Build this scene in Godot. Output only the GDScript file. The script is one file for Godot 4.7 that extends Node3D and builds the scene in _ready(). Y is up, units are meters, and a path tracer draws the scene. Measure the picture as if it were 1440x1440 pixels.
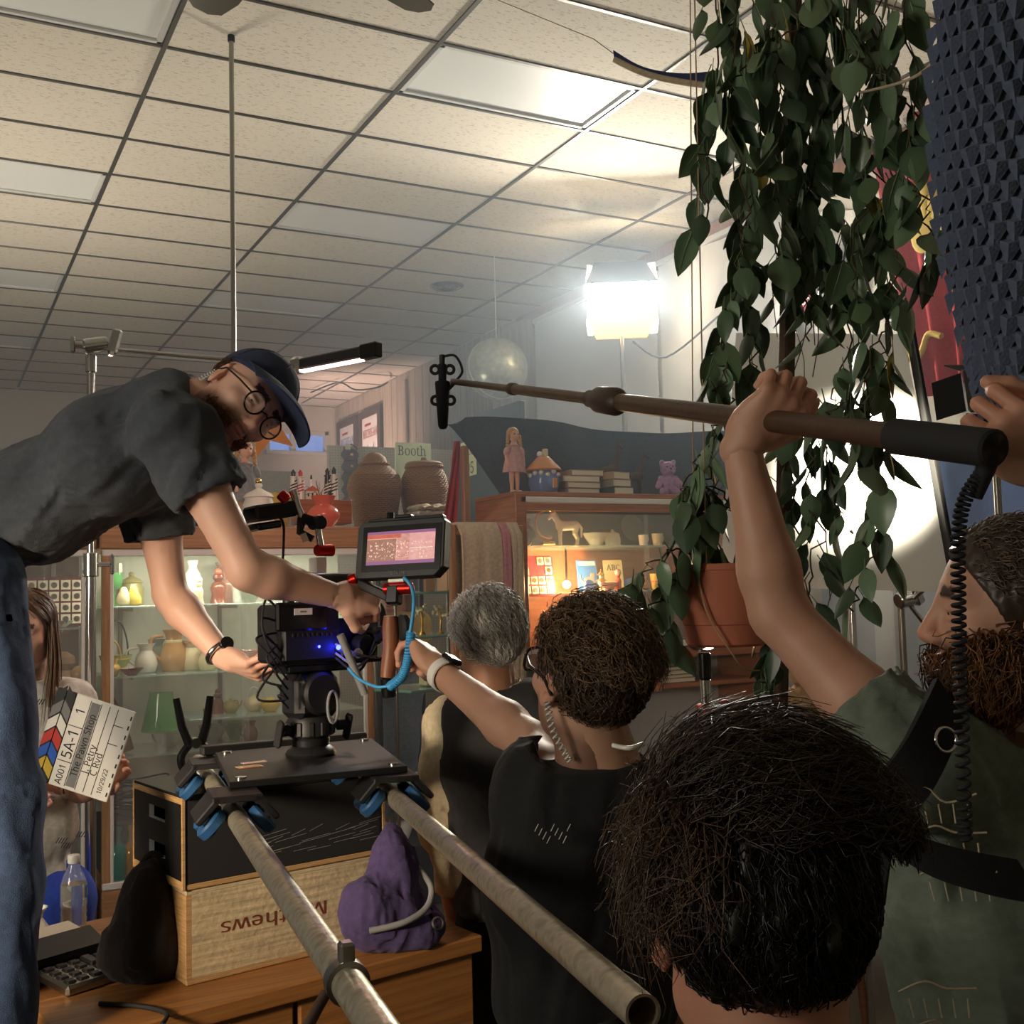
extends Node3D

# ---------- mesh builder: faces are given counter-clockwise seen from outside ----------
class MB:
	var v := PackedVector3Array()
	var n := PackedVector3Array()
	var u := PackedVector2Array()
	var c := PackedColorArray()
	var ix := PackedInt32Array()
	var col := Color.WHITE

	func vert(p: Vector3, nn: Vector3, uv := Vector2.ZERO) -> int:
		v.append(p); n.append(nn); u.append(uv); c.append(col)
		return v.size() - 1

	func tri(a: int, b: int, d: int) -> void:
		ix.append(a); ix.append(d); ix.append(b)

	func face(ps: Array, uvs := []) -> void:
		var nn: Vector3 = (ps[1] - ps[0]).cross(ps[2] - ps[0])
		if nn.length_squared() < 1e-14 and ps.size() > 3:
			nn = (ps[2] - ps[0]).cross(ps[3] - ps[0])
		nn = nn.normalized()
		var b := v.size()
		for i in ps.size():
			vert(ps[i], nn, uvs[i] if uvs.size() else Vector2(i == 1 or i == 2, i < 2))
		for i in range(1, ps.size() - 1):
			tri(b, b + i, b + i + 1)

	func box(t: Transform3D, s: Vector3, bv := 0.0) -> void:
		var h := s * 0.5
		var q: float = minf(bv, minf(h.x, minf(h.y, h.z)) * 0.95)
		if q <= 0.0:
			q = 0.0
		for ax in 3:
			for sg in [-1.0, 1.0]:
				var a1 := (ax + 1) % 3
				var a2 := (ax + 2) % 3
				var ps := []
				for k in [[-1, -1], [1, -1], [1, 1], [-1, 1]]:
					var p := Vector3.ZERO
					p[ax] = sg * h[ax]
					p[a1] = k[0] * (h[a1] - q)
					p[a2] = k[1] * (h[a2] - q)
					ps.append(t * p)
				if sg < 0: ps.reverse()
				face(ps)
		if q == 0.0: return
		for ax in 3:
			var a1 := (ax + 1) % 3
			var a2 := (ax + 2) % 3
			for s1 in [-1.0, 1.0]:
				for s2 in [-1.0, 1.0]:
					var ps := []
					for k in [[-1, 0], [1, 0], [1, 1], [-1, 1]]:
						var p := Vector3.ZERO
						p[ax] = k[0] * (h[ax] - q)
						p[a1] = s1 * (h[a1] - (q if k[1] else 0.0))
						p[a2] = s2 * (h[a2] - (0.0 if k[1] else q))
						ps.append(t * p)
					if s1 * s2 < 0: ps.reverse()
					face(ps)
		for sx in [-1.0, 1.0]:
			for sy in [-1.0, 1.0]:
				for sz in [-1.0, 1.0]:
					var sg := Vector3(sx, sy, sz)
					var ps := [t * (sg * (h - Vector3(0, q, q))), t * (sg * (h - Vector3(q, 0, q))), t * (sg * (h - Vector3(q, q, 0)))]
					if sx * sy * sz < 0: ps.reverse()
					face(ps)

	func bar(a: Vector3, b: Vector3, w: float, h: float, bv := 0.0, up := Vector3.UP) -> void:
		box(MB.along(a, b, up), Vector3(w, a.distance_to(b), h), bv)

	static func along(a: Vector3, b: Vector3, up := Vector3.UP) -> Transform3D:
		# y runs from a to b, z is turned towards up as far as it can be
		var y := (b - a).normalized()
		var z := up - y * up.dot(y)
		if z.length() < 0.01: z = Vector3.BACK - y * y.z
		if z.length() < 0.01: z = Vector3.RIGHT
		z = z.normalized()
		return Transform3D(Basis(y.cross(z), y, z), (a + b) * 0.5)

	func grid(ps: Array, closed_u := false, flip := false, sharp := []) -> void:
		# rows of points; normals from neighbours
		var nr: int = ps.size()
		var nc: int = ps[0].size()
		var b := v.size()
		for i in nr:
			for j in nc:
				var jl := j - 1
				var jr := j + 1
				if closed_u:
					jl = nc - 2 if j == 0 else j - 1
					jr = 1 if j == nc - 1 else j + 1
				var du: Vector3 = ps[i][mini(jr, nc - 1)] - ps[i][maxi(jl, 0)]
				var dv: Vector3 = ps[mini(i + 1, nr - 1)][j] - ps[maxi(i - 1, 0)][j]
				var nn := du.cross(dv)
				if nn.length_squared() < 1e-16:
					nn = du.cross(ps[mini(i + 2, nr - 1)][j] - ps[maxi(i - 2, 0)][j])
				nn = nn.normalized()
				if flip: nn = -nn
				vert(ps[i][j], nn, Vector2(float(j) / (nc - 1), 1.0 - float(i) / (nr - 1)))
		for i in nr - 1:
			for j in nc - 1:
				var a := b + i * nc + j
				if flip:
					tri(a, a + nc, a + 1); tri(a + 1, a + nc, a + nc + 1)
				else:
					tri(a, a + 1, a + nc); tri(a + 1, a + nc + 1, a + nc)

	func sheet(ps: Array, th: float) -> void:
		# a cloth or board of thickness th
		var nr: int = ps.size()
		var nc: int = ps[0].size()
		var m := MB.new()
		m.grid(ps)
		var q := []
		for i in nr:
			var r := []
			for j in nc:
				r.append(ps[i][j] - m.n[i * nc + j] * th)
			q.append(r)
		grid(ps)
		grid(q, false, true)
		for i in nr - 1:
			face([ps[i][0], ps[i + 1][0], q[i + 1][0], q[i][0]])
			face([ps[i + 1][nc - 1], ps[i][nc - 1], q[i][nc - 1], q[i + 1][nc - 1]])
		for j in nc - 1:
			face([ps[0][j + 1], ps[0][j], q[0][j], q[0][j + 1]])
			face([ps[nr - 1][j], ps[nr - 1][j + 1], q[nr - 1][j + 1], q[nr - 1][j]])

	func lathe(prof: Array, segs := 20, t := Transform3D(), arc := TAU) -> void:
		# prof: Vector2(radius, y) from bottom to top
		var m := prof.size()
		var sn := []
		for i in m - 1:
			var e: Vector2 = prof[i + 1] - prof[i]
			sn.append(Vector2(e.y, -e.x).normalized())
		for i in m - 1:
			var n0: Vector2 = sn[i]
			var n1: Vector2 = sn[i]
			if i > 0 and sn[i].dot(sn[i - 1]) > 0.75: n0 = (sn[i] + sn[i - 1]).normalized()
			if i < m - 2 and sn[i].dot(sn[i + 1]) > 0.75: n1 = (sn[i] + sn[i + 1]).normalized()
			var b := v.size()
			for j in segs + 1:
				var a := arc * j / segs
				var d := Vector3(cos(a), 0, -sin(a))
				vert(t * (d * prof[i].x + Vector3.UP * prof[i].y), (t.basis * (d * n0.x + Vector3.UP * n0.y)).normalized(), Vector2(float(j) / segs, 1.0 - float(i) / (m - 1)))
				vert(t * (d * prof[i + 1].x + Vector3.UP * prof[i + 1].y), (t.basis * (d * n1.x + Vector3.UP * n1.y)).normalized(), Vector2(float(j) / segs, 1.0 - float(i + 1) / (m - 1)))
			for j in segs:
				var a := b + j * 2
				if prof[i].x > 1e-6: tri(a, a + 2, a + 1)
				if prof[i + 1].x > 1e-6: tri(a + 2, a + 3, a + 1)

	func cyl(a: Vector3, b: Vector3, r: float, segs := 14, r2 := -1.0, bv := 0.0) -> void:
		if r2 < 0: r2 = r
		var t := MB.along(a, b)
		t.origin = a
		var l := a.distance_to(b)
		if bv > 0: lathe([Vector2(0, 0), Vector2(r - bv, 0), Vector2(r, bv), Vector2(r2, l - bv), Vector2(r2 - bv, l), Vector2(0, l)], segs, t)
		else: lathe([Vector2(0, 0), Vector2(r, 0), Vector2(r2, l), Vector2(0, l)], segs, t)

	func ell(t: Transform3D, r: Vector3, segs := 14, rings := 8) -> void:
		var b := v.size()
		for i in rings + 1:
			var la := PI * i / rings - PI / 2
			for j in segs + 1:
				var lo := TAU * j / segs
				var d := Vector3(cos(la) * cos(lo), sin(la), -cos(la) * sin(lo))
				vert(t * (d * r), (t.basis * (d / r)).normalized(), Vector2(float(j) / segs, 1.0 - float(i) / rings))
		for i in rings:
			for j in segs:
				var a := b + i * (segs + 1) + j
				if i > 0: tri(a, a + 1, a + segs + 1)
				if i < rings - 1: tri(a + 1, a + segs + 2, a + segs + 1)

	func ball(p: Vector3, r: float, segs := 12, rings := 8) -> void:
		ell(Transform3D(Basis(), p), Vector3(r, r, r), segs, rings)

	func tube(ps: Array, r, sides := 8, caps := true, flat := 1.0) -> void:
		# r: a number or one radius for each point; flat squashes the second axis
		var k := ps.size()
		var tg: Vector3 = (ps[1] - ps[0]).normalized()
		var x := tg.cross(Vector3.UP)
		if x.length() < 0.05: x = tg.cross(Vector3.RIGHT)
		x = x.normalized()
		var b := v.size()
		for i in k:
			var t2: Vector3 = (ps[mini(i + 1, k - 1)] - ps[maxi(i - 1, 0)]).normalized()
			x = (x - t2 * x.dot(t2)).normalized()
			var y := t2.cross(x)
			var rr: float = r[i] if r is Array else r
			for j in sides + 1:
				var a := TAU * j / sides
				var d := x * cos(a) + y * (sin(a) * flat)
				vert(ps[i] + d * rr, (x * (cos(a) * flat) + y * sin(a)).normalized(), Vector2(float(j) / sides, float(i) / (k - 1)))
		for i in k - 1:
			for j in sides:
				var a := b + i * (sides + 1) + j
				tri(a, a + 1, a + sides + 1); tri(a + 1, a + sides + 2, a + sides + 1)
		if caps:
			for e in [0, k - 1]:
				var fs := []
				for j in sides: fs.append(v[b + e * (sides + 1) + j])
				if e == 0: fs.reverse()
				face(fs)

	func prism(poly: Array, depth: float, t := Transform3D(), bv := 0.0) -> void:
		# polygon counter-clockwise in xy, from z 0 to depth
		var pp := PackedVector2Array(poly)
		if Geometry2D.is_polygon_clockwise(pp): pp.reverse()
		var inner := pp
		if bv > 0:
			var off := Geometry2D.offset_polygon(pp, -bv)
			if off.size() == 1 and off[0].size() == pp.size():
				inner = off[0]
				if Geometry2D.is_polygon_clockwise(inner): inner.reverse()
				# start with the corner nearest to the first one
				var best := 0
				for i in inner.size():
					if inner[i].distance_to(pp[0]) < inner[best].distance_to(pp[0]): best = i
				var r := PackedVector2Array()
				for i in inner.size(): r.append(inner[(i + best) % inner.size()])
				inner = r
			else: bv = 0.0
		var tris := Geometry2D.triangulate_polygon(inner)
		for side in [0, 1]:
			var z := depth if side else 0.0
			var nn: Vector3 = (t.basis * Vector3(0, 0, 1 if side else -1)).normalized()
			var b := v.size()
			for p in inner: vert(t * Vector3(p.x, p.y, z), nn, p)
			for i in range(0, tris.size(), 3):
				var a0 := inner[tris[i]]
				var a1 := inner[tris[i + 1]]
				var a2 := inner[tris[i + 2]]
				var ccw := (a1 - a0).cross(a2 - a0) > 0
				if ccw == (side == 1): tri(b + tris[i], b + tris[i + 1], b + tris[i + 2])
				else: tri(b + tris[i], b + tris[i + 2], b + tris[i + 1])
		var m := pp.size()
		for i in m:
			var p := pp[i]
			var q := pp[(i + 1) % m]
			face([t * Vector3(p.x, p.y, bv), t * Vector3(q.x, q.y, bv), t * Vector3(q.x, q.y, depth - bv), t * Vector3(p.x, p.y, depth - bv)])
			if bv > 0:
				var pi := inner[i]
				var qi := inner[(i + 1) % m]
				face([t * Vector3(p.x, p.y, depth - bv), t * Vector3(q.x, q.y, depth - bv), t * Vector3(qi.x, qi.y, depth), t * Vector3(pi.x, pi.y, depth)])
				face([t * Vector3(pi.x, pi.y, 0), t * Vector3(qi.x, qi.y, 0), t * Vector3(q.x, q.y, bv), t * Vector3(p.x, p.y, bv)])

	func add(o: MB, t := Transform3D()) -> void:
		var b := v.size()
		for i in o.v.size():
			v.append(t * o.v[i]); n.append((t.basis * o.n[i]).normalized()); u.append(o.u[i]); c.append(o.c[i])
		for i in o.ix: ix.append(i + b)

	func mesh() -> ArrayMesh:
		var a := []
		a.resize(Mesh.ARRAY_MAX)
		a[Mesh.ARRAY_VERTEX] = v
		a[Mesh.ARRAY_NORMAL] = n
		a[Mesh.ARRAY_TEX_UV] = u
		a[Mesh.ARRAY_COLOR] = c
		a[Mesh.ARRAY_INDEX] = ix
		var m := ArrayMesh.new()
		m.add_surface_from_arrays(Mesh.PRIMITIVE_TRIANGLES, a)
		return m

# ---------- distance field on a grid, meshed as surface nets ----------
class SD:
	var o: Vector3
	var h: float
	var nx: int
	var ny: int
	var nz: int
	var d := PackedFloat32Array()
	var r0 := PackedInt32Array()   # first and last touched column of each row
	var r1 := PackedInt32Array()

	func _init(lo: Vector3, hi: Vector3, hh: float) -> void:
		o = lo
		h = hh
		nx = int(ceil((hi.x - lo.x) / h)) + 1
		ny = int(ceil((hi.y - lo.y) / h)) + 1
		nz = int(ceil((hi.z - lo.z) / h)) + 1
		d.resize(nx * ny * nz)
		d.fill(1.0)
		r0.resize(ny * nz)
		r0.fill(nx)
		r1.resize(ny * nz)
		r1.fill(-1)

	func cone(a: Vector3, b: Vector3, ra: float, rb: float, k := 0.03, sub := false) -> void:
		var m := maxf(ra, rb) + k + 2.0 * h
		var lo := (a.min(b) - Vector3(m, m, m) - o) / h
		var hi := (a.max(b) + Vector3(m, m, m) - o) / h
		var ab := b - a
		var il := 1.0 / maxf(ab.length_squared(), 1e-9)
		var rr := rb - ra
		var xa := maxi(0, int(lo.x))
		var xb := mini(nx, int(hi.x) + 1)
		for z in range(maxi(0, int(lo.z)), mini(nz, int(hi.z) + 1)):
			for y in range(maxi(0, int(lo.y)), mini(ny, int(hi.y) + 1)):
				var row := (z * ny + y) * nx
				r0[z * ny + y] = mini(r0[z * ny + y], xa)
				r1[z * ny + y] = maxi(r1[z * ny + y], xb - 1)
				for x in range(xa, xb):
					var p := Vector3(o.x + x * h, o.y + y * h, o.z + z * h) - a
					var t := clampf(p.dot(ab) * il, 0.0, 1.0)
					var s := (p - ab * t).length() - ra - rr * t
					var i := row + x
					var e := d[i]
					if sub:
						s = -s
						var g := maxf(k - absf(e - s), 0.0)
						d[i] = maxf(e, s) + g * g * 0.25 / k
					else:
						var g := maxf(k - absf(e - s), 0.0)
						d[i] = minf(e, s) - g * g * 0.25 / k

	func chain(ps: Array, rs: Array, k := 0.02) -> void:
		for i in ps.size() - 1: cone(ps[i], ps[i + 1], rs[i], rs[i + 1], k)

	func ell(c: Vector3, bs: Basis, r: Vector3, k := 0.02, sub := false) -> void:
		var m := k + 2.0 * h
		var ext := Vector3(m + Vector3(bs.x.x * r.x, bs.y.x * r.y, bs.z.x * r.z).length(), m + Vector3(bs.x.y * r.x, bs.y.y * r.y, bs.z.y * r.z).length(), m + Vector3(bs.x.z * r.x, bs.y.z * r.y, bs.z.z * r.z).length())
		var lo := (c - ext - o) / h
		var hi := (c + ext - o) / h
		var xa := maxi(0, int(lo.x))
		var xb := mini(nx, int(hi.x) + 1)
		var inv := bs.inverse()
		var small := minf(r.x, minf(r.y, r.z))
		for z in range(maxi(0, int(lo.z)), mini(nz, int(hi.z) + 1)):
			for y in range(maxi(0, int(lo.y)), mini(ny, int(hi.y) + 1)):
				var row := (z * ny + y) * nx
				r0[z * ny + y] = mini(r0[z * ny + y], xa)
				r1[z * ny + y] = maxi(r1[z * ny + y], xb - 1)
				for x in range(xa, xb):
					var p := inv * (Vector3(o.x + x * h, o.y + y * h, o.z + z * h) - c)
					var q := p / r
					var k0 := q.length()
					var k1 := (q / r).length()
					var s := -small if k1 < 1e-6 else k0 * (k0 - 1.0) / k1
					var i := row + x
					var e := d[i]
					if sub:
						s = -s
						var g := maxf(k - absf(e - s), 0.0)
						d[i] = maxf(e, s) + g * g * 0.25 / k
					else:
						var g := maxf(k - absf(e - s), 0.0)
						d[i] = minf(e, s) - g * g * 0.25 / k

	func cut(p0: Vector3, nn: Vector3, reach := 10.0, k := 0.0) -> void:
		# takes away what lies beyond the plane, within reach of p0
		var lo := (p0 - Vector3(reach, reach, reach) - o) / h
		var hi := (p0 + Vector3(reach, reach, reach) - o) / h
		for z in range(maxi(0, int(lo.z)), mini(nz, int(hi.z) + 1)):
			for y in range(maxi(0, int(lo.y)), mini(ny, int(hi.y) + 1)):
				var row := (z * ny + y) * nx
				for x in range(maxi(r0[z * ny + y], int(lo.x)), mini(r1[z * ny + y], int(hi.x)) + 1):
					var i := row + x
					if d[i] > 0.1: continue
					var p := Vector3(o.x + x * h, o.y + y * h, o.z + z * h) - p0
					if p.length_squared() < reach * reach:
						d[i] = maxf(d[i], p.dot(nn))

	func disp(f: Callable, band := 0.05) -> void:
		for z in nz:
			for y in ny:
				var row := (z * ny + y) * nx
				for x in range(r0[z * ny + y], r1[z * ny + y] + 1):
					var i := row + x
					if absf(d[i]) < band:
						d[i] += f.call(Vector3(o.x + x * h, o.y + y * h, o.z + z * h))

	func mesh(mb: MB, t := Transform3D(), tint = null) -> void:
		var id := PackedInt32Array()
		id.resize(nx * ny * nz)
		id.fill(-1)
		var sy := nx
		var sz := nx * ny
		var off := [0, 1, sy, sy + 1, sz, sz + 1, sz + sy, sz + sy + 1]
		var ea := [0, 0, 0, 1, 1, 2, 2, 3, 4, 4, 5, 6]
		var eb := [1, 2, 4, 3, 5, 3, 6, 7, 5, 6, 7, 7]
		var cp := [Vector3(0, 0, 0), Vector3(1, 0, 0), Vector3(0, 1, 0), Vector3(1, 1, 0), Vector3(0, 0, 1), Vector3(1, 0, 1), Vector3(0, 1, 1), Vector3(1, 1, 1)]
		var w := PackedFloat32Array()
		w.resize(8)
		var cells := PackedInt32Array()
		for z in nz - 1:
			for y in ny - 1:
				var row := z * sz + y * sy
				for x in range(r0[z * ny + y], mini(r1[z * ny + y] + 1, nx - 1)):
					var i := row + x
					var a := d[i]
					if absf(a) > 2.0 * h: continue
					var mn := minf(minf(minf(a, d[i + 1]), minf(d[i + sy], d[i + sy + 1])), minf(minf(d[i + sz], d[i + sz + 1]), minf(d[i + sz + sy], d[i + sz + sy + 1])))
					if mn >= 0: continue
					var mx := maxf(maxf(maxf(a, d[i + 1]), maxf(d[i + sy], d[i + sy + 1])), maxf(maxf(d[i + sz], d[i + sz + 1]), maxf(d[i + sz + sy], d[i + sz + sy + 1])))
					if mx < 0: continue
					for k in 8: w[k] = d[i + off[k]]
					var s := Vector3.ZERO
					var cnt := 0
					for k in 12:
						var p := w[ea[k]]
						var q := w[eb[k]]
						if (p < 0) != (q < 0):
							s += cp[ea[k]].lerp(cp[eb[k]], p / (p - q))
							cnt += 1
					s /= cnt
					var g := Vector3(w[1] - w[0] + w[3] - w[2] + w[5] - w[4] + w[7] - w[6], w[2] - w[0] + w[3] - w[1] + w[6] - w[4] + w[7] - w[5], w[4] - w[0] + w[5] - w[1] + w[6] - w[2] + w[7] - w[3])
					var lp := o + (Vector3(x, y, z) + s) * h
					if tint != null: mb.col = tint.call(lp)
					id[i] = mb.vert(t * lp, (t.basis * g).normalized())
					cells.append(i)
		for i in cells:
			var x := i % nx
			var y := (i / nx) % ny
			var z := i / sz
			var in0 := d[i] < 0
			if y > 0 and z > 0 and in0 != (d[i + 1] < 0): _quad(mb, id, i, i - sy, i - sy - sz, i - sz, in0)
			if x > 0 and z > 0 and in0 != (d[i + sy] < 0): _quad(mb, id, i, i - sz, i - sz - 1, i - 1, in0)
			if x > 0 and y > 0 and in0 != (d[i + sz] < 0): _quad(mb, id, i, i - 1, i - 1 - sy, i - sy, in0)

	func _quad(mb: MB, id: PackedInt32Array, a: int, b: int, c: int, e: int, fw: bool) -> void:
		if id[a] < 0 or id[b] < 0 or id[c] < 0 or id[e] < 0: return
		if fw:
			mb.tri(id[a], id[b], id[c]); mb.tri(id[a], id[c], id[e])
		else:
			mb.tri(id[a], id[c], id[b]); mb.tri(id[a], id[e], id[c])

# ---------- nodes ----------
var used := {}
var M := {}
var rng := RandomNumberGenerator.new()

func numbered(called: String) -> String:
	if not used.has(called):
		used[called] = 0
		return called
	used[called] += 1
	return "%s_%03d" % [called, used[called]]

func tag(o: Node3D, label: String, category: String, group := "") -> Node3D:
	o.set_meta("label", label)
	o.set_meta("category", category)
	if group: o.set_meta("group", group)
	return o

func thing(called: String, label: String, category: String, at := Vector3.ZERO, turn := 0.0, group := "") -> Node3D:
	var o := Node3D.new()
	o.name = numbered(called)
	add_child(o)
	o.position = at
	o.rotation.y = turn
	return tag(o, label, category, group)

func obj(mb: MB, called: String, m: Material, parent: Node3D = null, local := false) -> MeshInstance3D:
	# shapes are given in metres of the room and moved into the axes of their parent, unless local
	var o := MeshInstance3D.new()
	if parent == null:
		o.name = numbered(called)
		if not local:
			var lo := Vector3.INF
			var hi := -Vector3.INF
			for p in mb.v:
				lo = lo.min(p); hi = hi.max(p)
			var b := Vector3((lo.x + hi.x) / 2, lo.y, (lo.z + hi.z) / 2)
			for i in mb.v.size(): mb.v[i] -= b
			o.position = b
		add_child(o)
	else:
		o.name = called
		if not local:
			var t := Transform3D()
			var q: Node3D = parent
			while q != self:
				t = q.transform * t
				q = q.get_parent()
			t = t.affine_inverse()
			for i in mb.v.size():
				mb.v[i] = t * mb.v[i]
				mb.n[i] = t.basis * mb.n[i]
		parent.add_child(o, true)
	o.mesh = mb.mesh()
	o.material_override = m
	return o

func struct(mb: MB, called: String, m: Material, parent: Node3D = null) -> MeshInstance3D:
	var o := obj(mb, called, m, parent)
	if parent == null: o.set_meta("kind", "structure")
	return o

func one(mb: MB, called: String, m: Material, label: String, category: String, group := "") -> MeshInstance3D:
	var o := obj(mb, called, m)
	tag(o, label, category, group)
	return o

func copy(o: Node3D, label := "", at = null, turn = null) -> Node3D:
	var c: Node3D = o.duplicate()
	c.name = numbered(String(o.name).rstrip("0123456789").trim_suffix("_"))
	add_child(c)
	if label: c.set_meta("label", label)
	if at != null: c.position = at
	if turn != null: c.rotation.y = turn
	return c

func boxm(c: Vector3, s: Vector3, bv := 0.0, turn := 0.0) -> MB:
	var m := MB.new()
	m.box(Transform3D(Basis(Vector3.UP, turn), c), s, bv)
	return m

func tubem(ps: Array, r, sides := 8) -> MB:
	var m := MB.new()
	m.tube(ps, r, sides)
	return m

func smooth(ps: Array, per := 6) -> Array:
	# a Catmull-Rom curve through the points
	var r := []
	for i in ps.size() - 1:
		var a: Vector3 = ps[maxi(i - 1, 0)]
		var d: Vector3 = ps[mini(i + 2, ps.size() - 1)]
		for k in per:
			r.append(ps[i].cubic_interpolate(ps[i + 1], a, d, float(k) / per))
	r.append(ps[-1])
	return r

func words(s: String, height: float, t: Transform3D, called: String, m: Material, parent: Node3D, font := "Droid Sans", width := 0.0, th := 0.0006) -> MeshInstance3D:
	# lettering whose middle stands at t (room axes), facing its z
	var tm := TextMesh.new()
	var f := SystemFont.new()
	f.font_names = PackedStringArray([font])
	tm.font = f
	tm.text = s
	tm.font_size = 64
	tm.pixel_size = height / 46.0
	tm.depth = th
	tm.curve_step = 2.0
	var o := MeshInstance3D.new()
	o.name = called
	o.mesh = tm
	o.material_override = m
	var q: Node3D = parent
	var g := Transform3D()
	while q != self:
		g = q.transform * g
		q = q.get_parent()
	if width > 0.0:
		var w := tm.get_aabb().size.x
		if w > 0: t = t * Transform3D(Basis.from_scale(Vector3(width / w, 1, 1)), Vector3.ZERO)
	o.transform = g.affine_inverse() * t
	parent.add_child(o, true)
	return o

# ---------- materials ----------
func mat(key: String, c: Color, rough := 0.7, metal := 0.0) -> StandardMaterial3D:
	var m := StandardMaterial3D.new()
	m.resource_name = key
	m.albedo_color = c
	m.roughness = rough
	m.metallic = metal
	M[key] = m
	return m

func noise_tex(freq: float, seed_: int, ramp: Array = [], normal := 0.0, size := 512, type := FastNoiseLite.TYPE_SIMPLEX_SMOOTH, oct := 4) -> NoiseTexture2D:
	var f := FastNoiseLite.new()
	f.noise_type = type
	f.seed = seed_
	f.frequency = freq
	f.fractal_octaves = oct
	var t := NoiseTexture2D.new()
	t.width = size
	t.height = size
	t.seamless = true
	t.noise = f
	if normal > 0:
		t.as_normal_map = true
		t.bump_strength = normal
	if ramp.size():
		var g := Gradient.new()
		var offs := PackedFloat32Array()
		var cs := PackedColorArray()
		for i in ramp.size():
			offs.append(float(i) / (ramp.size() - 1))
			cs.append(ramp[i])
		g.offsets = offs
		g.colors = cs
		t.color_ramp = g
	return t

func tri_map(m: StandardMaterial3D, tex: Texture2D, normal: Texture2D, scale: float, strength := 0.5, world := false) -> StandardMaterial3D:
	m.uv1_triplanar = true
	m.uv1_world_triplanar = world
	m.uv1_scale = Vector3(scale, scale, scale)
	if tex: m.albedo_texture = tex
	if normal:
		m.normal_enabled = true
		m.normal_texture = normal
		m.normal_scale = strength
	return m

func hexc(s: String) -> Color:
	return Color.html(s)

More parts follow.
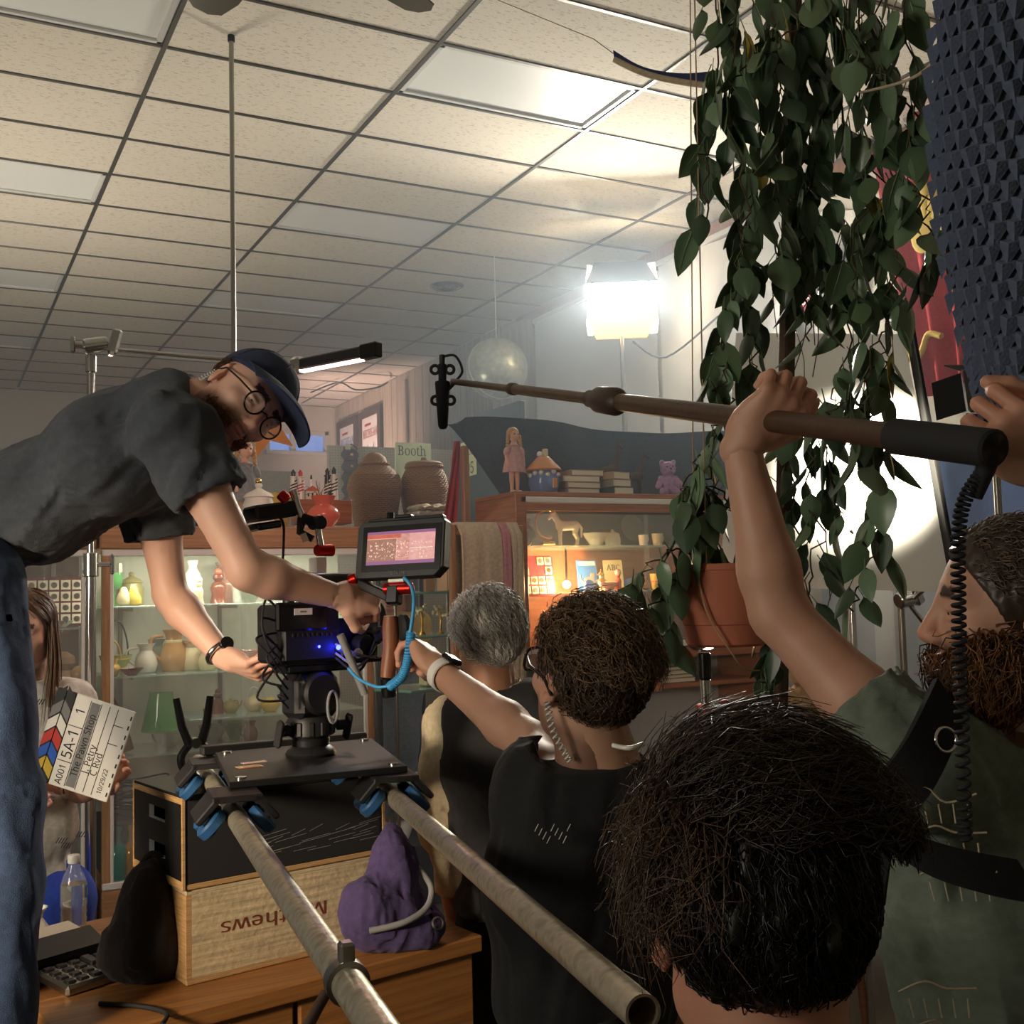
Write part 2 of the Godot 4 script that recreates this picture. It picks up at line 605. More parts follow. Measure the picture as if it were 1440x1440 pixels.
func make_materials() -> void:
	rng.seed = 7
	var fine_n := noise_tex(0.09, 3, [], 3.0, 256)
	var cloth_n := noise_tex(0.22, 5, [], 4.0, 256)
	var coarse_n := noise_tex(0.02, 9, [], 6.0, 512)
	# ceiling tile: pale board with short dark fissures and pinholes
	var im := Image.create(1024, 1024, false, Image.FORMAT_RGB8)
	im.fill(Color(0.875, 0.845, 0.785))
	var r := RandomNumberGenerator.new()
	r.seed = 11
	for k in 5200:
		var x := r.randi_range(0, 1023)
		var y := r.randi_range(0, 1023)
		var g := r.randf_range(0.38, 0.64)
		var c := Color(g, g * 0.96, g * 0.88)
		var n := r.randi_range(1, 3) if k % 3 else r.randi_range(6, 20)
		for s in n:
			im.set_pixel((x + s) & 1023, (y + int(sin(s * 0.7 + k) * 1.2)) & 1023, c)
			if n > 12 and s % 3: im.set_pixel((x + s) & 1023, (y + 1 + int(sin(s * 0.7 + k) * 1.2)) & 1023, c)
	tri_map(mat("tile", Color(1, 1, 1), 0.95), ImageTexture.create_from_image(im), null, 0.8, 0.5, true)
	mat("grid_metal", hexc("6f6c66"), 0.42, 0.75)
	# wood: streaks along u
	var wd := Image.create(512, 512, false, Image.FORMAT_RGB8)
	var f := FastNoiseLite.new()
	f.seed = 4
	f.frequency = 0.012
	f.fractal_octaves = 4
	for y in 512:
		for x in 512:
			# mirrored halves, so that it repeats without a seam
			var xx := absf(x - 256.0)
			var yy := absf(y - 256.0)
			var s := 0.5 + 0.5 * f.get_noise_2d(xx * 0.35, yy * 6.0)
			var s2 := 0.5 + 0.5 * f.get_noise_2d(xx * 0.5 + 900.0, yy * 24.0)
			var q := 0.74 + 0.3 * s - 0.16 * s2
			wd.set_pixel(x, y, Color(q, q * 0.97, q * 0.93))
	var wood := ImageTexture.create_from_image(wd)
	wd = wd.duplicate()
	wd.rotate_90(CLOCKWISE)
	var wood_up := ImageTexture.create_from_image(wd)
	tri_map(mat("oak", hexc("c2946a"), 0.5), wood, null, 1.6)
	tri_map(mat("oak_up", hexc("c2986c"), 0.5), wood_up, null, 1.6)
	tri_map(mat("counter", hexc("b8814c"), 0.4), wood, null, 1.3)
	tri_map(mat("stool_wood", hexc("6b4529"), 0.55), wood, null, 1.3)
	tri_map(mat("pine", hexc("dccfb2"), 0.6), wood, fine_n, 2.2, 0.2)
	tri_map(mat("ply_edge", hexc("cda877"), 0.7), wood, null, 6.0)
	tri_map(mat("trim_wood", hexc("b98555"), 0.55), wood_up, null, 1.2)
	tri_map(mat("panel_white", hexc("d8d0c4"), 0.7), wood_up, null, 0.6)
	tri_map(mat("red_wood", hexc("b9744a"), 0.45), wood, null, 1.4)
	tri_map(mat("pole_brown", hexc("5a4232"), 0.45), wood_up, null, 3.0)
	tri_map(mat("grip_wood", hexc("a4694a"), 0.5), wood_up, null, 6.0)
	# plain paints
	mat("wall_paint", hexc("d9d2c2"), 0.9)
	mat("wall_grey", hexc("b9bcc0"), 0.85)
	mat("white_metal", hexc("d7d7d2"), 0.4)
	mat("case_back", hexc("c3c6b8"), 0.85)
	mat("case_dark", hexc("35383a"), 0.8)
	mat("carpet", hexc("5c564e"), 1.0)
	tri_map(M.carpet, noise_tex(0.3, 8, [Color(0.7, 0.7, 0.7), Color(1, 1, 1)]), null, 1.5)
	mat("blind", hexc("e4e3df"), 0.8)
	M.blind.backlight_enabled = true
	M.blind.backlight = Color(0.2, 0.2, 0.2)
	mat("lens_panel", hexc("e6e7e4"), 0.38)
	mat("night_glass", hexc("2b4a78"), 0.12)
	mat("black", hexc("16161a"), 0.5)
	mat("black_matte", hexc("141417"), 0.85)
	mat("black_gloss", hexc("0f0f12"), 0.22)
	mat("rubber", hexc("1c1c1f"), 0.75)
	mat("plate_metal", hexc("2a2a2c"), 0.42, 0.6)
	mat("chrome", hexc("cfcfcf"), 0.18, 1.0)
	mat("steel", hexc("9d9a92"), 0.3, 1.0)
	tri_map(mat("pipe_steel", hexc("c9c0ac"), 0.36, 0.65), noise_tex(0.02, 31, [Color(0.62, 0.6, 0.55), Color(1, 1, 1), Color(0.8, 0.78, 0.74)]), fine_n, 3.0, 0.15)
	mat("brass", hexc("c9a350"), 0.25, 1.0)
	mat("red_anodised", hexc("c4241c"), 0.3, 0.8)
	mat("red_plastic", hexc("c0302a"), 0.4)
	mat("blue_cable", hexc("3f9bd6"), 0.4)
	mat("blue_wheel", hexc("25507e"), 0.45)
	mat("white", hexc("e4e2dc"), 0.6)
	mat("white_plastic", hexc("e8e6e0"), 0.35)
	mat("paper", hexc("e6dfc9"), 0.85)
	mat("ink", hexc("26262a"), 0.8)
	mat("grey_print", hexc("7f7f80"), 0.8)
	# cloth
	for a in [["tee_grey", "4d525b"], ["jeans", "34486a"], ["tee_black", "1d1d1f"], ["vest", "2b2b2e"], ["shirt_cream", "cfc1a3"], ["tee_green", "798577"], ["cap_navy", "2a3554"], ["jeans_light", "8d9aa6"], ["shirt_white", "d8d3c9"], ["yellow_cloth", "cdb35c"], ["purple_cloth", "4b3d6b"], ["brown_cloth", "221a18"], ["backdrop", "465562"], ["strap", "1a1a1c"], ["pink_cloth", "c98a94"], ["quilt_cream", "d2c2a6"], ["flag_red", "c02c2e"], ["flag_white", "e2dccf"], ["flag_blue", "39446e"], ["navy_pile", "66728c"], ["bear_fur", "b78fb8"], ["bear_tan", "c2a684"], ["dress_pink", "d9a9a6"], ["dress_grey", "8d9196"], ["blue_cloth", "2f4fc0"], ["maroon", "6e2630"]]:
		var m := mat(a[0], hexc(a[1]), 0.95)
		tri_map(m, noise_tex(0.05, hash(a[0]) % 1000, [Color(0.8, 0.8, 0.8), Color(1, 1, 1)], 0.0, 128), cloth_n, 7.0, 0.5)
		m.rim_enabled = true
		m.rim = 0.25
	# skin takes its pigment from vertex colours
	for a in ["skin"]:
		var m := mat(a, Color(1, 1, 1), 0.52)
		m.vertex_color_use_as_albedo = true
		m.subsurf_scatter_enabled = true
		m.subsurf_scatter_strength = 0.08
		tri_map(m, null, fine_n, 18.0, 0.25)
	var hm := mat("hair", Color(1, 1, 1), 0.42)
	hm.vertex_color_use_as_albedo = true
	mat("eye_white", hexc("d9d3cc"), 0.2)
	mat("iris", hexc("2d211b"), 0.15)
	mat("spectacle_frame", hexc("1d1512"), 0.25)
	var gl := mat("glass", Color(0.93, 0.97, 0.96, 0.08), 0.03)
	gl.transparency = BaseMaterial3D.TRANSPARENCY_ALPHA
	var sh := mat("shelf_glass", Color(0.75, 0.9, 0.85, 0.3), 0.05)
	sh.transparency = BaseMaterial3D.TRANSPARENCY_ALPHA
	var tg := mat("teal_glass", Color(0.45, 0.66, 0.62, 0.75), 0.1)
	tg.transparency = BaseMaterial3D.TRANSPARENCY_ALPHA
	for a in [["green_glass", "3f9a4a", 0.5], ["clear_glass", "dfe8e2", 0.22], ["smoke_glass", "75806c", 0.5], ["amber_glass", "b98a4a", 0.5], ["pink_glass", "c98d7e", 0.5], ["teal_ware", "3f8f86", 0.5]]:
		var c := hexc(a[1])
		c.a = a[2]
		var m := mat(a[0], c, 0.06)
		m.transparency = BaseMaterial3D.TRANSPARENCY_ALPHA
	var pet := mat("bottle_plastic", Color(0.95, 0.97, 0.97, 0.1), 0.04)
	pet.transparency = BaseMaterial3D.TRANSPARENCY_ALPHA
	var wt := mat("water", Color(0.9, 0.94, 0.95, 0.05), 0.02)
	wt.refraction_enabled = true
	wt.refraction_scale = 0.033
	wt.transparency = BaseMaterial3D.TRANSPARENCY_ALPHA
	# glazed pottery and other wares
	for a in [["cream_glaze", "d8cda4"], ["white_glaze", "dedad0"], ["amber_glaze", "b58a52"], ["olive_glaze", "9a945c"], ["coral_glaze", "c75b44"], ["brown_glaze", "6b3a2b"], ["blue_glaze", "6d83b0"], ["pink_glaze", "d3a09a"], ["orange_glaze", "c98347"], ["dark_glaze", "2c3034"], ["yellow_glaze", "d0b34e"], ["teal_glaze", "4b8079"], ["lime_glaze", "9fb05a"], ["smokey", "6f6c5c"]]:
		mat(a[0], hexc(a[1]), 0.18)
	for a in [["wicker", "8a6a4a"], ["leather", "4a3428"], ["red_board", "a3202c"], ["green_board", "3d4f50"], ["sign_green", "d5dfae"], ["star_orange", "d98a3c"], ["book_a", "a8876a"], ["book_b", "8d8272"], ["page", "d6cdb8"], ["terracotta", "b56a50"], ["soil", "2a2019"], ["horse_white", "d8d0bd"], ["poster_blue", "2f6fc4"], ["cork", "9a7a55"], ["doll_skin", "d8a58c"], ["doll_hair", "b58f5c"], ["lime_note", "c9d84a"], ["toy_blue", "2a5ec0"], ["gold_print", "d0b04a"]]:
		mat(a[0], hexc(a[1]), 0.75)
	# plant
	var lf := mat("leaf", Color(1, 1, 1), 0.33)
	lf.vertex_color_use_as_albedo = true
	lf.backlight_enabled = true
	lf.backlight = Color(0.12, 0.2, 0.05)
	mat("stem", hexc("4a3c2a"), 0.8)
	mat("twine", hexc("b99a78"), 0.9)
	# lights
	glow("lamp_face", Color(1.0, 0.93, 0.8), 30.0)
	glow("tube_face", Color(1.0, 0.82, 0.78), 6.0)
	glow("blue_led", Color(0.12, 0.15, 1.0), 25.0)
	glow("green_led", Color(0.1, 1.0, 0.3), 6.0)
	glow("panel_led", Color(1.0, 0.97, 0.9), 8.0)
	glow("case_glow", Color(1.0, 0.98, 0.9), 1.5)
	glow("bulb", Color(1.0, 0.8, 0.5), 25.0)

func glow(key: String, c: Color, e: float) -> void:
	var m := mat(key, c, 0.5)
	m.emission_enabled = true
	m.emission = c
	m.emission_energy_multiplier = e

func make_screens() -> void:
	mat("green_tape", hexc("2fc34a"), 0.6)
	var im := Image.create(320, 180, false, Image.FORMAT_RGB8)
	var f := FastNoiseLite.new()
	f.frequency = 0.02
	f.seed = 12
	for y in 180:
		for x in 320:
			var q := 0.5 + 0.5 * f.get_noise_2d(x, y * 1.4)
			var base := Color(0.72, 0.45, 0.42).lerp(Color(0.86, 0.66, 0.6), q)
			if y < 16 or y > 160: base = Color(0.55, 0.36, 0.5)
			elif x < 140 and y > 40: base = base.lerp(Color(0.5, 0.36, 0.28), 0.6)
			elif x > 200: base = base.lerp(Color(0.9, 0.68, 0.68), 0.5)
			if y > 16 and y < 38 and x < 160: base = base.lerp(Color(0.72, 0.25, 0.15), 0.6)
			im.set_pixel(x, y, base)
	im.fill_rect(Rect2i(0, 38, 142, 3), Color(0.92, 0.72, 0.66))
	im.fill_rect(Rect2i(140, 38, 3, 122), Color(0.9, 0.7, 0.64))
	im.fill_rect(Rect2i(205, 96, 100, 3), Color(0.98, 0.86, 0.84))
	var r := RandomNumberGenerator.new()
	r.seed = 5
	for k in 190:
		var x := r.randi_range(6, 308)
		var y: int = [62, 92, 128, 74, 108, 140][k % 6] + r.randi_range(-5, 5)
		var g := r.randf_range(0.8, 1.0)
		im.fill_rect(Rect2i(x, y, r.randi_range(2, 6), r.randi_range(3, 9)), Color(g, g * 0.85, g * 0.72))
	var m := mat("big_screen", Color(0.02, 0.02, 0.02), 0.25)
	m.emission_enabled = true
	m.emission = Color(1, 1, 1)
	m.emission_operator = BaseMaterial3D.EMISSION_OP_MULTIPLY
	m.emission_texture = ImageTexture.create_from_image(im)
	m.emission_energy_multiplier = 0.8
	var s := Image.create(48, 64, false, Image.FORMAT_RGB8)
	s.fill(Color(0.72, 0.76, 0.62))
	s.fill_rect(Rect2i(0, 0, 48, 12), Color(0.75, 0.55, 0.4))
	s.fill_rect(Rect2i(6, 40, 20, 14), Color(0.2, 0.55, 0.35))
	s.fill_rect(Rect2i(28, 20, 14, 18), Color(0.85, 0.86, 0.8))
	m = mat("small_screen", Color(0.02, 0.02, 0.02), 0.25)
	m.emission_enabled = true
	m.emission = Color(1, 1, 1)
	m.emission_operator = BaseMaterial3D.EMISSION_OP_MULTIPLY
	m.emission_texture = ImageTexture.create_from_image(s)
	m.emission_energy_multiplier = 0.7
	var df := mat("diffusion", hexc("e8d9bf"), 0.8)
	df.backlight_enabled = true
	df.backlight = Color(0.5, 0.45, 0.36)
	mat("clear_plastic", hexc("d8d8d4"), 0.2)
	mat("grip_dark", hexc("3a2b24"), 0.5)

const KEY := 27.0
const FILL := 4.6
const BOARD := 17.0
const SOFT := 8.5
const AMB := 0.9
const CEIL := 4.389
const WALL_X := 5.23
const BACK_Z := -15.37

func make_camera_and_light() -> void:
	var cam := Camera3D.new()
	cam.name = "camera"
	add_child(cam)
	cam.position = Vector3(0, 1.65, 0)
	cam.rotation = Vector3(0.0725, -0.4875, -0.0265)
	cam.fov = rad_to_deg(2.0 * atan(720.0 / 1563.5))
	cam.near = 0.05
	cam.far = 60.0
	cam.current = true
	var env := Environment.new()
	env.background_mode = Environment.BG_COLOR
	env.background_color = Color(0.45, 0.58, 0.85)
	env.ambient_light_source = Environment.AMBIENT_SOURCE_DISABLED
	env.tonemap_mode = Environment.TONE_MAPPER_LINEAR
	env.tonemap_exposure = 1.4
	env.sdfgi_enabled = true
	env.ssao_enabled = true
	env.ssil_enabled = true
	env.volumetric_fog_enabled = true
	env.volumetric_fog_density = 0.0
	var we := WorldEnvironment.new()
	we.name = "world_environment"
	we.environment = env
	add_child(we)

func spot(called: String, at: Vector3, to: Vector3, c: Color, e: float, angle: float, size: float) -> SpotLight3D:
	var s := SpotLight3D.new()
	s.name = called
	add_child(s)
	s.look_at_from_position(at, to, Vector3.UP if absf((to - at).normalized().y) < 0.98 else Vector3.BACK)
	s.light_color = c
	s.light_energy = e
	s.spot_angle = angle
	s.spot_range = 30
	s.spot_attenuation = 2.0
	s.light_size = size
	s.shadow_enabled = true
	return s

func omni(called: String, at: Vector3, c: Color, e: float, size: float) -> OmniLight3D:
	var s := OmniLight3D.new()
	s.name = called
	add_child(s)
	s.position = at
	s.light_color = c
	s.light_energy = e
	s.omni_range = 30
	s.omni_attenuation = 2.0
	s.light_size = size
	s.shadow_enabled = true
	return s

func area(called: String, at: Vector3, to: Vector3, c: Color, e: float, w: float, h: float) -> void:
	var s := AreaLight3D.new()
	s.name = called
	add_child(s)
	s.look_at_from_position(at, to, Vector3.UP if absf((to - at).normalized().y) < 0.98 else Vector3.BACK)
	s.area_size = Vector2(w, h)
	s.light_color = c
	s.light_energy = e
	s.area_range = 30
	s.shadow_enabled = true

func make_shell() -> void:
	struct(boxm(Vector3(-0.6, -0.1, -5.6), Vector3(12.2, 0.2, 20.2)), "floor", M.carpet)
	var wr := struct(boxm(Vector3(WALL_X + 0.1, 2.3, -5.55), Vector3(0.2, 4.6, 20.1)), "wall_right", M.wall_paint)
	var m: MB
	# vertical boards on the far end of that wall
	var z := -9.62
	var k := 0
	while z > -15.2:
		m = MB.new()
		var bw := 0.2 + 0.03 * sin(k * 2.3)
		m.box(Transform3D(Basis(), Vector3(WALL_X - 0.008, 2.19, z - bw / 2)), Vector3(0.016, 4.38, bw - 0.012), 0.003)
		struct(m, "plank", M.panel_white, wr)
		z -= bw
		k += 1
	struct(boxm(Vector3(-6.6, 2.2, -5.6), Vector3(0.2, 4.8, 20.2)), "wall_left", M.wall_paint)
	struct(boxm(Vector3(-0.6, 2.2, 4.4), Vector3(12.2, 4.8, 0.2)), "wall_front", M.wall_paint)
	# back wall with one window opening
	m = MB.new()
	var a := Vector3(4.2362, 4.4866, -15.37)
	var b := Vector3(5.1768, 3.6882, -15.37)
	var xl := a.x
	var xr := b.x
	var yt := 4.05
	var yb := b.y
	var t := -15.47
	m.box(Transform3D(Basis(), Vector3((xl - 6.6) / 2, 2.2, t)), Vector3(xl + 6.6, 4.8, 0.2))
	m.box(Transform3D(Basis(), Vector3((xr + 5.5) / 2, 2.2, t)), Vector3(5.5 - xr, 4.8, 0.2))
	m.box(Transform3D(Basis(), Vector3((xl + xr) / 2, yb / 2, t)), Vector3(xr - xl, yb, 0.2))
	m.box(Transform3D(Basis(), Vector3((xl + xr) / 2, (yt + 4.6) / 2, t)), Vector3(xr - xl, 4.6 - yt, 0.2))
	struct(m, "wall_back", M.wall_paint)
	var win := Node3D.new()
	win.name = "window_1"
	add_child(win)
	win.set_meta("kind", "structure")
	win.position = Vector3((xl + xr) / 2, yb, t)
	m = MB.new()
	for q in [[xl, xl + 0.07], [xr - 0.07, xr], [(xl + xr) / 2 - 0.1, (xl + xr) / 2 - 0.02]]:
		m.box(Transform3D(Basis(), Vector3((q[0] + q[1]) / 2, (yt + yb) / 2, t + 0.06)), Vector3(q[1] - q[0], yt - yb, 0.1), 0.008)
	m.box(Transform3D(Basis(), Vector3((xl + xr) / 2, yb + 0.03, t + 0.08)), Vector3(xr - xl, 0.06, 0.16), 0.008)
	m.box(Transform3D(Basis(), Vector3((xl + xr) / 2, yt - 0.03, t + 0.06)), Vector3(xr - xl, 0.06, 0.1), 0.008)
	obj(m, "window_frame", M.white_metal, win)
	obj(boxm(Vector3((xl + xr) / 2, (yt + yb) / 2, t + 0.02), Vector3(xr - xl, yt - yb, 0.006)), "pane", M.glass, win)
	# corner post and trim boards of the right wall
	struct(boxm(Vector3(WALL_X - 0.02, 4.3, -5.6), Vector3(0.05, 0.16, 8.0), 0.01), "trim_1", M.trim_wood)
	struct(boxm(Vector3(WALL_X - 0.06, 2.15, -9.42), Vector3(0.14, 4.28, 0.3), 0.012), "trim_2", M.panel_white)
	struct(boxm(Vector3(WALL_X - 0.03, 2.15, -12.5), Vector3(0.06, 4.28, 0.1), 0.012), "trim_3", M.panel_white)
	# two pleated shades hanging in the window opening
	for q in [[-9.22, -7.2], [-7.17, -5.6]]:
		var g := []
		for i in 106:
			var row := []
			var y := 4.24 - i * 0.0225
			for j in 7:
				var zz: float = lerpf(q[0], q[1], j / 6.0)
				row.append(Vector3(WALL_X - 0.03 - (0.014 if i % 2 else 0.0) - 0.02 * sin(j * 1.3), y, zz))
			g.append(row)
		m = MB.new()
		m.sheet(g, 0.003)
		var s := one(m, "window_shade", M.blind, "white pleated shade hanging over the window behind the tall lamp" if q[0] < -8 else "white pleated shade hanging behind the trailing vines", "window shade")
		obj(boxm(Vector3(WALL_X - 0.04, 4.25, (q[0] + q[1]) / 2), Vector3(0.06, 0.04, q[1] - q[0]), 0.005), "head_rail", M.white_metal, s)

const TX := 1.0259
const TZ := -5.4796

func make_ceiling() -> void:
	var slab := struct(boxm(Vector3(-0.6, CEIL + 0.11, -5.6), Vector3(12.2, 0.15, 20.2)), "ceiling", M.tile)
	var lights := []
	for i in [-3, -1, 1]:
		for j in [-5, -1, 3, 7, 11]: lights.append(Vector2i(i, j))
	for i in range(-4, 4):
		var x0 := TX + i * 1.2192
		var x1: float = minf(x0 + 1.2192, WALL_X)
		for j in range(-6, 16):
			var zf := TZ - j * 0.6096
			var c := Vector3((x0 + x1) / 2, CEIL + 0.012, zf - 0.3048)
			if Vector2i(i, j) in lights:
				var t := thing("ceiling_light", "unlit ceiling troffer %s, %s" % [{-3: "in the outer row", -1: "in the row beside the thin pole", 1: "in the row over the cases"}[i], {-5: "behind the fan", -1: "nearest the fan", 3: "second from the fan", 7: "third from the fan", 11: "farthest from the fan"}[j]], "ceiling light", c, 0.0, "ceiling troffers")
				obj(boxm(c + Vector3(0, 0.006, 0), Vector3(1.13, 0.006, 0.53)), "diffuser", M.lens_panel, t)
				var m := MB.new()
				for s in [-1, 1]:
					m.box(Transform3D(Basis(), c + Vector3(0, 0, s * 0.276)), Vector3(1.19, 0.02, 0.03), 0.004)
					m.box(Transform3D(Basis(), c + Vector3(s * 0.58, 0, 0)), Vector3(0.03, 0.02, 0.58), 0.004)
				obj(m, "frame", M.white_metal, t)
			elif i > -3 and j > -5:
				struct(boxm(c, Vector3(x1 - x0 - 0.008, 0.014, 0.6)), "ceiling_tile", M.tile, slab)
	for i in range(-4, 4):
		struct(boxm(Vector3(TX + i * 1.2192, CEIL + 0.002, -5.3), Vector3(0.025, 0.012, 19.5), 0.002), "main_runner", M.grid_metal, slab)
		for j in range(-6, 17):
			var x0 := TX + i * 1.2192
			var x1: float = minf(x0 + 1.2192, WALL_X)
			struct(boxm(Vector3((x0 + x1) / 2, CEIL + 0.003, TZ - j * 0.6096), Vector3(x1 - x0 - 0.026, 0.01, 0.024), 0.002), "cross_tee", M.grid_metal, slab)
	# round air diffuser
	var v := thing("ceiling_vent", "round chrome air vent in the ceiling tiles above the lamp", "vent", Vector3(4.087, CEIL - 0.03, -8.84))
	var m := MB.new()
	for k in 4:
		var r := 0.155 - k * 0.036
		m.lathe([Vector2(r - 0.03, 0.012 - k * 0.004), Vector2(r, 0.026), Vector2(r, 0.03), Vector2(r - 0.03, 0.018)], 28, Transform3D(Basis(), Vector3(4.087, CEIL - 0.03, -8.84)))
	obj(m, "ring", M.chrome, v)
	m = MB.new()
	m.lathe([Vector2(0, 0), Vector2(0.03, 0.004), Vector2(0.034, 0.02)], 20, Transform3D(Basis(), Vector3(4.087, CEIL - 0.03, -8.84)))
	obj(m, "centre_cap", M.steel, v)

func make_haze() -> void:
	var fv := FogVolume.new()
	fv.name = "haze"
	add_child(fv)
	fv.shape = RenderingServer.FOG_VOLUME_SHAPE_BOX
	fv.size = Vector3(8.4, 4.3, 11.9)
	fv.position = Vector3(0.95, 2.16, -9.2)
	var fm := FogMaterial.new()
	fm.albedo = Color(0.86, 0.93, 1.0)
	fm.density = 0.02
	fv.material = fm
	# thicker near the lamp and the reddish case
	var f2 := FogVolume.new()
	f2.name = "lamp_haze"
	add_child(f2)
	f2.shape = RenderingServer.FOG_VOLUME_SHAPE_BOX
	f2.size = Vector3(3.3, 4.25, 7.0)
	f2.position = Vector3(3.5, 2.15, -7.2)
	var m2 := fm.duplicate()
	m2.density = 0.06
	f2.material = m2

func make_lamps() -> void:
	# film lamp with barn doors on a tall stand near the right wall
	var at := Vector3(4.5797, 3.7541, -6.8181)
	var dir := (Vector3(0.4, 1.9, 0) - at).normalized()
	var side := dir.cross(Vector3.UP).normalized()
	var up := side.cross(dir)
	var t := Transform3D(Basis(side, up, -dir), at)
	var base := Vector3(at.x, 0, at.z)
	var lamp := thing("film_lamp", "bright film lamp with diffusion clipped to its barn doors, on a tall stand", "lamp", base)
	var m := MB.new()
	m.box(t * Transform3D(Basis(), Vector3(0, 0.05, 0.16)), Vector3(0.4, 0.54, 0.26), 0.02)
	obj(m, "housing", M.black, lamp)
	m = MB.new()
	m.box(t * Transform3D(Basis(), Vector3(0, 0.05, 0.01)), Vector3(0.4, 0.52, 0.01))
	obj(m, "lamp_face", M.lamp_face, lamp)
	for q in [[0.33, 0.17, 1.0], [-0.23, -0.06, -1.0]]:
		var g := [[t * Vector3(-0.19, q[0], 0.0), t * Vector3(0.19, q[0], 0.0)], [t * Vector3(-0.26, q[1], -0.26), t * Vector3(0.26, q[1], -0.26)]]
		if q[2] < 0: g.reverse()
		g.reverse()
		m = MB.new()
		m.sheet(g, 0.005)
		obj(m, "barn_door", M.black_matte if q[2] > 0 else M.diffusion, lamp)
		g = []
		for i in 7:
			var row := []
			for j in 3: row.append(t * Vector3(q[2] * (0.215 + 0.02 * j + 0.008 * sin(i * 1.9)), -0.2 + 0.085 * i, -0.1 * j))
			g.append(row)
		m = MB.new()
		m.sheet(g, 0.002)
		obj(m, "diffusion_sheet", M.diffusion, lamp)
	m = MB.new()
	m.cyl(base, at + Vector3(0, -0.22, 0), 0.018)
	m.cyl(base + Vector3(0, 0.02, 0), base + Vector3(0, 2.6, 0), 0.026)
	m.cyl(base + Vector3(0, 2.58, 0), base + Vector3(0, 2.7, 0), 0.036)
	obj(m, "stand_pole", M.steel, lamp)
	for k in 3:
		var a := TAU * k / 3 + 0.4
		obj(tubem([base + Vector3(0, 0.9, 0), base + Vector3(cos(a) * 0.5, 0.02, sin(a) * 0.5)], 0.014), "leg", M.steel, lamp)
	obj(tubem(smooth([at + Vector3(0.1, -0.25, 0), at + Vector3(0.25, -0.4, 0.2), Vector3(5.0346, 3.5932, -6.2497)], 6), 0.008, 5), "power_cable", M.rubber, lamp)
	area("film_lamp_light", t * Vector3(0, 0.05, -0.01), t * Vector3(0, 0.05, -1), Color(1.0, 0.97, 0.91), KEY, 0.38, 0.46)
	# a second lamp stands behind the dim case and is aimed at the ceiling
	var at2 := Vector3(0.1, 1.2, -7.6)
	var l2 := thing("ceiling_bounce_lamp", "wide film lamp aimed at the ceiling, standing behind the dim case", "lamp", Vector3(at2.x, 0, at2.z))
	obj(boxm(at2 - Vector3(0, 0.1, 0), Vector3(0.9, 0.18, 0.9), 0.02), "housing", M.black, l2)
	obj(boxm(at2 - Vector3(0, 0.005, 0), Vector3(0.84, 0.01, 0.84)), "lamp_face", M.panel_led, l2)
	for k in 4: obj(tubem([at2 + Vector3(0, -0.2, 0), Vector3(at2.x + cos(k * PI / 2) * 0.4, 0.0, at2.z + sin(k * PI / 2) * 0.4)], 0.016), "leg", M.steel, l2)
	area("ceiling_bounce_light", at2 + Vector3(0, 0.01, 0), at2 + Vector3(0, 1, 0), Color(1.0, 0.94, 0.85), FILL, 0.84, 0.84)
	# a lamp stands beyond the left end of the counter, out of the picture
	var at3 := Vector3(-1.7, 1.8, -1.0)
	var d3 := (Vector3(0.55, 1.2, -2.6) - at3).normalized()
	var b3 := Basis(d3.cross(Vector3.UP).normalized(), d3.cross(Vector3.UP).normalized().cross(d3), -d3)
	var l3 := thing("side_lamp", "round lamp on a stand beyond the operator's end of the counter", "lamp", Vector3(at3.x, 0, at3.z))
	m = MB.new()
	m.cyl(at3 - d3 * 0.3, at3 - d3 * 0.01, 0.17, 24, 0.22, 0.01)
	obj(m, "housing", M.black, l3)
	m = MB.new()
	m.cyl(at3 - d3 * 0.012, at3 - d3 * 0.006, 0.2, 24)
	obj(m, "lamp_face", M.panel_led, l3)
	obj(tubem([Vector3(at3.x, 0, at3.z) - d3 * 0.2, at3 - d3 * 0.2], 0.016), "stand_pole", M.steel, l3)
	spot("side_lamp_light", at3 + d3 * 0.005, at3 + d3, Color(1.0, 0.9, 0.76), SOFT, 19.0, 0.2)
	# an added, unseen softbox at the left stands in for the room's ambient fill
	var at4 := Vector3(-2.5, 2.0, -1.2)
	var d4 := (Vector3(0.4, 1.2, -2.6) - at4).normalized()
	var b4 := Basis(d4.cross(Vector3.UP).normalized(), d4.cross(Vector3.UP).normalized().cross(d4), -d4)
	var l4 := thing("added_fill_softbox", "added unseen fill softbox on a stand left of the counter and the side lamp", "lamp", Vector3(at4.x, 0, at4.z))
	m = MB.new()
	m.box(Transform3D(b4, at4 - d4 * 0.1), Vector3(1.06, 1.06, 0.16), 0.03)
	obj(m, "box", M.black_matte, l4)
	m = MB.new()
	m.box(Transform3D(b4, at4 - d4 * 0.012), Vector3(1.0, 1.0, 0.01))
	obj(m, "lamp_face", M.panel_led, l4)
	obj(tubem([Vector3(at4.x, 0, at4.z) - d4 * 0.2, at4 - d4 * 0.2], 0.016), "stand_pole", M.steel, l4)
	area("added_fill_light", at4 + d4 * 0.005, at4 + d4, Color(1.0, 0.93, 0.83), AMB, 1.0, 1.0)

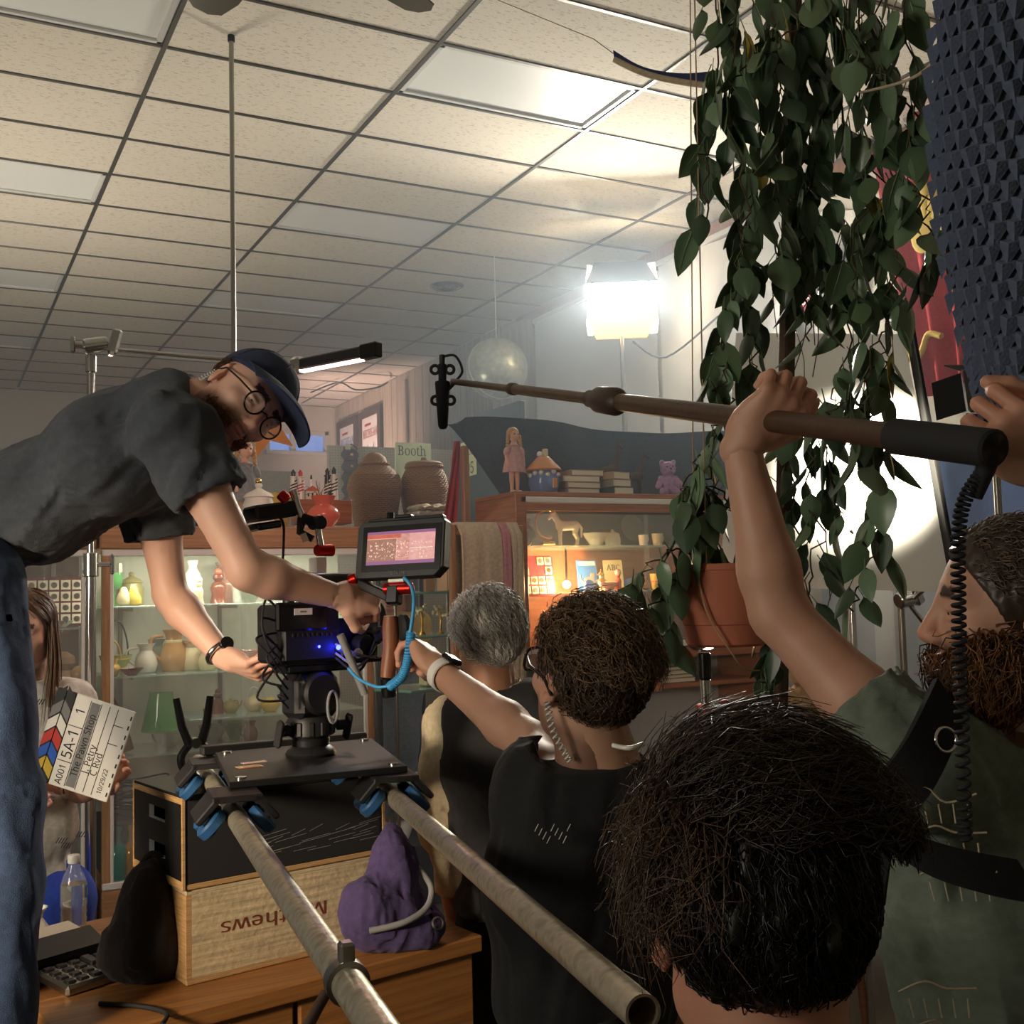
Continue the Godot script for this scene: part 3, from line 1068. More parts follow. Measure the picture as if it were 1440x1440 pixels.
const PROFILES := {
	"vase": [[0, 0], [0.17, 0], [0.2, 0.03], [0.34, 0.34], [0.36, 0.48], [0.27, 0.7], [0.15, 0.82], [0.15, 0.88], [0.22, 1], [0.2, 1], [0.12, 0.87]],
	"round_vase": [[0, 0], [0.25, 0], [0.3, 0.03], [0.5, 0.3], [0.52, 0.42], [0.42, 0.6], [0.27, 0.7], [0.27, 0.76], [0.38, 1], [0.35, 1], [0.24, 0.76]],
	"jar": [[0, 0], [0.3, 0], [0.34, 0.04], [0.36, 0.5], [0.3, 0.62], [0.3, 0.66], [0.34, 0.68], [0.28, 0.76], [0.12, 0.84], [0.06, 0.88], [0.09, 0.94], [0.05, 1], [0, 1]],
	"bowl": [[0, 0], [0.4, 0], [0.42, 0.08], [0.85, 0.7], [1.0, 1], [0.96, 1], [0.8, 0.72], [0.3, 0.15], [0, 0.12]],
	"goblet": [[0, 0], [0.24, 0], [0.22, 0.03], [0.05, 0.08], [0.04, 0.45], [0.2, 0.55], [0.27, 0.75], [0.25, 1], [0.235, 1], [0.24, 0.75], [0, 0.55]],
	"cup": [[0, 0], [0.3, 0], [0.34, 0.04], [0.42, 0.6], [0.46, 1], [0.43, 1], [0.3, 0.1], [0, 0.08]],
	"bottle": [[0, 0], [0.2, 0], [0.22, 0.04], [0.22, 0.5], [0.18, 0.6], [0.07, 0.72], [0.06, 0.9], [0.09, 0.92], [0.08, 1], [0, 1]],
	"pitcher": [[0, 0], [0.24, 0], [0.27, 0.03], [0.33, 0.3], [0.28, 0.55], [0.18, 0.75], [0.2, 0.88], [0.27, 1], [0.24, 1], [0.16, 0.78]],
	"teapot": [[0, 0], [0.35, 0], [0.4, 0.03], [0.6, 0.35], [0.58, 0.55], [0.4, 0.75], [0.36, 0.78], [0.3, 0.84], [0.1, 0.9], [0.09, 0.95], [0.05, 1], [0, 1]],
	"figure": [[0, 0], [0.22, 0], [0.2, 0.05], [0.16, 0.3], [0.2, 0.5], [0.15, 0.66], [0.08, 0.72], [0.14, 0.82], [0.13, 0.92], [0.05, 1], [0, 1]],
	"pear": [[0, 0], [0.2, 0], [0.38, 0.12], [0.42, 0.35], [0.3, 0.6], [0.2, 0.8], [0.16, 0.93], [0.06, 1], [0, 1]],
	"tall_glass": [[0, 0], [0.16, 0], [0.18, 0.02], [0.2, 1], [0.185, 1], [0.165, 0.05], [0, 0.04]],
	"shade": [[0.5, 0], [0.52, 0.02], [0.3, 0.97], [0.3, 1], [0.285, 1], [0.49, 0.02]],
}

func prof(kind: String, h: float, w := 1.0) -> Array:
	var r := []
	for p in PROFILES[kind]: r.append(Vector2(p[0] * h * w, p[1] * h))
	return r

func ware(called: String, kind: String, p: Vector3, h: float, m: Material, label: String, category: String, o := {}) -> Node3D:
	var t := thing(called, label, category, p, o.get("turn", 0.0), o.get("group", ""))
	var w: float = o.get("w", 1.0)
	var b := MB.new()
	b.lathe(prof(kind, h, w), 22)
	obj(b, "body", m, t, true)
	var hm: Material = o.get("hm", m)
	if o.has("handle"):
		var x: float = o.handle
		var r0 := h * 0.3 * w
		obj(tubem(smooth([Vector3(x * r0 * 0.8, h * 0.86, 0), Vector3(x * r0 * 1.7, h * 0.8, 0), Vector3(x * r0 * 1.75, h * 0.5, 0), Vector3(x * r0 * 0.95, h * 0.25, 0)]), h * 0.045, 8), "handle", hm, t, true)
	if o.has("spout"):
		var x: float = o.spout
		var r0 := h * 0.5 * w
		obj(tubem(smooth([Vector3(x * r0 * 0.9, h * 0.3, 0), Vector3(x * r0 * 1.45, h * 0.5, 0), Vector3(x * r0 * 1.7, h * 0.85, 0)]), [h * 0.1, h * 0.09, h * 0.085, h * 0.08, h * 0.08, h * 0.075, h * 0.07, h * 0.065, h * 0.06, h * 0.06, h * 0.055, h * 0.05, h * 0.05], 8), "spout", m, t, true)
	if o.has("arch"):
		var r0: float = h * 0.5 * w * o.get("archw", 1.0)
		var ps := []
		for k in 13:
			var a := PI * k / 12.0
			ps.append(Vector3(cos(a) * r0, h * o.get("arch0", 0.95) + sin(a) * h * o.arch, 0))
		obj(tubem(ps, h * 0.05, 8), "handle", hm, t, true)
	if o.has("band"):
		var bb := MB.new()
		var y: float = o.get("bandy", 0.5) * h
		var pr := prof(kind, h, w)
		var rr := 0.0
		for i in pr.size() - 1:
			if pr[i].y <= y and pr[i + 1].y >= y: rr = maxf(rr, lerpf(pr[i].x, pr[i + 1].x, (y - pr[i].y) / maxf(pr[i + 1].y - pr[i].y, 1e-5)))
		bb.lathe([Vector2(rr * 0.96, y - h * 0.05), Vector2(rr * 1.025, y - h * 0.04), Vector2(rr * 1.025, y + h * 0.04), Vector2(rr * 0.96, y + h * 0.05)], 22)
		obj(bb, "painted_band", o.band, t, true)
	if o.has("ball"):
		var bb := MB.new()
		bb.ball(Vector3(0, h * 1.03, 0), h * o.get("ballr", 0.07))
		obj(bb, "finial", hm, t, true)
	return t

func show_case(called: String, label: String, x0: float, x1: float, zf: float, dep: float, y0: float, ytop: float, band: float, shelves: Array, wood: Material, back: Material, posts := true) -> Node3D:
	var c := thing(called, label, "display case", Vector3((x0 + x1) / 2, 0, zf - dep / 2))
	var w := x1 - x0
	var xm := (x0 + x1) / 2
	var zb := zf - dep
	var zm := zf - dep / 2
	obj(boxm(Vector3(xm, ytop - band / 2, zm), Vector3(w + 0.02, band, dep + 0.02), 0.006), "top", wood, c)
	obj(boxm(Vector3(xm, ytop - band - 0.014, zf - 0.012), Vector3(w, 0.028, 0.03), 0.004), "upper_rail", M.white_metal, c)
	obj(boxm(Vector3(xm, (y0 + ytop - band) / 2, zb + 0.01), Vector3(w, ytop - band - y0, 0.02)), "back_panel", back, c)
	for s in [x0 + 0.016, x1 - 0.016]:
		obj(boxm(Vector3(s, (y0 + ytop - band) / 2, zf - 0.02), Vector3(0.032, ytop - band - y0, 0.04), 0.005), "post", M.oak_up if wood == M.oak else wood, c)
		obj(boxm(Vector3(s + (0.02 if s < xm else -0.02), (y0 + ytop - band) / 2, zf - 0.012), Vector3(0.014, ytop - band - y0, 0.024), 0.003), "edge_strip", M.white_metal, c)
	obj(boxm(Vector3(xm, y0 / 2, zm), Vector3(w, y0, dep), 0.006), "base_cabinet", wood, c)
	obj(boxm(Vector3(xm, y0 + 0.014, zf - 0.012), Vector3(w, 0.028, 0.03), 0.004), "lower_rail", M.white_metal, c)
	for q in shelves:
		var y: float = q if q is float else q[0]
		var sw: float = w - 0.07 if q is float else w * q[1]
		var sx: float = xm if q is float else x1 - 0.035 - sw / 2
		obj(boxm(Vector3(sx, y - 0.004, zm - 0.01), Vector3(sw, 0.008, dep - 0.08), 0.001), "glass_shelf", M.shelf_glass, c)
	if posts:
		for s in [0.12, 0.5, 0.9]:
			var m := MB.new()
			m.box(Transform3D(Basis(), Vector3(lerpf(x0, x1, s), (y0 + ytop) / 2 - 0.05, zb + 0.026)), Vector3(0.018, ytop - y0 - 0.16, 0.012), 0.002)
			obj(m, "shelf_standard", M.steel, c)
			var k := y0 + 0.06
			while k < ytop - 0.2:
				for q in shelves:
					if q is Array: continue
					if absf(q - k) < 0.024:
						obj(boxm(Vector3(lerpf(x0, x1, s), q - 0.014, zm - 0.06), Vector3(0.006, 0.014, dep * 0.7), 0.001), "bracket", M.steel, c)
						break
				k += 0.045
	for s in [-1, 1]:
		obj(boxm(Vector3(xm + s * w * 0.24, (y0 + ytop - band) / 2, zf - 0.012 + s * 0.005), Vector3(w * 0.51, ytop - band - y0 - 0.05, 0.004)), "pane", M.glass, c)
	return c

func make_left_case() -> void:
	var zf := -4.6
	var yt := 1.955
	var c := show_case("display_case", "oak display case with glass shelves of pottery behind the camera operator", 0.618, 1.738, zf, 0.48, 0.55, yt, 0.093, [1.637, 1.36, [1.17, 0.66], 1.045], M.oak, M.case_back)
	var q := 0.00298
	var zi := -4.82
	var s1 := 1.638
	var s2 := 1.361
	var s3 := 1.171
	var s4 := 1.046
	# upper glass shelf
	ware("goblet", "goblet", Vector3(0.6920, s1, zi), 46 * q, M.green_glass, "green stemmed goblet at the oak post of the pottery case", "goblet")
	ware("sugar_shaker", "pear", Vector3(0.7159, s1, -4.72), 26 * q, M.cream_glaze, "cream pear-shaped shaker between a green goblet and its twin", "shaker", {"group": "pear shakers"})
	ware("sugar_shaker", "pear", Vector3(0.7544, s1, -4.72), 26 * q, M.yellow_glaze, "yellow pear-shaped shaker beside its cream twin", "shaker", {"group": "pear shakers"})
	ware("covered_jar", "jar", Vector3(0.7825, s1, -4.95), 48 * q, M.olive_glaze, "olive covered jar behind the pear-shaped shakers", "jar")
	ware("bud_vase", "vase", Vector3(1.0114, s1, zi), 62 * q, M.white_glaze, "tall white bud vase on the upper glass shelf", "vase", {"w": 0.6})
	ware("duck_figurine", "figure", Vector3(1.0115, s1, -4.7), 32 * q, M.cream_glaze, "small cream duck figurine before the tall white bud vase", "figurine", {"ball": 1, "ballr": 0.16, "hm": M.white_glaze})
	ware("rooster_figurine", "figure", Vector3(1.1191, s1, zi), 44 * q, M.brown_glaze, "red-brown rooster figurine on the upper glass shelf", "figurine", {"w": 1.3, "ball": 1, "ballr": 0.12, "hm": M.coral_glaze})
	ware("ewer", "pitcher", Vector3(1.1829, s1, -4.95), 60 * q, M.pink_glass, "tall pink glass ewer behind the rooster figurine", "ewer", {"handle": 1})
	ware("tumbler", "tall_glass", Vector3(1.2014, s1, zi), 40 * q, M.clear_glass, "clear glass tumbler at the camera operator's forearm", "tumbler")
	ware("sauce_bowl", "bowl", Vector3(1.2539, s1, zi), 20 * q, M.smoke_glass, "smoky glass bowl on the upper glass shelf", "bowl")
	ware("lidded_sugar_bowl", "jar", Vector3(1.5456, s1, -4.95), 36 * q, M.amber_glaze, "amber lidded sugar bowl behind the film camera", "jar")
	# second shelf
	ware("pottery_basket", "bowl", Vector3(0.6987, s2, zi), 26 * q, M.lime_glaze, "lime and yellow pottery basket with a dark arched handle", "basket", {"w": 0.85, "arch": 1.9, "archw": 1.5, "hm": M.dark_glaze, "band": M.yellow_glaze, "bandy": 0.8})
	ware("pottery_basket", "round_vase", Vector3(0.6664, s2, -4.68), 24 * q, M.yellow_glaze, "small yellow pottery basket with a looped yellow handle", "basket", {"w": 0.9, "arch": 1.0})
	ware("cream_jug", "pitcher", Vector3(0.8191, s2, zi), 40 * q, M.white_glaze, "white cream jug with a handle, beside a grey ewer", "jug", {"handle": -1, "w": 1.2})
	ware("ewer", "pitcher", Vector3(0.8840, s2, -4.95), 44 * q, M.smoke_glass, "grey glass ewer behind the white cream jug", "ewer", {"handle": 1, "w": 1.1})
	ware("water_pitcher", "pitcher", Vector3(0.9309, s2, zi), 58 * q, M.amber_glaze, "tall amber lustre pitcher in the pottery case", "pitcher", {"handle": -1, "band": M.cream_glaze, "bandy": 0.7})
	ware("cream_pitcher", "pitcher", Vector3(1.0040, s2, zi), 42 * q, M.cream_glaze, "squat cream pitcher with an orange rim", "pitcher", {"handle": 1, "w": 1.25, "band": M.orange_glaze, "bandy": 0.95})
	ware("cream_pitcher", "pitcher", Vector3(1.0558, s2, -4.75), 34 * q, M.cream_glaze, "small plain cream pitcher at the operator's wrist watch", "pitcher", {"w": 1.2, "handle": 1})
	ware("berry_bowl", "bowl", Vector3(1.2512, s2, zi), 24 * q, M.pink_glass, "pink glass berry bowl above the operator's hand", "bowl", {"w": 1.0})
	ware("gravy_boat", "bowl", Vector3(0.7362, s2, -4.66), 10 * q, M.brown_glaze, "low brown dish at the edge of the second glass shelf", "dish", {"w": 1.6})
	var tag_m := MB.new()
	tag_m.box(Transform3D(Basis(Vector3.BACK, 0.2), Vector3(0.7092, 1.3768, -4.66)), Vector3(0.034, 0.036, 0.001))
	one(tag_m, "price_tag", M.paper, "white paper price tag hanging from the pottery baskets", "price tag")
	# third shelf (right) and lower shelf (left)
	ware("bird_figurine", "figure", Vector3(1.1127, s3, zi), 30 * q, M.brown_glaze, "dark red bird figurine on a glass shelf above green glasses", "figurine", {"w": 1.4, "ball": 1, "ballr": 0.13})
	ware("watering_pot", "teapot", Vector3(1.1669, s3, zi), 20 * q, M.olive_glaze, "small olive watering pot with a curled spout", "pot", {"handle": 1, "spout": 1})
	ware("creamer", "teapot", Vector3(1.2679, s3, zi), 24 * q, M.cream_glaze, "cream creamer with a white arched handle", "creamer", {"arch": 0.7, "hm": M.white_glaze, "arch0": 0.7, "archw": 0.8})
	ware("teapot", "teapot", Vector3(1.3197, s3, -4.75), 22 * q, M.yellow_glaze, "small pale yellow teapot beside the cream creamer", "teapot", {"handle": -1, "spout": 1})
	ware("salt_cellar", "cup", Vector3(1.0435, s3, -4.7), 12 * q, M.amber_glaze, "small amber salt cellar below the bird figurine", "cup", {"w": 1.2})
	var shd := ware("glass_lamp_shade", "shade", Vector3(0.8581, 1.1291, -4.7), 52 * q, M.green_glass, "bright green glass lamp shade standing in the pottery case", "lamp shade")
	obj(tubem([Vector3(0.8581, s4, -4.7), Vector3(0.8581, 1.1348, -4.7)], 0.02), "glass_stem", M.clear_glass, shd)
	var cone := MB.new()
	var cx: float = 0.6670
	cone.tube([Vector3(cx - 0.02, 1.33, -4.8), Vector3(cx + 0.03, 1.2, -4.8), Vector3(cx + 0.06, 1.05, -4.8)], [0.006, 0.03, 0.042], 12)
	one(cone, "powder_horn", M.brown_glaze, "dark brown horn leaning beside the green glass lamp shade", "horn")
	ware("oil_lamp", "teapot", Vector3(0.9093, s4, zi), 24 * q, M.smoke_glass, "long-spouted smoky glass oil lamp under the green shade", "oil lamp", {"spout": -1, "w": 1.1})
	ware("glass_bowl", "bowl", Vector3(1.0908, s4, zi), 26 * q, M.smoke_glass, "dark green glass bowl beside the brown jug", "bowl", {"w": 0.8})
	ware("glass_bowl", "bowl", Vector3(1.2030, s4, -4.9), 26 * q, M.green_glass, "bright green glass bowl behind the smoky one", "bowl", {"w": 0.7})
	ware("brown_jug", "pitcher", Vector3(1.2512, s4, zi), 28 * q, M.brown_glaze, "small glossy brown jug on the lowest glass shelf", "jug", {"handle": -1, "w": 1.2})
	# lit strip under the top of the case
	obj(boxm(Vector3(1.178, 1.848, -4.66), Vector3(1.0, 0.012, 0.03), 0.002), "light_strip", M.case_glow, c)
	area("case_light", Vector3(1.178, 1.838, -4.66), Vector3(1.178, 0.9, -4.9), Color(1.0, 0.97, 0.86), 0.45, 1.0, 0.03)
	# floor of the case
	var coil := MB.new()
	for k in 9:
		var ps := []
		for i in 24:
			var a := TAU * i / 23.0
			ps.append(Vector3(0.78 + cos(a) * (0.1 + 0.012 * (k % 3)), 0.8 + 0.016 * k + sin(a * 2.0 + k) * 0.012, -4.8 + sin(a) * (0.1 + 0.01 * (k % 4))))
		coil.tube(ps, 0.004, 5)
	one(coil, "wire_bundle", M.rubber, "tangled bundle of dark wires low in the pottery case", "wire")
	obj(boxm(Vector3(0.78, 0.685, -4.8), Vector3(0.3, 0.22, 0.3), 0.01), "inner_riser", M.case_dark, c)
	for k in 4:
		ware("soda_bottle", "bottle", Vector3(0.68 + k * 0.055, 0.58, -4.62 - 0.02), 0.2, [M.teal_ware, M.amber_glass, M.green_glass, M.pink_glass][k], ["teal", "amber", "green", "rose"][k] + " glass bottle low in the pottery case below the wires", "bottle", {"group": "old soda bottles"})
	# things on top of the case
	var yt2 := yt + 0.001
	ware("coral_vase", "round_vase", Vector3(1.5591, yt2, -4.72), 48 * q, M.coral_glaze, "glossy coral red vase standing on top of the oak case", "vase", {"w": 1.0})
	var g := MB.new()
	for k in 9:
		var a := rng.randf_range(-0.5, 0.5)
		var p0 := Vector3(1.5591, yt2 + 0.12, -4.72)
		g.tube([p0, p0 + Vector3(sin(a) * 0.03 - 0.02, 0.04, 0.0), p0 + Vector3(sin(a) * 0.1 - 0.03, 0.06 + 0.03 * cos(k), rng.randf_range(-0.05, 0.05))], [0.0025, 0.002, 0.001], 4)
	one(g, "dried_grass", M.wicker, "dried grass stalks spraying from the coral red vase", "dried grass")
	ware("cookie_jar", "jar", Vector3(1.2759, yt2, -4.74), 66 * q, M.white_glaze, "white pottery jar with a gold knob on the oak case", "jar", {"w": 1.0, "ball": 1, "ballr": 0.07, "hm": M.brass, "band": M.olive_glaze, "bandy": 0.3})
	ware("canister", "cup", Vector3(1.3964, yt2, -4.9), 56 * q, M.yellow_glaze, "mustard yellow canister behind the white jar", "canister", {"w": 0.9})
	ware("black_crock", "round_vase", Vector3(0.9816, yt2, -4.8), 48 * q, M.dark_glaze, "round black glazed crock behind the operator's armpit", "crock", {"w": 1.2})
	one(boxm(Vector3(1.6254, 2.0332, -4.95) + Vector3(0, 0.01, 0), Vector3(0.25, 0.11, 0.14), 0.004), "wooden_box", M.red_wood, "small wooden box carrying the lighthouse figurines", "box")
	lighthouses()
	# doll in a grey dress
	doll("standing_doll", Vector3(1.2455, yt2, -4.85), 0.4, M.dress_grey, "doll in a grey dress standing on the oak case behind the operator", 0.3)
	var star := MB.new()
	var pts := []
	for k in 10:
		var a := PI / 2 + TAU * k / 10.0
		var r := 0.16 if k % 2 == 0 else 0.07
		pts.append(Vector2(cos(a) * r, sin(a) * r))
	star.prism(pts, 0.02, Transform3D(Basis(Vector3.BACK, 0.35), Vector3(1.4455, 2.4802, -5.25)), 0.003)
	one(star, "wall_star", M.star_orange, "orange five-pointed star hung behind the grey-dressed doll", "star")

func lighthouses() -> void:
	var y: float = 2.0332 + 0.067
	var rows := [[1.4887, M.dark_glaze, M.white_glaze, 46, "black and white diamond lighthouse figurine"], [1.5221, M.red_plastic, M.white_glaze, 46, "red and white spiral lighthouse figurine"], [1.6507, M.white_glaze, M.dark_glaze, 50, "white lighthouse figurine with a black lantern"], [1.6816, M.dark_glaze, M.white_glaze, 52, "black and white spiral lighthouse figurine"]]
	for r in rows:
		var x: float = r[0]
		var h: float = r[3] * 0.00305
		var p := Vector3(x, y, -4.93)
		var t := thing("lighthouse_figurine", r[4] + " on the small wooden box", "figurine", p)
		var m := MB.new()
		m.lathe([Vector2(0, 0), Vector2(0.02, 0), Vector2(0.013, h * 0.72), Vector2(0.017, h * 0.73), Vector2(0.017, h * 0.76), Vector2(0, h * 0.76)], 14)
		obj(m, "tower", r[2], t, true)
		for k in 5:
			m = MB.new()
			var ps := []
			for i in 9:
				var a := TAU * (i / 12.0 + k * 0.19)
				var yy := h * 0.14 * k + i * h * 0.02
				var rr := lerpf(0.0198, 0.0133, clampf(yy / (h * 0.72), 0, 1))
				ps.append(Vector3(cos(a) * rr, minf(yy, h * 0.7) + 0.004, -sin(a) * rr))
			m.tube(ps, 0.0032, 5)
			obj(m, "painted_stripe", r[1], t, true)
		m = MB.new()
		m.lathe([Vector2(0, h * 0.76), Vector2(0.01, h * 0.76), Vector2(0.01, h * 0.88), Vector2(0.013, h * 0.88), Vector2(0, h)], 10)
		obj(m, "lantern", r[1] if r[1] != M.white_glaze else M.dark_glaze, t, true)
	var p := Vector3(1.5725, y, -4.93)
	var t := thing("lighthouse_keeper_house", "white lighthouse keeper's house figurine between two lighthouses", "figurine", p)
	obj(boxm(Vector3(0, 0.02, 0), Vector3(0.06, 0.04, 0.035), 0.002), "walls", M.white_glaze, t, true)
	var m := MB.new()
	m.prism([Vector2(-0.034, 0), Vector2(0.034, 0), Vector2(0, 0.024)], 0.042, Transform3D(Basis(), Vector3(0, 0.04, -0.021)))
	obj(m, "roof", M.coral_glaze, t, true)
	m = MB.new()
	m.cyl(Vector3(0, 0.05, 0), Vector3(0, 0.095, 0), 0.009, 10, 0.007)
	obj(m, "tower", M.white_glaze, t, true)
	m = MB.new()
	m.cyl(Vector3(0, 0.095, 0), Vector3(0, 0.115, 0), 0.006, 10, 0.003)
	obj(m, "lantern", M.dark_glaze, t, true)
	for k in 3: obj(boxm(Vector3(-0.02 + k * 0.02, 0.022, 0.018), Vector3(0.007, 0.016, 0.002)), "window", M.ink, t, true)

func doll(called: String, p: Vector3, h: float, dress: Material, label: String, turn := 0.0) -> Node3D:
	var t := thing(called, label, "doll", p, turn)
	var s := h
	var sd := SD.new(Vector3(-0.25, -0.02, -0.15) * s, Vector3(0.25, 1.03, 0.15) * s, 0.014 * s)
	sd.cone(Vector3(0, 0.86, 0.01) * s, Vector3(0, 0.9, 0) * s, 0.075 * s, 0.085 * s, 0.02 * s)
	sd.cone(Vector3(0, 0.72, 0) * s, Vector3(0, 0.82, 0) * s, 0.035 * s, 0.03 * s, 0.02 * s)
	sd.cone(Vector3(0, 0.45, 0) * s, Vector3(0, 0.7, 0) * s, 0.07 * s, 0.075 * s, 0.03 * s)
	for x in [-1, 1]:
		sd.chain([Vector3(x * 0.09, 0.7, 0) * s, Vector3(x * 0.15, 0.55, 0.02) * s, Vector3(x * 0.14, 0.42, 0.06) * s], [0.035 * s, 0.028 * s, 0.024 * s], 0.01 * s)
		sd.chain([Vector3(x * 0.045, 0.45, 0) * s, Vector3(x * 0.05, 0.2, 0) * s, Vector3(x * 0.05, 0.04, 0) * s], [0.05 * s, 0.036 * s, 0.026 * s], 0.01 * s)
		sd.cone(Vector3(x * 0.05, 0.02, 0) * s, Vector3(x * 0.055, 0.02, 0.06) * s, 0.025 * s, 0.022 * s, 0.01 * s)
	sd.cone(Vector3(0, 0.865, 0.085) * s, Vector3(0, 0.87, 0.09) * s, 0.012 * s, 0.01 * s, 0.02 * s)
	var m := MB.new()
	sd.mesh(m)
	obj(m, "body", M.doll_skin, t, true)
	m = MB.new()
	var g := []
	for i in 12:
		var row := []
		var f := i / 11.0
		for j in 33:
			var a := TAU * j / 32.0
			var r := lerpf(0.082, 0.19, pow(f, 0.8)) + 0.012 * f * sin(a * 9.0)
			row.append(Vector3(cos(a) * r, 0.73 - f * 0.42, -sin(a) * r * 0.75) * s)
		g.append(row)
	m.grid(g, true)
	for x in [-1, 1]: m.ell(Transform3D(Basis(Vector3.BACK, x * 0.5), Vector3(x * 0.125, 0.64, 0.01) * s), Vector3(0.055, 0.085, 0.055) * s, 10, 7)
	m.lathe([Vector2(0.09, 0.7) * s, Vector2(0.1, 0.72) * s, Vector2(0.04, 0.75) * s], 16)
	obj(m, "dress", dress, t, true)
	m = MB.new()
	m.ell(Transform3D(Basis(), Vector3(0, 0.915, -0.02) * s), Vector3(0.1, 0.095, 0.095) * s, 16, 10)
	for x in [-1, 1]:
		for k in 4: m.ball(Vector3(x * (0.1 + 0.008 * k), 0.86 - k * 0.045, 0.01) * s, (0.034 - 0.003 * k) * s, 8, 6)
	obj(m, "hair", M.doll_hair, t, true)
	m = MB.new()
	for x in [-1, 1]: m.ball(Vector3(x * 0.032, 0.89, 0.075) * s, 0.011 * s, 8, 6)
	obj(m, "eye", M.ink, t, true)
	m = MB.new()
	for x in [-1, 1]:
		m.box(Transform3D(Basis(), Vector3(x * 0.052, 0.018, 0.03) * s), Vector3(0.055, 0.05, 0.12) * s, 0.015 * s)
	obj(m, "shoe", M.white_glaze, t, true)
	return t

func make_far_left_case() -> void:
	var c := show_case("display_case", "dim display case of coins and figures behind the slate holder", -0.42, 0.585, -4.6, 0.48, 0.55, 1.955, 0.093, [1.56, 1.2, 0.9], M.oak, M.leather)
	c.set_meta("note", "")
	c.remove_meta("note")
	var zi := -4.8
	for k in 3:
		var t := thing("coin_album", ["maroon coin album page at the oak post of the dim case", "maroon coin album page in the middle of three in the dim case", "maroon coin album page behind the jeans of the operator"][k], "coin album", Vector3([0.5312, 0.4454, 0.3611][k], 1.562, -4.85), 0.0, "coin album pages")
		obj(boxm(Vector3(0, 0.1, 0), Vector3(0.088, 0.2, 0.006), 0.001), "page", M.maroon, t, true)
		for i in 2:
			for j in 4:
				obj(boxm(Vector3(-0.021 + i * 0.042, 0.03 + j * 0.046, 0.005), Vector3(0.036, 0.038, 0.003), 0.0005), "coin_holder", M.paper, t, true)
				var m := MB.new()
				m.cyl(Vector3(-0.021 + i * 0.042, 0.03 + j * 0.046, 0.0065), Vector3(-0.021 + i * 0.042, 0.03 + j * 0.046, 0.008), 0.012, 10)
				obj(m, "coin", M.steel, t, true)
	ware("carved_head", "figure", Vector3(0.4955, 1.202, zi), 0.26, M.wicker, "carved brown head figurine on the middle shelf of the dim case", "figurine", {"w": 1.3})
	ware("clay_dog", "figure", Vector3(0.5435, 1.202, -4.68), 0.17, M.amber_glaze, "small spotted clay figure beside the C-stand pole", "figurine", {"w": 1.5, "ball": 1, "ballr": 0.2})
	ware("silver_tray", "bowl", Vector3(0.4736, 1.562, -4.68), 0.025, M.chrome, "shallow silver dish before the coin album pages", "dish", {"w": 2.0})
	ware("bronze_urn", "vase", Vector3(0.5147, 0.902, zi), 0.24, M.leather, "dark bronze urn on the lowest shelf of the dim case", "urn")

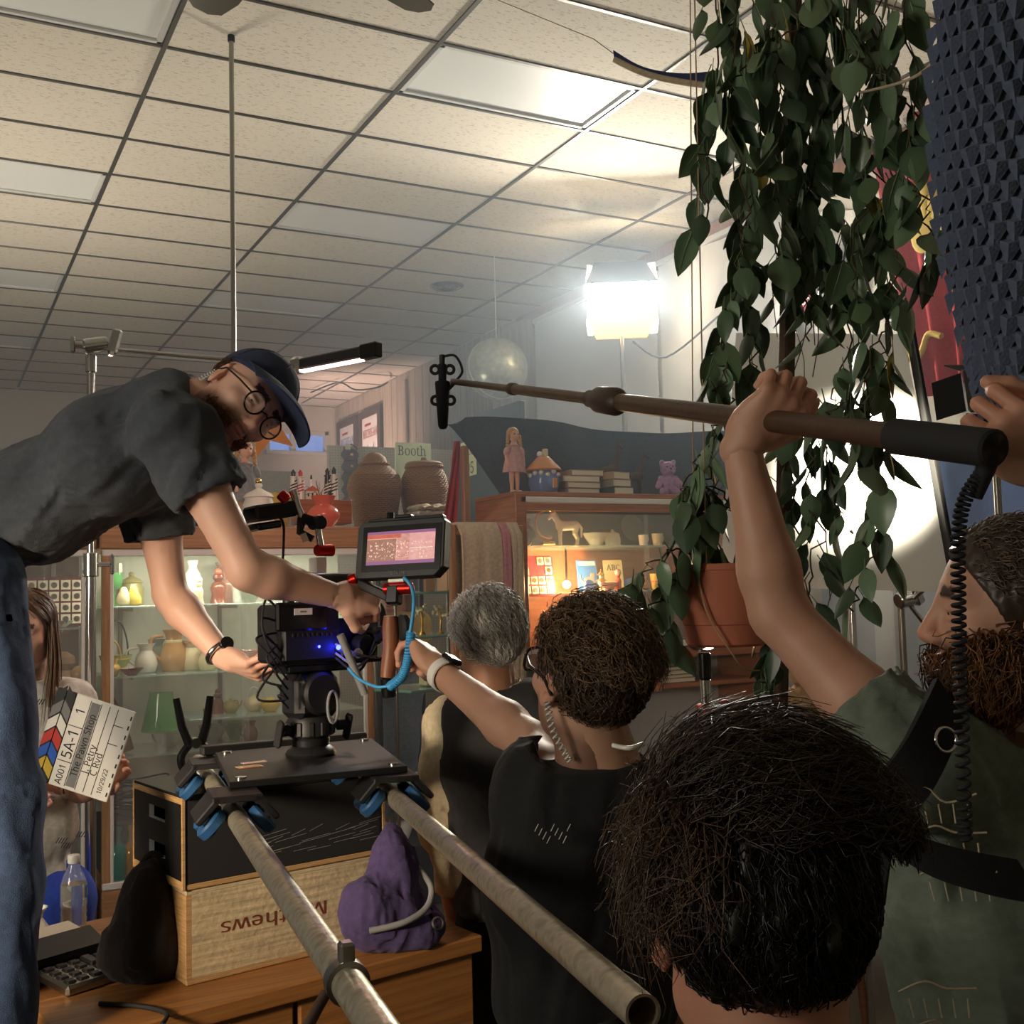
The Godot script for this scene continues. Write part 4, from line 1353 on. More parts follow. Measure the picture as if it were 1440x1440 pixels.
func make_right_case() -> void:
	var zf := -4.6
	var x0 := 2.452
	var x1 := 3.95
	var yt := 2.128
	var y2 := 1.37
	var zb := -5.02
	var zm := (zf + zb) / 2
	var xm := (x0 + x1) / 2
	var w := x1 - x0
	var c := thing("display_case", "reddish wooden display case with toys and coins below the dark backdrop", "display case", Vector3(xm, 0, zm))
	obj(boxm(Vector3(xm, yt - 0.012, zm), Vector3(w, 0.024, 0.42), 0.004), "top", M.red_wood, c)
	obj(boxm(Vector3(xm, yt - 0.04, zf + 0.002), Vector3(w - 0.06, 0.028, 0.02), 0.003), "upper_rail", M.white_metal, c)
	obj(boxm(Vector3(xm, yt - 0.075, zf - 0.002), Vector3(w - 0.06, 0.036, 0.02), 0.003), "wood_rail", M.red_wood, c)
	for x in [x0 + 0.012, x1 - 0.012]:
		obj(boxm(Vector3(x, yt / 2 - 0.012, zm), Vector3(0.024, yt - 0.024, 0.42), 0.003), "side_panel", M.red_wood, c)
	obj(boxm(Vector3(x0 + 0.03, (yt + y2) / 2, zf), Vector3(0.06, yt - y2 - 0.02, 0.024), 0.004), "stile", M.red_wood, c)
	obj(boxm(Vector3(xm, (1.88 + yt) / 2, zb + 0.01), Vector3(w - 0.05, yt - 1.9, 0.012)), "back_panel", M.case_dark, c)
	obj(boxm(Vector3(xm, (y2 + 1.87) / 2, zb + 0.01), Vector3(w - 0.05, 1.87 - y2, 0.012)), "back_panel", M.red_wood, c)
	obj(boxm(Vector3(xm, 0.68, zb + 0.01), Vector3(w - 0.05, 1.36, 0.012)), "back_panel", M.wall_grey, c)
	obj(boxm(Vector3(xm, 1.866, zm), Vector3(w - 0.06, 0.01, 0.36), 0.001), "glass_shelf", M.shelf_glass, c)
	obj(boxm(Vector3(xm, 1.642, zm - 0.03), Vector3(w - 0.06, 0.008, 0.3), 0.001), "glass_shelf", M.shelf_glass, c)
	obj(boxm(Vector3(xm, y2 + 0.004, zf - 0.004), Vector3(w - 0.04, 0.03, 0.03), 0.004), "lower_rail", M.white_metal, c)
	obj(boxm(Vector3(xm, y2 - 0.042, zm), Vector3(w - 0.05, 0.06, 0.41), 0.004), "case_floor", M.red_wood, c)
	obj(boxm(Vector3(xm, 1.16, zm), Vector3(w - 0.05, 0.024, 0.38), 0.003), "lower_shelf", M.red_wood, c)
	obj(boxm(Vector3(xm, 0.7, zm), Vector3(w - 0.05, 0.024, 0.38), 0.003), "lower_shelf", M.red_wood, c)
	obj(boxm(Vector3(xm + 0.05, 1.24, zf - 0.02), Vector3(0.03, 0.2, 0.03), 0.003), "divider", M.red_wood, c)
	for s in [-1, 1]:
		obj(boxm(Vector3(xm + s * w * 0.24, (1.39 + yt - 0.1) / 2, zf - 0.008 + s * 0.004), Vector3(w * 0.5, yt - 1.5, 0.004)), "pane", M.glass, c)
	var q := 0.0034
	# --- on top
	var yo := yt + 0.001
	doll("porcelain_doll", Vector3(2.5211, yo, -4.72), 0.32, M.dress_pink, "blond doll in a pink dress standing on the reddish case", 0.1)
	cottage_jar(Vector3(2.6944, yo, -4.74))
	var i := 0
	for r in [[2.8987, 0.19, 0, M.book_b, "lowest"], [2.8987, 0.2, 1, M.book_a, "second lowest"], [2.8904, 0.21, 2, M.quilt_cream, "third"], [2.9238, 0.19, 3, M.book_a, "topmost"]]:
		book("hardback_book", Vector3(r[0], yo + r[2] * 0.031, -4.76), Vector3(r[1], 0.03, 0.13), r[3], "faded hardback book, %s of the pile of four beside the cottage jar" % r[4], 0.05 * sin(i * 2.0))
		i += 1
	for r in [[3.0766, 0, M.green_board, "lowest"], [3.0594, 1, M.book_b, "middle"], [3.0509, 2, M.book_a, "topmost"]]:
		book("hardback_book", Vector3(r[0] + 0.03, yo + r[1] * 0.038, -4.73), Vector3(0.12, 0.037, 0.16), r[2], "small thick book, %s of the pile of three beside the dark figures" % r[3], 0.1 * r[1])
	giraffe(Vector3(3.1523, yo, -4.85), 0.29, "tall dark carved giraffe before the backdrop", 0.2)
	giraffe(Vector3(3.3239, yo, -4.88), 0.24, "shorter dark carved giraffe beside the purple bear", -0.4)
	bear("teddy_bear", Vector3(3.4280, yo, -4.72), 0.19, M.bear_fur, "fluffy purple teddy bear sitting on the reddish case", -0.3)
	# --- upper shelf
	var y1 := 1.872
	ware("dark_vase", "vase", Vector3(2.6004, y1, -4.78), 40 * q, M.dark_glaze, "dark glass vase behind the corner of the reddish case", "vase", {"w": 1.2})
	var ring := MB.new()
	var ps := []
	for k in 20:
		var a := 0.6 + 4.4 * k / 19.0
		ps.append(Vector3(2.7548, 1.9877, -4.82) + Vector3(cos(a) * 0.068, sin(a) * 0.072, 0))
	ring.tube(ps, 0.008, 8)
	ring.box(Transform3D(Basis(), Vector3(2.7516, 1.8916, -4.82) + Vector3(0, 0.0, 0)), Vector3(0.07, 0.016, 0.04), 0.003)
	one(ring, "brass_hoop", M.brass, "brass hoop on a stand behind the white horse", "hoop")
	horse(Vector3(2.8074, y1, -4.72), 0.175)
	ware("crystal_bowl", "bowl", Vector3(2.9979, y1, -4.76), 20 * q, M.clear_glass, "cut crystal bowl beside the white horse", "bowl", {"w": 1.0, "band": M.clear_glass})
	ware("crystal_dish", "jar", Vector3(3.1133, y1, -4.78), 26 * q, M.clear_glass, "lidded crystal dish between the bowl and the plate", "dish", {"w": 1.3})
	var pl := MB.new()
	pl.lathe([Vector2(0, 0), Vector2(0.04, 0), Vector2(0.07, 0.012), Vector2(0.072, 0.012), Vector2(0.042, -0.004), Vector2(0, -0.004)], 26, Transform3D(Basis(Vector3.RIGHT, 1.35), Vector3(3.2841, 1.9708, -4.86)))
	one(pl, "glass_plate", M.smoke_glass, "round glass plate standing upright behind the crystal", "plate")
	ware("china_cup", "cup", Vector3(3.2742, y1, -4.74), 17 * q, M.white_glaze, "white china cup beside the glass plate", "cup", {"handle": 1})
	ware("china_cup", "cup", Vector3(3.4057, y1, -4.8), 20 * q, M.cream_glaze, "cream china cup behind the trailing leaves", "cup", {"handle": 1})
	# --- second shelf
	var y3 := 1.648
	coin_board(Vector3(2.6854, 1.6314, -4.84), "red coin board with paper coin holders in the reddish case")
	picture_book(Vector3(3.0206, y3, -4.88), M.poster_blue, "", "blue picture book with a cat on its cover")
	picture_book(Vector3(3.1942, y3, -4.9), M.cream_glaze, "ABC", "cream alphabet book standing beside the cat book")
	pagoda(Vector3(3.0220, y3, -4.76))
	var k := 0
	for r in [[828, 0.028, M.toy_blue, "blue glass ball before the cat book"], [886, 0.03, M.toy_blue, "blue glass ball at the end of the toy row"], [838, 0.02, M.dark_glaze, "black marble beside the pagoda"]]:
		var b := MB.new()
		b.ball(Vector3([2.9133, 3.1534, 2.9506][k], y3 + r[1], -4.7), r[1], 14, 10)
		one(b, "glass_ball", r[2], r[3], "ball")
		k += 1
	ware("shell_dish", "bowl", Vector3(3.0258, y3, -4.7), 12 * q, M.pink_glaze, "pink shell dish before the alphabet book", "dish", {"w": 1.3})
	ware("clown_figurine", "figure", Vector3(3.0981, y3, -4.72), 26 * q, M.coral_glaze, "red and pink clown figurine in the toy row", "figurine", {"ball": 1, "ballr": 0.2, "hm": M.pink_glaze})
	ware("spinning_toy", "pear", Vector3(3.2493, y3, -4.72), 20 * q, M.orange_glaze, "orange spinning top beside the blue glass ball", "toy", {"w": 1.3})
	ware("toy_drum", "cup", Vector3(3.3658, y3, -4.76), 24 * q, M.yellow_glaze, "yellow toy drum behind the hanging leaves", "toy", {"band": M.red_plastic})
	# --- floor of the glazed part
	var y4 := 1.362
	one(boxm(Vector3(3.1385, y4 + 0.2, -4.84), Vector3(0.2, 0.07, 0.12), 0.004), "red_tin", M.maroon, "maroon tin box under the toy row", "tin")
	one(boxm(Vector3(3.1385, y4 + 0.082, -4.84), Vector3(0.2, 0.16, 0.12), 0.004), "card_box", M.book_b, "grey card box under the maroon tin", "box")
	coin_board(Vector3(3.18, 1.4021, -4.74), "small grey coin card leaning below the maroon tin", 0.55, M.book_b)
	one(boxm(Vector3(3.2614, 1.4435, -4.66), Vector3(0.05, 0.036, 0.002)), "sticky_note", M.lime_note, "lime yellow note behind the lower glass", "note")
	ware("pill_bottle", "bottle", Vector3(3.4006, y4, -4.76), 40 * q, M.white_glaze, "white bottle beside the lime note", "bottle", {"w": 1.3})
	ware("blue_cup", "cup", Vector3(3.2356, y4, -4.72), 14 * q, M.blue_glaze, "small blue cup below the lime note", "cup")
	# --- open shelf below
	for r in [[0, "nearest the wooden divider", 0.15], [1, "between two other figures", 0.19], [2, "at the shelf end", 0.13]]:
		ware("silver_figurine", "figure", Vector3([3.4244, 3.3045, 3.2259][r[0]], 1.174, -4.75), r[2], M.steel, "slim silver figurine on the open lower shelf, " + r[1], "figurine", {"w": 0.7})
	for kk in 4: book("paper_stack", Vector3(3.35, 1.173 + kk * 0.02, -4.78), Vector3(0.34 - 0.02 * kk, 0.019, 0.22), M.book_b if kk % 2 else M.page, "folded paper bundle, %s in the stack on the open lower shelf" % ["bottom one", "second one", "third one", "top one"][kk], 0.04 * kk)
	# practical bulb inside the case
	var bp := Vector3(2.8438, 1.6839, -4.8)
	var lamp := thing("cabinet_lamp", "small bare bulb on a thin rod inside the reddish case", "lamp", Vector3(bp.x, bp.y, bp.z))
	obj(tubem([bp + Vector3(0, 0.02, 0), Vector3(bp.x, 1.86, bp.z)], 0.006), "rod", M.black, lamp)
	var b := MB.new()
	b.ball(bp, 0.02, 12, 8)
	obj(b, "bulb", M.bulb, lamp)
	omni("cabinet_lamp_light", bp, Color(1.0, 0.8, 0.55), 0.35, 0.02)

func book(called: String, p: Vector3, s: Vector3, m: Material, label: String, turn := 0.0) -> Node3D:
	var t := thing(called, label, "book", p, turn)
	var b := MB.new()
	b.box(Transform3D(Basis(), Vector3(0, 0.002, 0)), Vector3(s.x, 0.003, s.z), 0.0005)
	b.box(Transform3D(Basis(), Vector3(0, s.y - 0.002, 0)), Vector3(s.x, 0.003, s.z), 0.0005)
	b.box(Transform3D(Basis(), Vector3(-s.x / 2 + 0.002, s.y / 2, 0)), Vector3(0.004, s.y, s.z), 0.0008)
	obj(b, "cover", m, t, true)
	obj(boxm(Vector3(0.0005, s.y / 2, 0), Vector3(s.x - 0.008, s.y - 0.006, s.z - 0.008)), "pages", M.page, t, true)
	return t

func cottage_jar(p: Vector3) -> void:
	var t := thing("cottage_jar", "cottage-shaped cookie jar with an orange roof and blue flowered base", "jar", p)
	var m := MB.new()
	m.lathe([Vector2(0, 0), Vector2(0.055, 0), Vector2(0.066, 0.01), Vector2(0.078, 0.05), Vector2(0.075, 0.095), Vector2(0.066, 0.12), Vector2(0, 0.12)], 24)
	obj(m, "base", M.blue_glaze, t, true)
	m = MB.new()
	for k in 14:
		var a := TAU * k / 14.0
		m.ball(Vector3(cos(a) * 0.072, 0.098 + 0.007 * sin(k * 2.4), -sin(a) * 0.072), 0.013, 8, 6)
	obj(m, "flowers", M.white_glaze, t, true)
	m = MB.new()
	m.lathe([Vector2(0.088, 0.112), Vector2(0.092, 0.12), Vector2(0.05, 0.165), Vector2(0.036, 0.18), Vector2(0.03, 0.185), Vector2(0, 0.186)], 24)
	obj(m, "roof", M.orange_glaze, t, true)
	obj(boxm(Vector3(0.012, 0.2, 0), Vector3(0.026, 0.05, 0.022), 0.004), "chimney", M.cream_glaze, t, true)
	m = MB.new()
	m.ball(Vector3(-0.018, 0.197, 0.0), 0.016, 10, 7)
	obj(m, "bird", M.white_glaze, t, true)
	obj(boxm(Vector3(0.02, 0.05, 0.074), Vector3(0.026, 0.05, 0.012), 0.004), "door", M.orange_glaze, t, true)

func quad_legs(sd: SD, s: float, fx: float, bx: float, y: float, r: float) -> void:
	for z in [-1, 1]:
		sd.chain([Vector3(fx, y, z * 0.055) * s, Vector3(fx + 0.01, y * 0.5, z * 0.06) * s, Vector3(fx, 0.03, z * 0.06) * s], [r * 1.7 * s, r * s, r * 0.95 * s], 0.02 * s)
		sd.chain([Vector3(bx, y, z * 0.055) * s, Vector3(bx + 0.035, y * 0.72, z * 0.06) * s, Vector3(bx - 0.045, y * 0.4, z * 0.06) * s, Vector3(bx - 0.02, 0.03, z * 0.06) * s], [r * 2.3 * s, r * 1.5 * s, r * s, r * 0.95 * s], 0.02 * s)
		for x in [fx + 0.012, bx - 0.008]: sd.cone(Vector3(x, 0.015, z * 0.06) * s, Vector3(x + 0.015, 0.012, z * 0.06) * s, r * 1.15 * s, r * 1.1 * s, 0.01 * s)

func horse(p: Vector3, s: float) -> void:
	var t := thing("horse_figurine", "white standing horse figurine before the brass hoop", "figurine", p, PI - 0.25)
	var sd := SD.new(Vector3(-0.5, -0.02, -0.16) * s, Vector3(0.55, 1.1, 0.16) * s, 0.014 * s)
	sd.cone(Vector3(-0.24, 0.58, 0) * s, Vector3(0.2, 0.57, 0) * s, 0.135 * s, 0.135 * s, 0.06 * s)
	sd.chain([Vector3(0.2, 0.62, 0) * s, Vector3(0.34, 0.8, 0) * s, Vector3(0.4, 0.93, 0) * s], [0.11 * s, 0.075 * s, 0.06 * s], 0.05 * s)
	sd.cone(Vector3(0.4, 0.93, 0) * s, Vector3(0.52, 0.78, 0) * s, 0.06 * s, 0.036 * s, 0.03 * s)
	for z in [-1, 1]: sd.cone(Vector3(0.385, 0.97, z * 0.03) * s, Vector3(0.395, 1.05, z * 0.035) * s, 0.016 * s, 0.006 * s, 0.01 * s)
	quad_legs(sd, s, 0.2, -0.26, 0.5, 0.034)
	sd.chain([Vector3(-0.36, 0.62, 0) * s, Vector3(-0.43, 0.5, 0) * s, Vector3(-0.42, 0.25, 0) * s], [0.03 * s, 0.035 * s, 0.02 * s], 0.02 * s)
	var m := MB.new()
	sd.mesh(m)
	obj(m, "body", M.horse_white, t, true)
	m = MB.new()
	for k in 8: m.ell(Transform3D(Basis(Vector3.BACK, -0.7), Vector3(0.36 - k * 0.022, 0.98 - k * 0.035, 0) * s), Vector3(0.03, 0.05, 0.022) * s, 8, 6)
	obj(m, "mane", M.white_glaze, t, true)

func giraffe(p: Vector3, s: float, label: String, turn: float) -> void:
	var t := thing("giraffe_figurine", label, "figurine", p, turn)
	var sd := SD.new(Vector3(-0.3, -0.02, -0.12) * s, Vector3(0.42, 1.08, 0.12) * s, 0.014 * s)
	sd.cone(Vector3(-0.14, 0.46, 0) * s, Vector3(0.12, 0.5, 0) * s, 0.085 * s, 0.1 * s, 0.04 * s)
	sd.chain([Vector3(0.12, 0.54, 0) * s, Vector3(0.2, 0.75, 0) * s, Vector3(0.25, 0.95, 0) * s], [0.08 * s, 0.045 * s, 0.034 * s], 0.03 * s)
	sd.cone(Vector3(0.25, 0.96, 0) * s, Vector3(0.36, 0.9, 0) * s, 0.04 * s, 0.022 * s, 0.02 * s)
	for z in [-1, 1]: sd.cone(Vector3(0.24, 0.99, z * 0.02) * s, Vector3(0.235, 1.05, z * 0.025) * s, 0.011 * s, 0.009 * s, 0.008 * s)
	quad_legs(sd, s, 0.12, -0.15, 0.42, 0.022)
	sd.cone(Vector3(-0.22, 0.48, 0) * s, Vector3(-0.26, 0.28, 0) * s, 0.014 * s, 0.01 * s, 0.02 * s)
	var m := MB.new()
	sd.mesh(m)
	obj(m, "body", M.leather, t, true)

func bear(called: String, p: Vector3, s: float, fur: Material, label: String, turn: float) -> void:
	var t := thing(called, label, "toy bear", p, turn)
	var sd := SD.new(Vector3(-0.45, -0.03, -0.3) * s, Vector3(0.45, 1.1, 0.5) * s, 0.02 * s)
	sd.ell(Vector3(0, 0.32, 0) * s, Basis(), Vector3(0.24, 0.3, 0.2) * s, 0.05 * s)
	sd.ell(Vector3(0, 0.76, 0.04) * s, Basis(), Vector3(0.22, 0.2, 0.19) * s, 0.05 * s)
	sd.ell(Vector3(0, 0.7, 0.21) * s, Basis(), Vector3(0.1, 0.08, 0.09) * s, 0.03 * s)
	for x in [-1, 1]:
		sd.ell(Vector3(x * 0.17, 0.93, 0.02) * s, Basis(), Vector3(0.08, 0.08, 0.05) * s, 0.03 * s)
		sd.cone(Vector3(x * 0.2, 0.48, 0.04) * s, Vector3(x * 0.33, 0.26, 0.16) * s, 0.09 * s, 0.085 * s, 0.04 * s)
		sd.cone(Vector3(x * 0.15, 0.12, 0.08) * s, Vector3(x * 0.26, 0.1, 0.36) * s, 0.115 * s, 0.1 * s, 0.04 * s)
	var f := FastNoiseLite.new()
	f.frequency = 9.0 / s
	sd.disp(func(q): return f.get_noise_3dv(q) * 0.025 * s)
	var m := MB.new()
	sd.mesh(m)
	obj(m, "body", fur, t, true)
	m = MB.new()
	for x in [-1, 1]: m.ball(Vector3(x * 0.08, 0.8, 0.215) * s, 0.022 * s, 8, 6)
	obj(m, "eye", M.black_gloss, t, true)
	m = MB.new()
	m.ell(Transform3D(Basis(), Vector3(0, 0.735, 0.295) * s), Vector3(0.035, 0.025, 0.02) * s, 8, 6)
	obj(m, "nose", M.black_gloss, t, true)

func coin_board(p: Vector3, label: String, k := 1.0, m: Material = null) -> void:
	var t := thing("coin_board", label, "coin board", p)
	t.rotation.x = -0.16
	if m == null: m = M.red_board
	obj(boxm(Vector3(0, 0.1, 0) * k, Vector3(0.235, 0.205, 0.006) * k, 0.001), "board", m, t, true)
	for i in 5:
		for j in 4:
			if (i == 2 and j >= 2) or (i == 3 and j == 2): continue
			var c := Vector3(-0.088 + i * 0.044, 0.028 + j * 0.049, 0.005) * k
			obj(boxm(c, Vector3(0.037, 0.039, 0.003) * k, 0.0005), "coin_holder", M.paper, t, true)
			var b := MB.new()
			b.cyl(c + Vector3(0, 0, 0.001), c + Vector3(0, 0, 0.004) * k, 0.012 * k, 12)
			obj(b, "coin", M.brass if (i * 3 + j) % 7 == 0 else M.steel, t, true)

func picture_book(p: Vector3, m: Material, title: String, label: String) -> void:
	var t := thing("picture_book", label, "book", p)
	t.rotation.x = -0.13
	obj(boxm(Vector3(0, 0.08, 0), Vector3(0.115, 0.16, 0.01), 0.001), "cover", m, t, true)
	obj(boxm(Vector3(0.002, 0.08, -0.0005), Vector3(0.113, 0.154, 0.008)), "pages", M.page, t, true)
	if title:
		words(title, 0.03, t.transform * Transform3D(Basis(), Vector3(0, 0.12, 0.0056)), "title", M.ink, t, "Droid Serif")
	else:
		var b := MB.new()
		b.ell(Transform3D(Basis(), Vector3(0.008, 0.05, 0.006)), Vector3(0.035, 0.026, 0.001), 16, 6)
		b.ell(Transform3D(Basis(), Vector3(0.03, 0.078, 0.006)), Vector3(0.016, 0.015, 0.001), 12, 6)
		b.prism([Vector2(0.018, 0.088), Vector2(0.026, 0.088), Vector2(0.02, 0.1)], 0.001, Transform3D(Basis(), Vector3(0, 0, 0.0055)))
		b.prism([Vector2(0.034, 0.088), Vector2(0.042, 0.088), Vector2(0.04, 0.1)], 0.001, Transform3D(Basis(), Vector3(0, 0, 0.0055)))
		b.tube(smooth([Vector3(-0.025, 0.045, 0.006), Vector3(-0.042, 0.06, 0.006), Vector3(-0.045, 0.085, 0.006)]), 0.004, 6)
		obj(b, "cat_print", M.grey_print, t, true)
		obj(boxm(Vector3(0, 0.143, 0.0056), Vector3(0.1, 0.02, 0.0006)), "title_strip", M.white, t, true)

func pagoda(p: Vector3) -> void:
	var t := thing("pagoda_figurine", "small tan pagoda figurine between two picture books", "figurine", p)
	var m := MB.new()
	for k in 3:
		var y := k * 0.03
		var s := 1.0 - k * 0.22
		m.box(Transform3D(Basis(), Vector3(0, y + 0.01, 0)), Vector3(0.03, 0.022, 0.03) * s, 0.001)
	obj(m, "walls", M.cream_glaze, t, true)
	m = MB.new()
	for k in 3:
		var y := k * 0.03 + 0.02
		var s := 1.0 - k * 0.22
		m.lathe([Vector2(0.04 * s, y), Vector2(0.034 * s, y + 0.003), Vector2(0.012 * s, y + 0.014), Vector2(0, y + 0.014)], 4, Transform3D(Basis(Vector3.UP, PI / 4), Vector3.ZERO))
	m.cyl(Vector3(0, 0.09, 0), Vector3(0, 0.11, 0), 0.002, 6)
	obj(m, "roof", M.amber_glaze, t, true)

func make_middle() -> void:
	# glass-shelved stand between the two cases
	var xa := 1.86
	var xb := 2.3
	var t := thing("glass_etagere", "metal stand with teal glass shelves between the two cases", "shelf stand", Vector3((xa + xb) / 2, 0, -4.85))
	for y in [1.66, 1.46, 1.22, 0.8]:
		obj(boxm(Vector3((xa + xb) / 2, y, -4.85), Vector3(xb - xa, 0.012, 0.3), 0.002, 0.35), "glass_shelf", M.teal_glass, t)
	for x in [xa + 0.03, xb - 0.03]:
		for z in [-4.72, -4.98]:
			obj(tubem([Vector3(x, 0, z), Vector3(x, 1.7, z)], 0.008), "upright", M.steel, t)
	for k in 5:
		var b := book("slim_book", Vector3(2.2072 + k * 0.028, 1.667, -4.85), Vector3(0.16, 0.024, 0.12), [M.book_a, M.page, M.book_b, M.quilt_cream, M.book_a][k], "slim book standing in the %s place of the row on the teal shelf" % ["first", "second", "middle", "fourth", "last"][k])
		b.rotation.z = PI / 2 - 0.02
		b.position.y += 0.081
	var lean := boxm(Vector3(2.1606, 1.7759, -4.95), Vector3(0.05, 0.22, 0.02), 0.004)
	one(lean, "leaning_picture", M.wicker, "brown picture back leaning beside the slim books", "picture")
	for r in [[2.1471, 0.13, "gold tree figurine on the lower teal shelf"], [2.0527, 0.14, "slim gold candlestick beside the gold tree figurine"], [2.2389, 0.11, "gold sprig figurine behind the grey-haired man"]]:
		var p := Vector3(r[0], 1.467, -4.8)
		var g := thing("gold_tree", r[2], "figurine", p)
		obj(tubem([Vector3(0, 0, 0), Vector3(0.004, r[1] * 0.5, 0), Vector3(0, r[1] * 0.8, 0)], 0.006), "trunk", M.brass, g, true)
		var m := MB.new()
		for k in 16: m.ball(Vector3(rng.randf_range(-0.03, 0.03), r[1] * rng.randf_range(0.62, 1.0), rng.randf_range(-0.02, 0.02)), 0.009, 7, 5)
		obj(m, "blossom", M.cream_glaze, g, true)
		m = MB.new()
		m.cyl(Vector3(0, 0, 0), Vector3(0, 0.012, 0), 0.02, 12, 0.014)
		obj(m, "foot", M.brass, g, true)
	for r in [[2.2181, "gilded frame box behind the smart watch", M.brass], [2.1067, "cream trinket box below the gold trees", M.cream_glaze]]:
		one(boxm(Vector3(r[0], 1.27, -4.82), Vector3(0.1, 0.08, 0.08), 0.006), "trinket_box", r[2], r[1], "box")
	# quilt rack with folded textiles
	var rack := thing("quilt_rack", "wooden rail holding folded quilts beside the reddish case", "rack", Vector3(2.25, 0, -4.5))
	for x in [2.08, 2.42]: obj(boxm(Vector3(x, 0.98, -4.5), Vector3(0.03, 1.96, 0.03), 0.004), "post", M.oak_up, rack)
	for y in [1.92, 1.2]: obj(tubem([Vector3(2.08, y, -4.5), Vector3(2.42, y, -4.5)], 0.012), "rail", M.oak, rack)
	var parts := [[2.1, 2.3, M.quilt_cream, "cream quilt folded over the wooden rail"], [2.3, 2.345, M.pink_cloth, "pink striped quilt folded over the wooden rail"], [2.345, 2.405, M.shirt_cream, "beige quilt folded at the end of the wooden rail"]]
	for r in parts:
		var g := []
		for i in 26:
			var f := i / 25.0
			var row := []
			for j in 9:
				var x: float = lerpf(r[0], r[1], j / 8.0)
				var wob := 0.006 * sin(j * 1.9 + i * 0.2) + 0.004 * sin(i * 0.9)
				var y: float
				var z: float
				if f < 0.46:
					y = 1.3 + f / 0.46 * 0.64
					z = -4.56 - wob
				elif f < 0.54:
					var a := (f - 0.46) / 0.08 * PI
					y = 1.94 + sin(a) * 0.03
					z = -4.53 - cos(a) * 0.045
				else:
					y = 1.94 - (f - 0.54) / 0.46 * 0.7
					z = -4.46 + wob + 0.02 * sin((f - 0.5) * 5.0)
				row.append(Vector3(x, y, z))
			g.append(row)
		var m := MB.new()
		m.sheet(g, 0.012)
		one(m, "folded_quilt", r[2], r[3], "quilt")
	# pile of linens
	for k in 4:
		var m := MB.new()
		var g := []
		for i in 7:
			var row := []
			for j in 11:
				var a := TAU * i / 6.0
				var x := 2.3 + (j / 10.0 - 0.5) * (0.22 - 0.015 * k)
				row.append(Vector3(x, 2.0 + k * 0.032 + sin(a) * 0.017 + 0.006 * sin(j * 1.7 + k), -5.24 + cos(a) * 0.1))
			g.append(row)
		m.grid(g, false)
		m.box(Transform3D(Basis(), Vector3(2.3, 2.0 + k * 0.032, -5.24)), Vector3(0.2, 0.024, 0.16), 0.01)
		one(m, "folded_linen", [M.quilt_cream, M.pink_cloth, M.flag_white, M.shirt_cream][k], "folded linen, %s in the pile beside the wicker baskets" % ["lowest", "second", "third", "topmost"][k], "linen")
	var tb := thing("tall_rack", "tall dark open rack carrying the wicker baskets", "rack", Vector3(2.24, 0, -5.5))
	obj(boxm(Vector3(2.24, 1.965, -5.5), Vector3(0.56, 0.03, 0.74), 0.004), "top_board", M.case_dark, tb)
	for x in [1.98, 2.5]:
		for z in [-5.16, -5.84]: obj(tubem([Vector3(x, 0, z), Vector3(x, 1.95, z)], 0.012), "leg", M.case_dark, tb)
	# red striped cloth hanging from the board
	var g := []
	for i in 14:
		var row := []
		for j in 9:
			var f := i / 13.0
			row.append(Vector3(2.38 + 0.055 * (j / 8.0 - 0.5) * (0.5 + f) - 0.06 * f, 2.42 - f * 0.42, -5.06 + 0.02 * sin(j * 1.6 + f * 2.0)))
		g.append(row)
	var m := MB.new()
	m.sheet(g, 0.004)
	one(m, "red_scarf", M.flag_red, "red cloth hanging beside the dark backdrop", "scarf")
	one(boxm(Vector3(2.42, 1.2, -5.06), Vector3(0.035, 2.4, 0.035), 0.004), "backdrop_post", M.oak_up, "thin wooden post holding the dark backdrop", "post")
	# dark cloth backdrop
	g = []
	for i in 20:
		var f := i / 19.0
		var row := []
		for j in 41:
			var s := j / 40.0
			var x := lerpf(2.3 + 0.26 * pow(f, 0.8), 4.05, s)
			var y := lerpf(2.495 + 0.02 * sin(s * 7.0) + (0.03 if s > 0.03 else 0.0), 2.131, f)
			row.append(Vector3(x, y, -5.0 + 0.018 * sin(s * 22.0 + f * 1.5) + 0.03 * sin(s * 9.0) * (1.0 - f) + 0.1 * f * f * (1.0 if s > 0.02 else 0.5)))
		g.append(row)
	m = MB.new()
	m.sheet(g, 0.003)
	one(m, "cloth_backdrop", M.backdrop, "dark cloth hung as a backdrop behind the doll and books", "backdrop")

func basket(called: String, p: Vector3, pr: Array, label: String, lid: Array, rim: float) -> void:
	var t := thing(called, label, "basket", p)
	# woven rows: one rope ring above the other, with a wave over the stakes
	var m := MB.new()
	var n := 0
	for i in pr.size() - 1:
		var a: Vector2 = pr[i]
		var b: Vector2 = pr[i + 1]
		var k := int(ceil(a.distance_to(b) / 0.011))
		for s in k:
			var q := a.lerp(b, float(s) / k)
			var ps := []
			for j in 49:
				var an := TAU * j / 48.0
				var r := q.x + 0.003 * cos(an * 24.0 + n * PI)
				ps.append(Vector3(cos(an) * r, q.y, -sin(an) * r))
			m.tube(ps, 0.0066, 5, false)
			n += 1
	obj(m, "woven_wall", M.wicker, t, true)
	m = MB.new()
	var low: Vector2 = pr[0]
	m.cyl(Vector3(0, 0.0, 0), Vector3(0, 0.01, 0), low.x, 24)
	obj(m, "floor", M.wicker, t, true)
	m = MB.new()
	m.lathe(lid, 26)
	obj(m, "lid", M.wicker, t, true)
	m = MB.new()
	var top: Vector2 = pr[-1]
	for z in 2:
		var ps := []
		for j in 97:
			var an := TAU * j / 96.0
			var r := top.x + 0.006 * cos(an * 30.0 + z * PI) + 0.004
			ps.append(Vector3(cos(an) * r, top.y + 0.008 + 0.006 * sin(an * 30.0 + z * PI), -sin(an) * r))
		m.tube(ps, rim, 6, false)
	obj(m, "braided_rim", M.wicker, t, true)

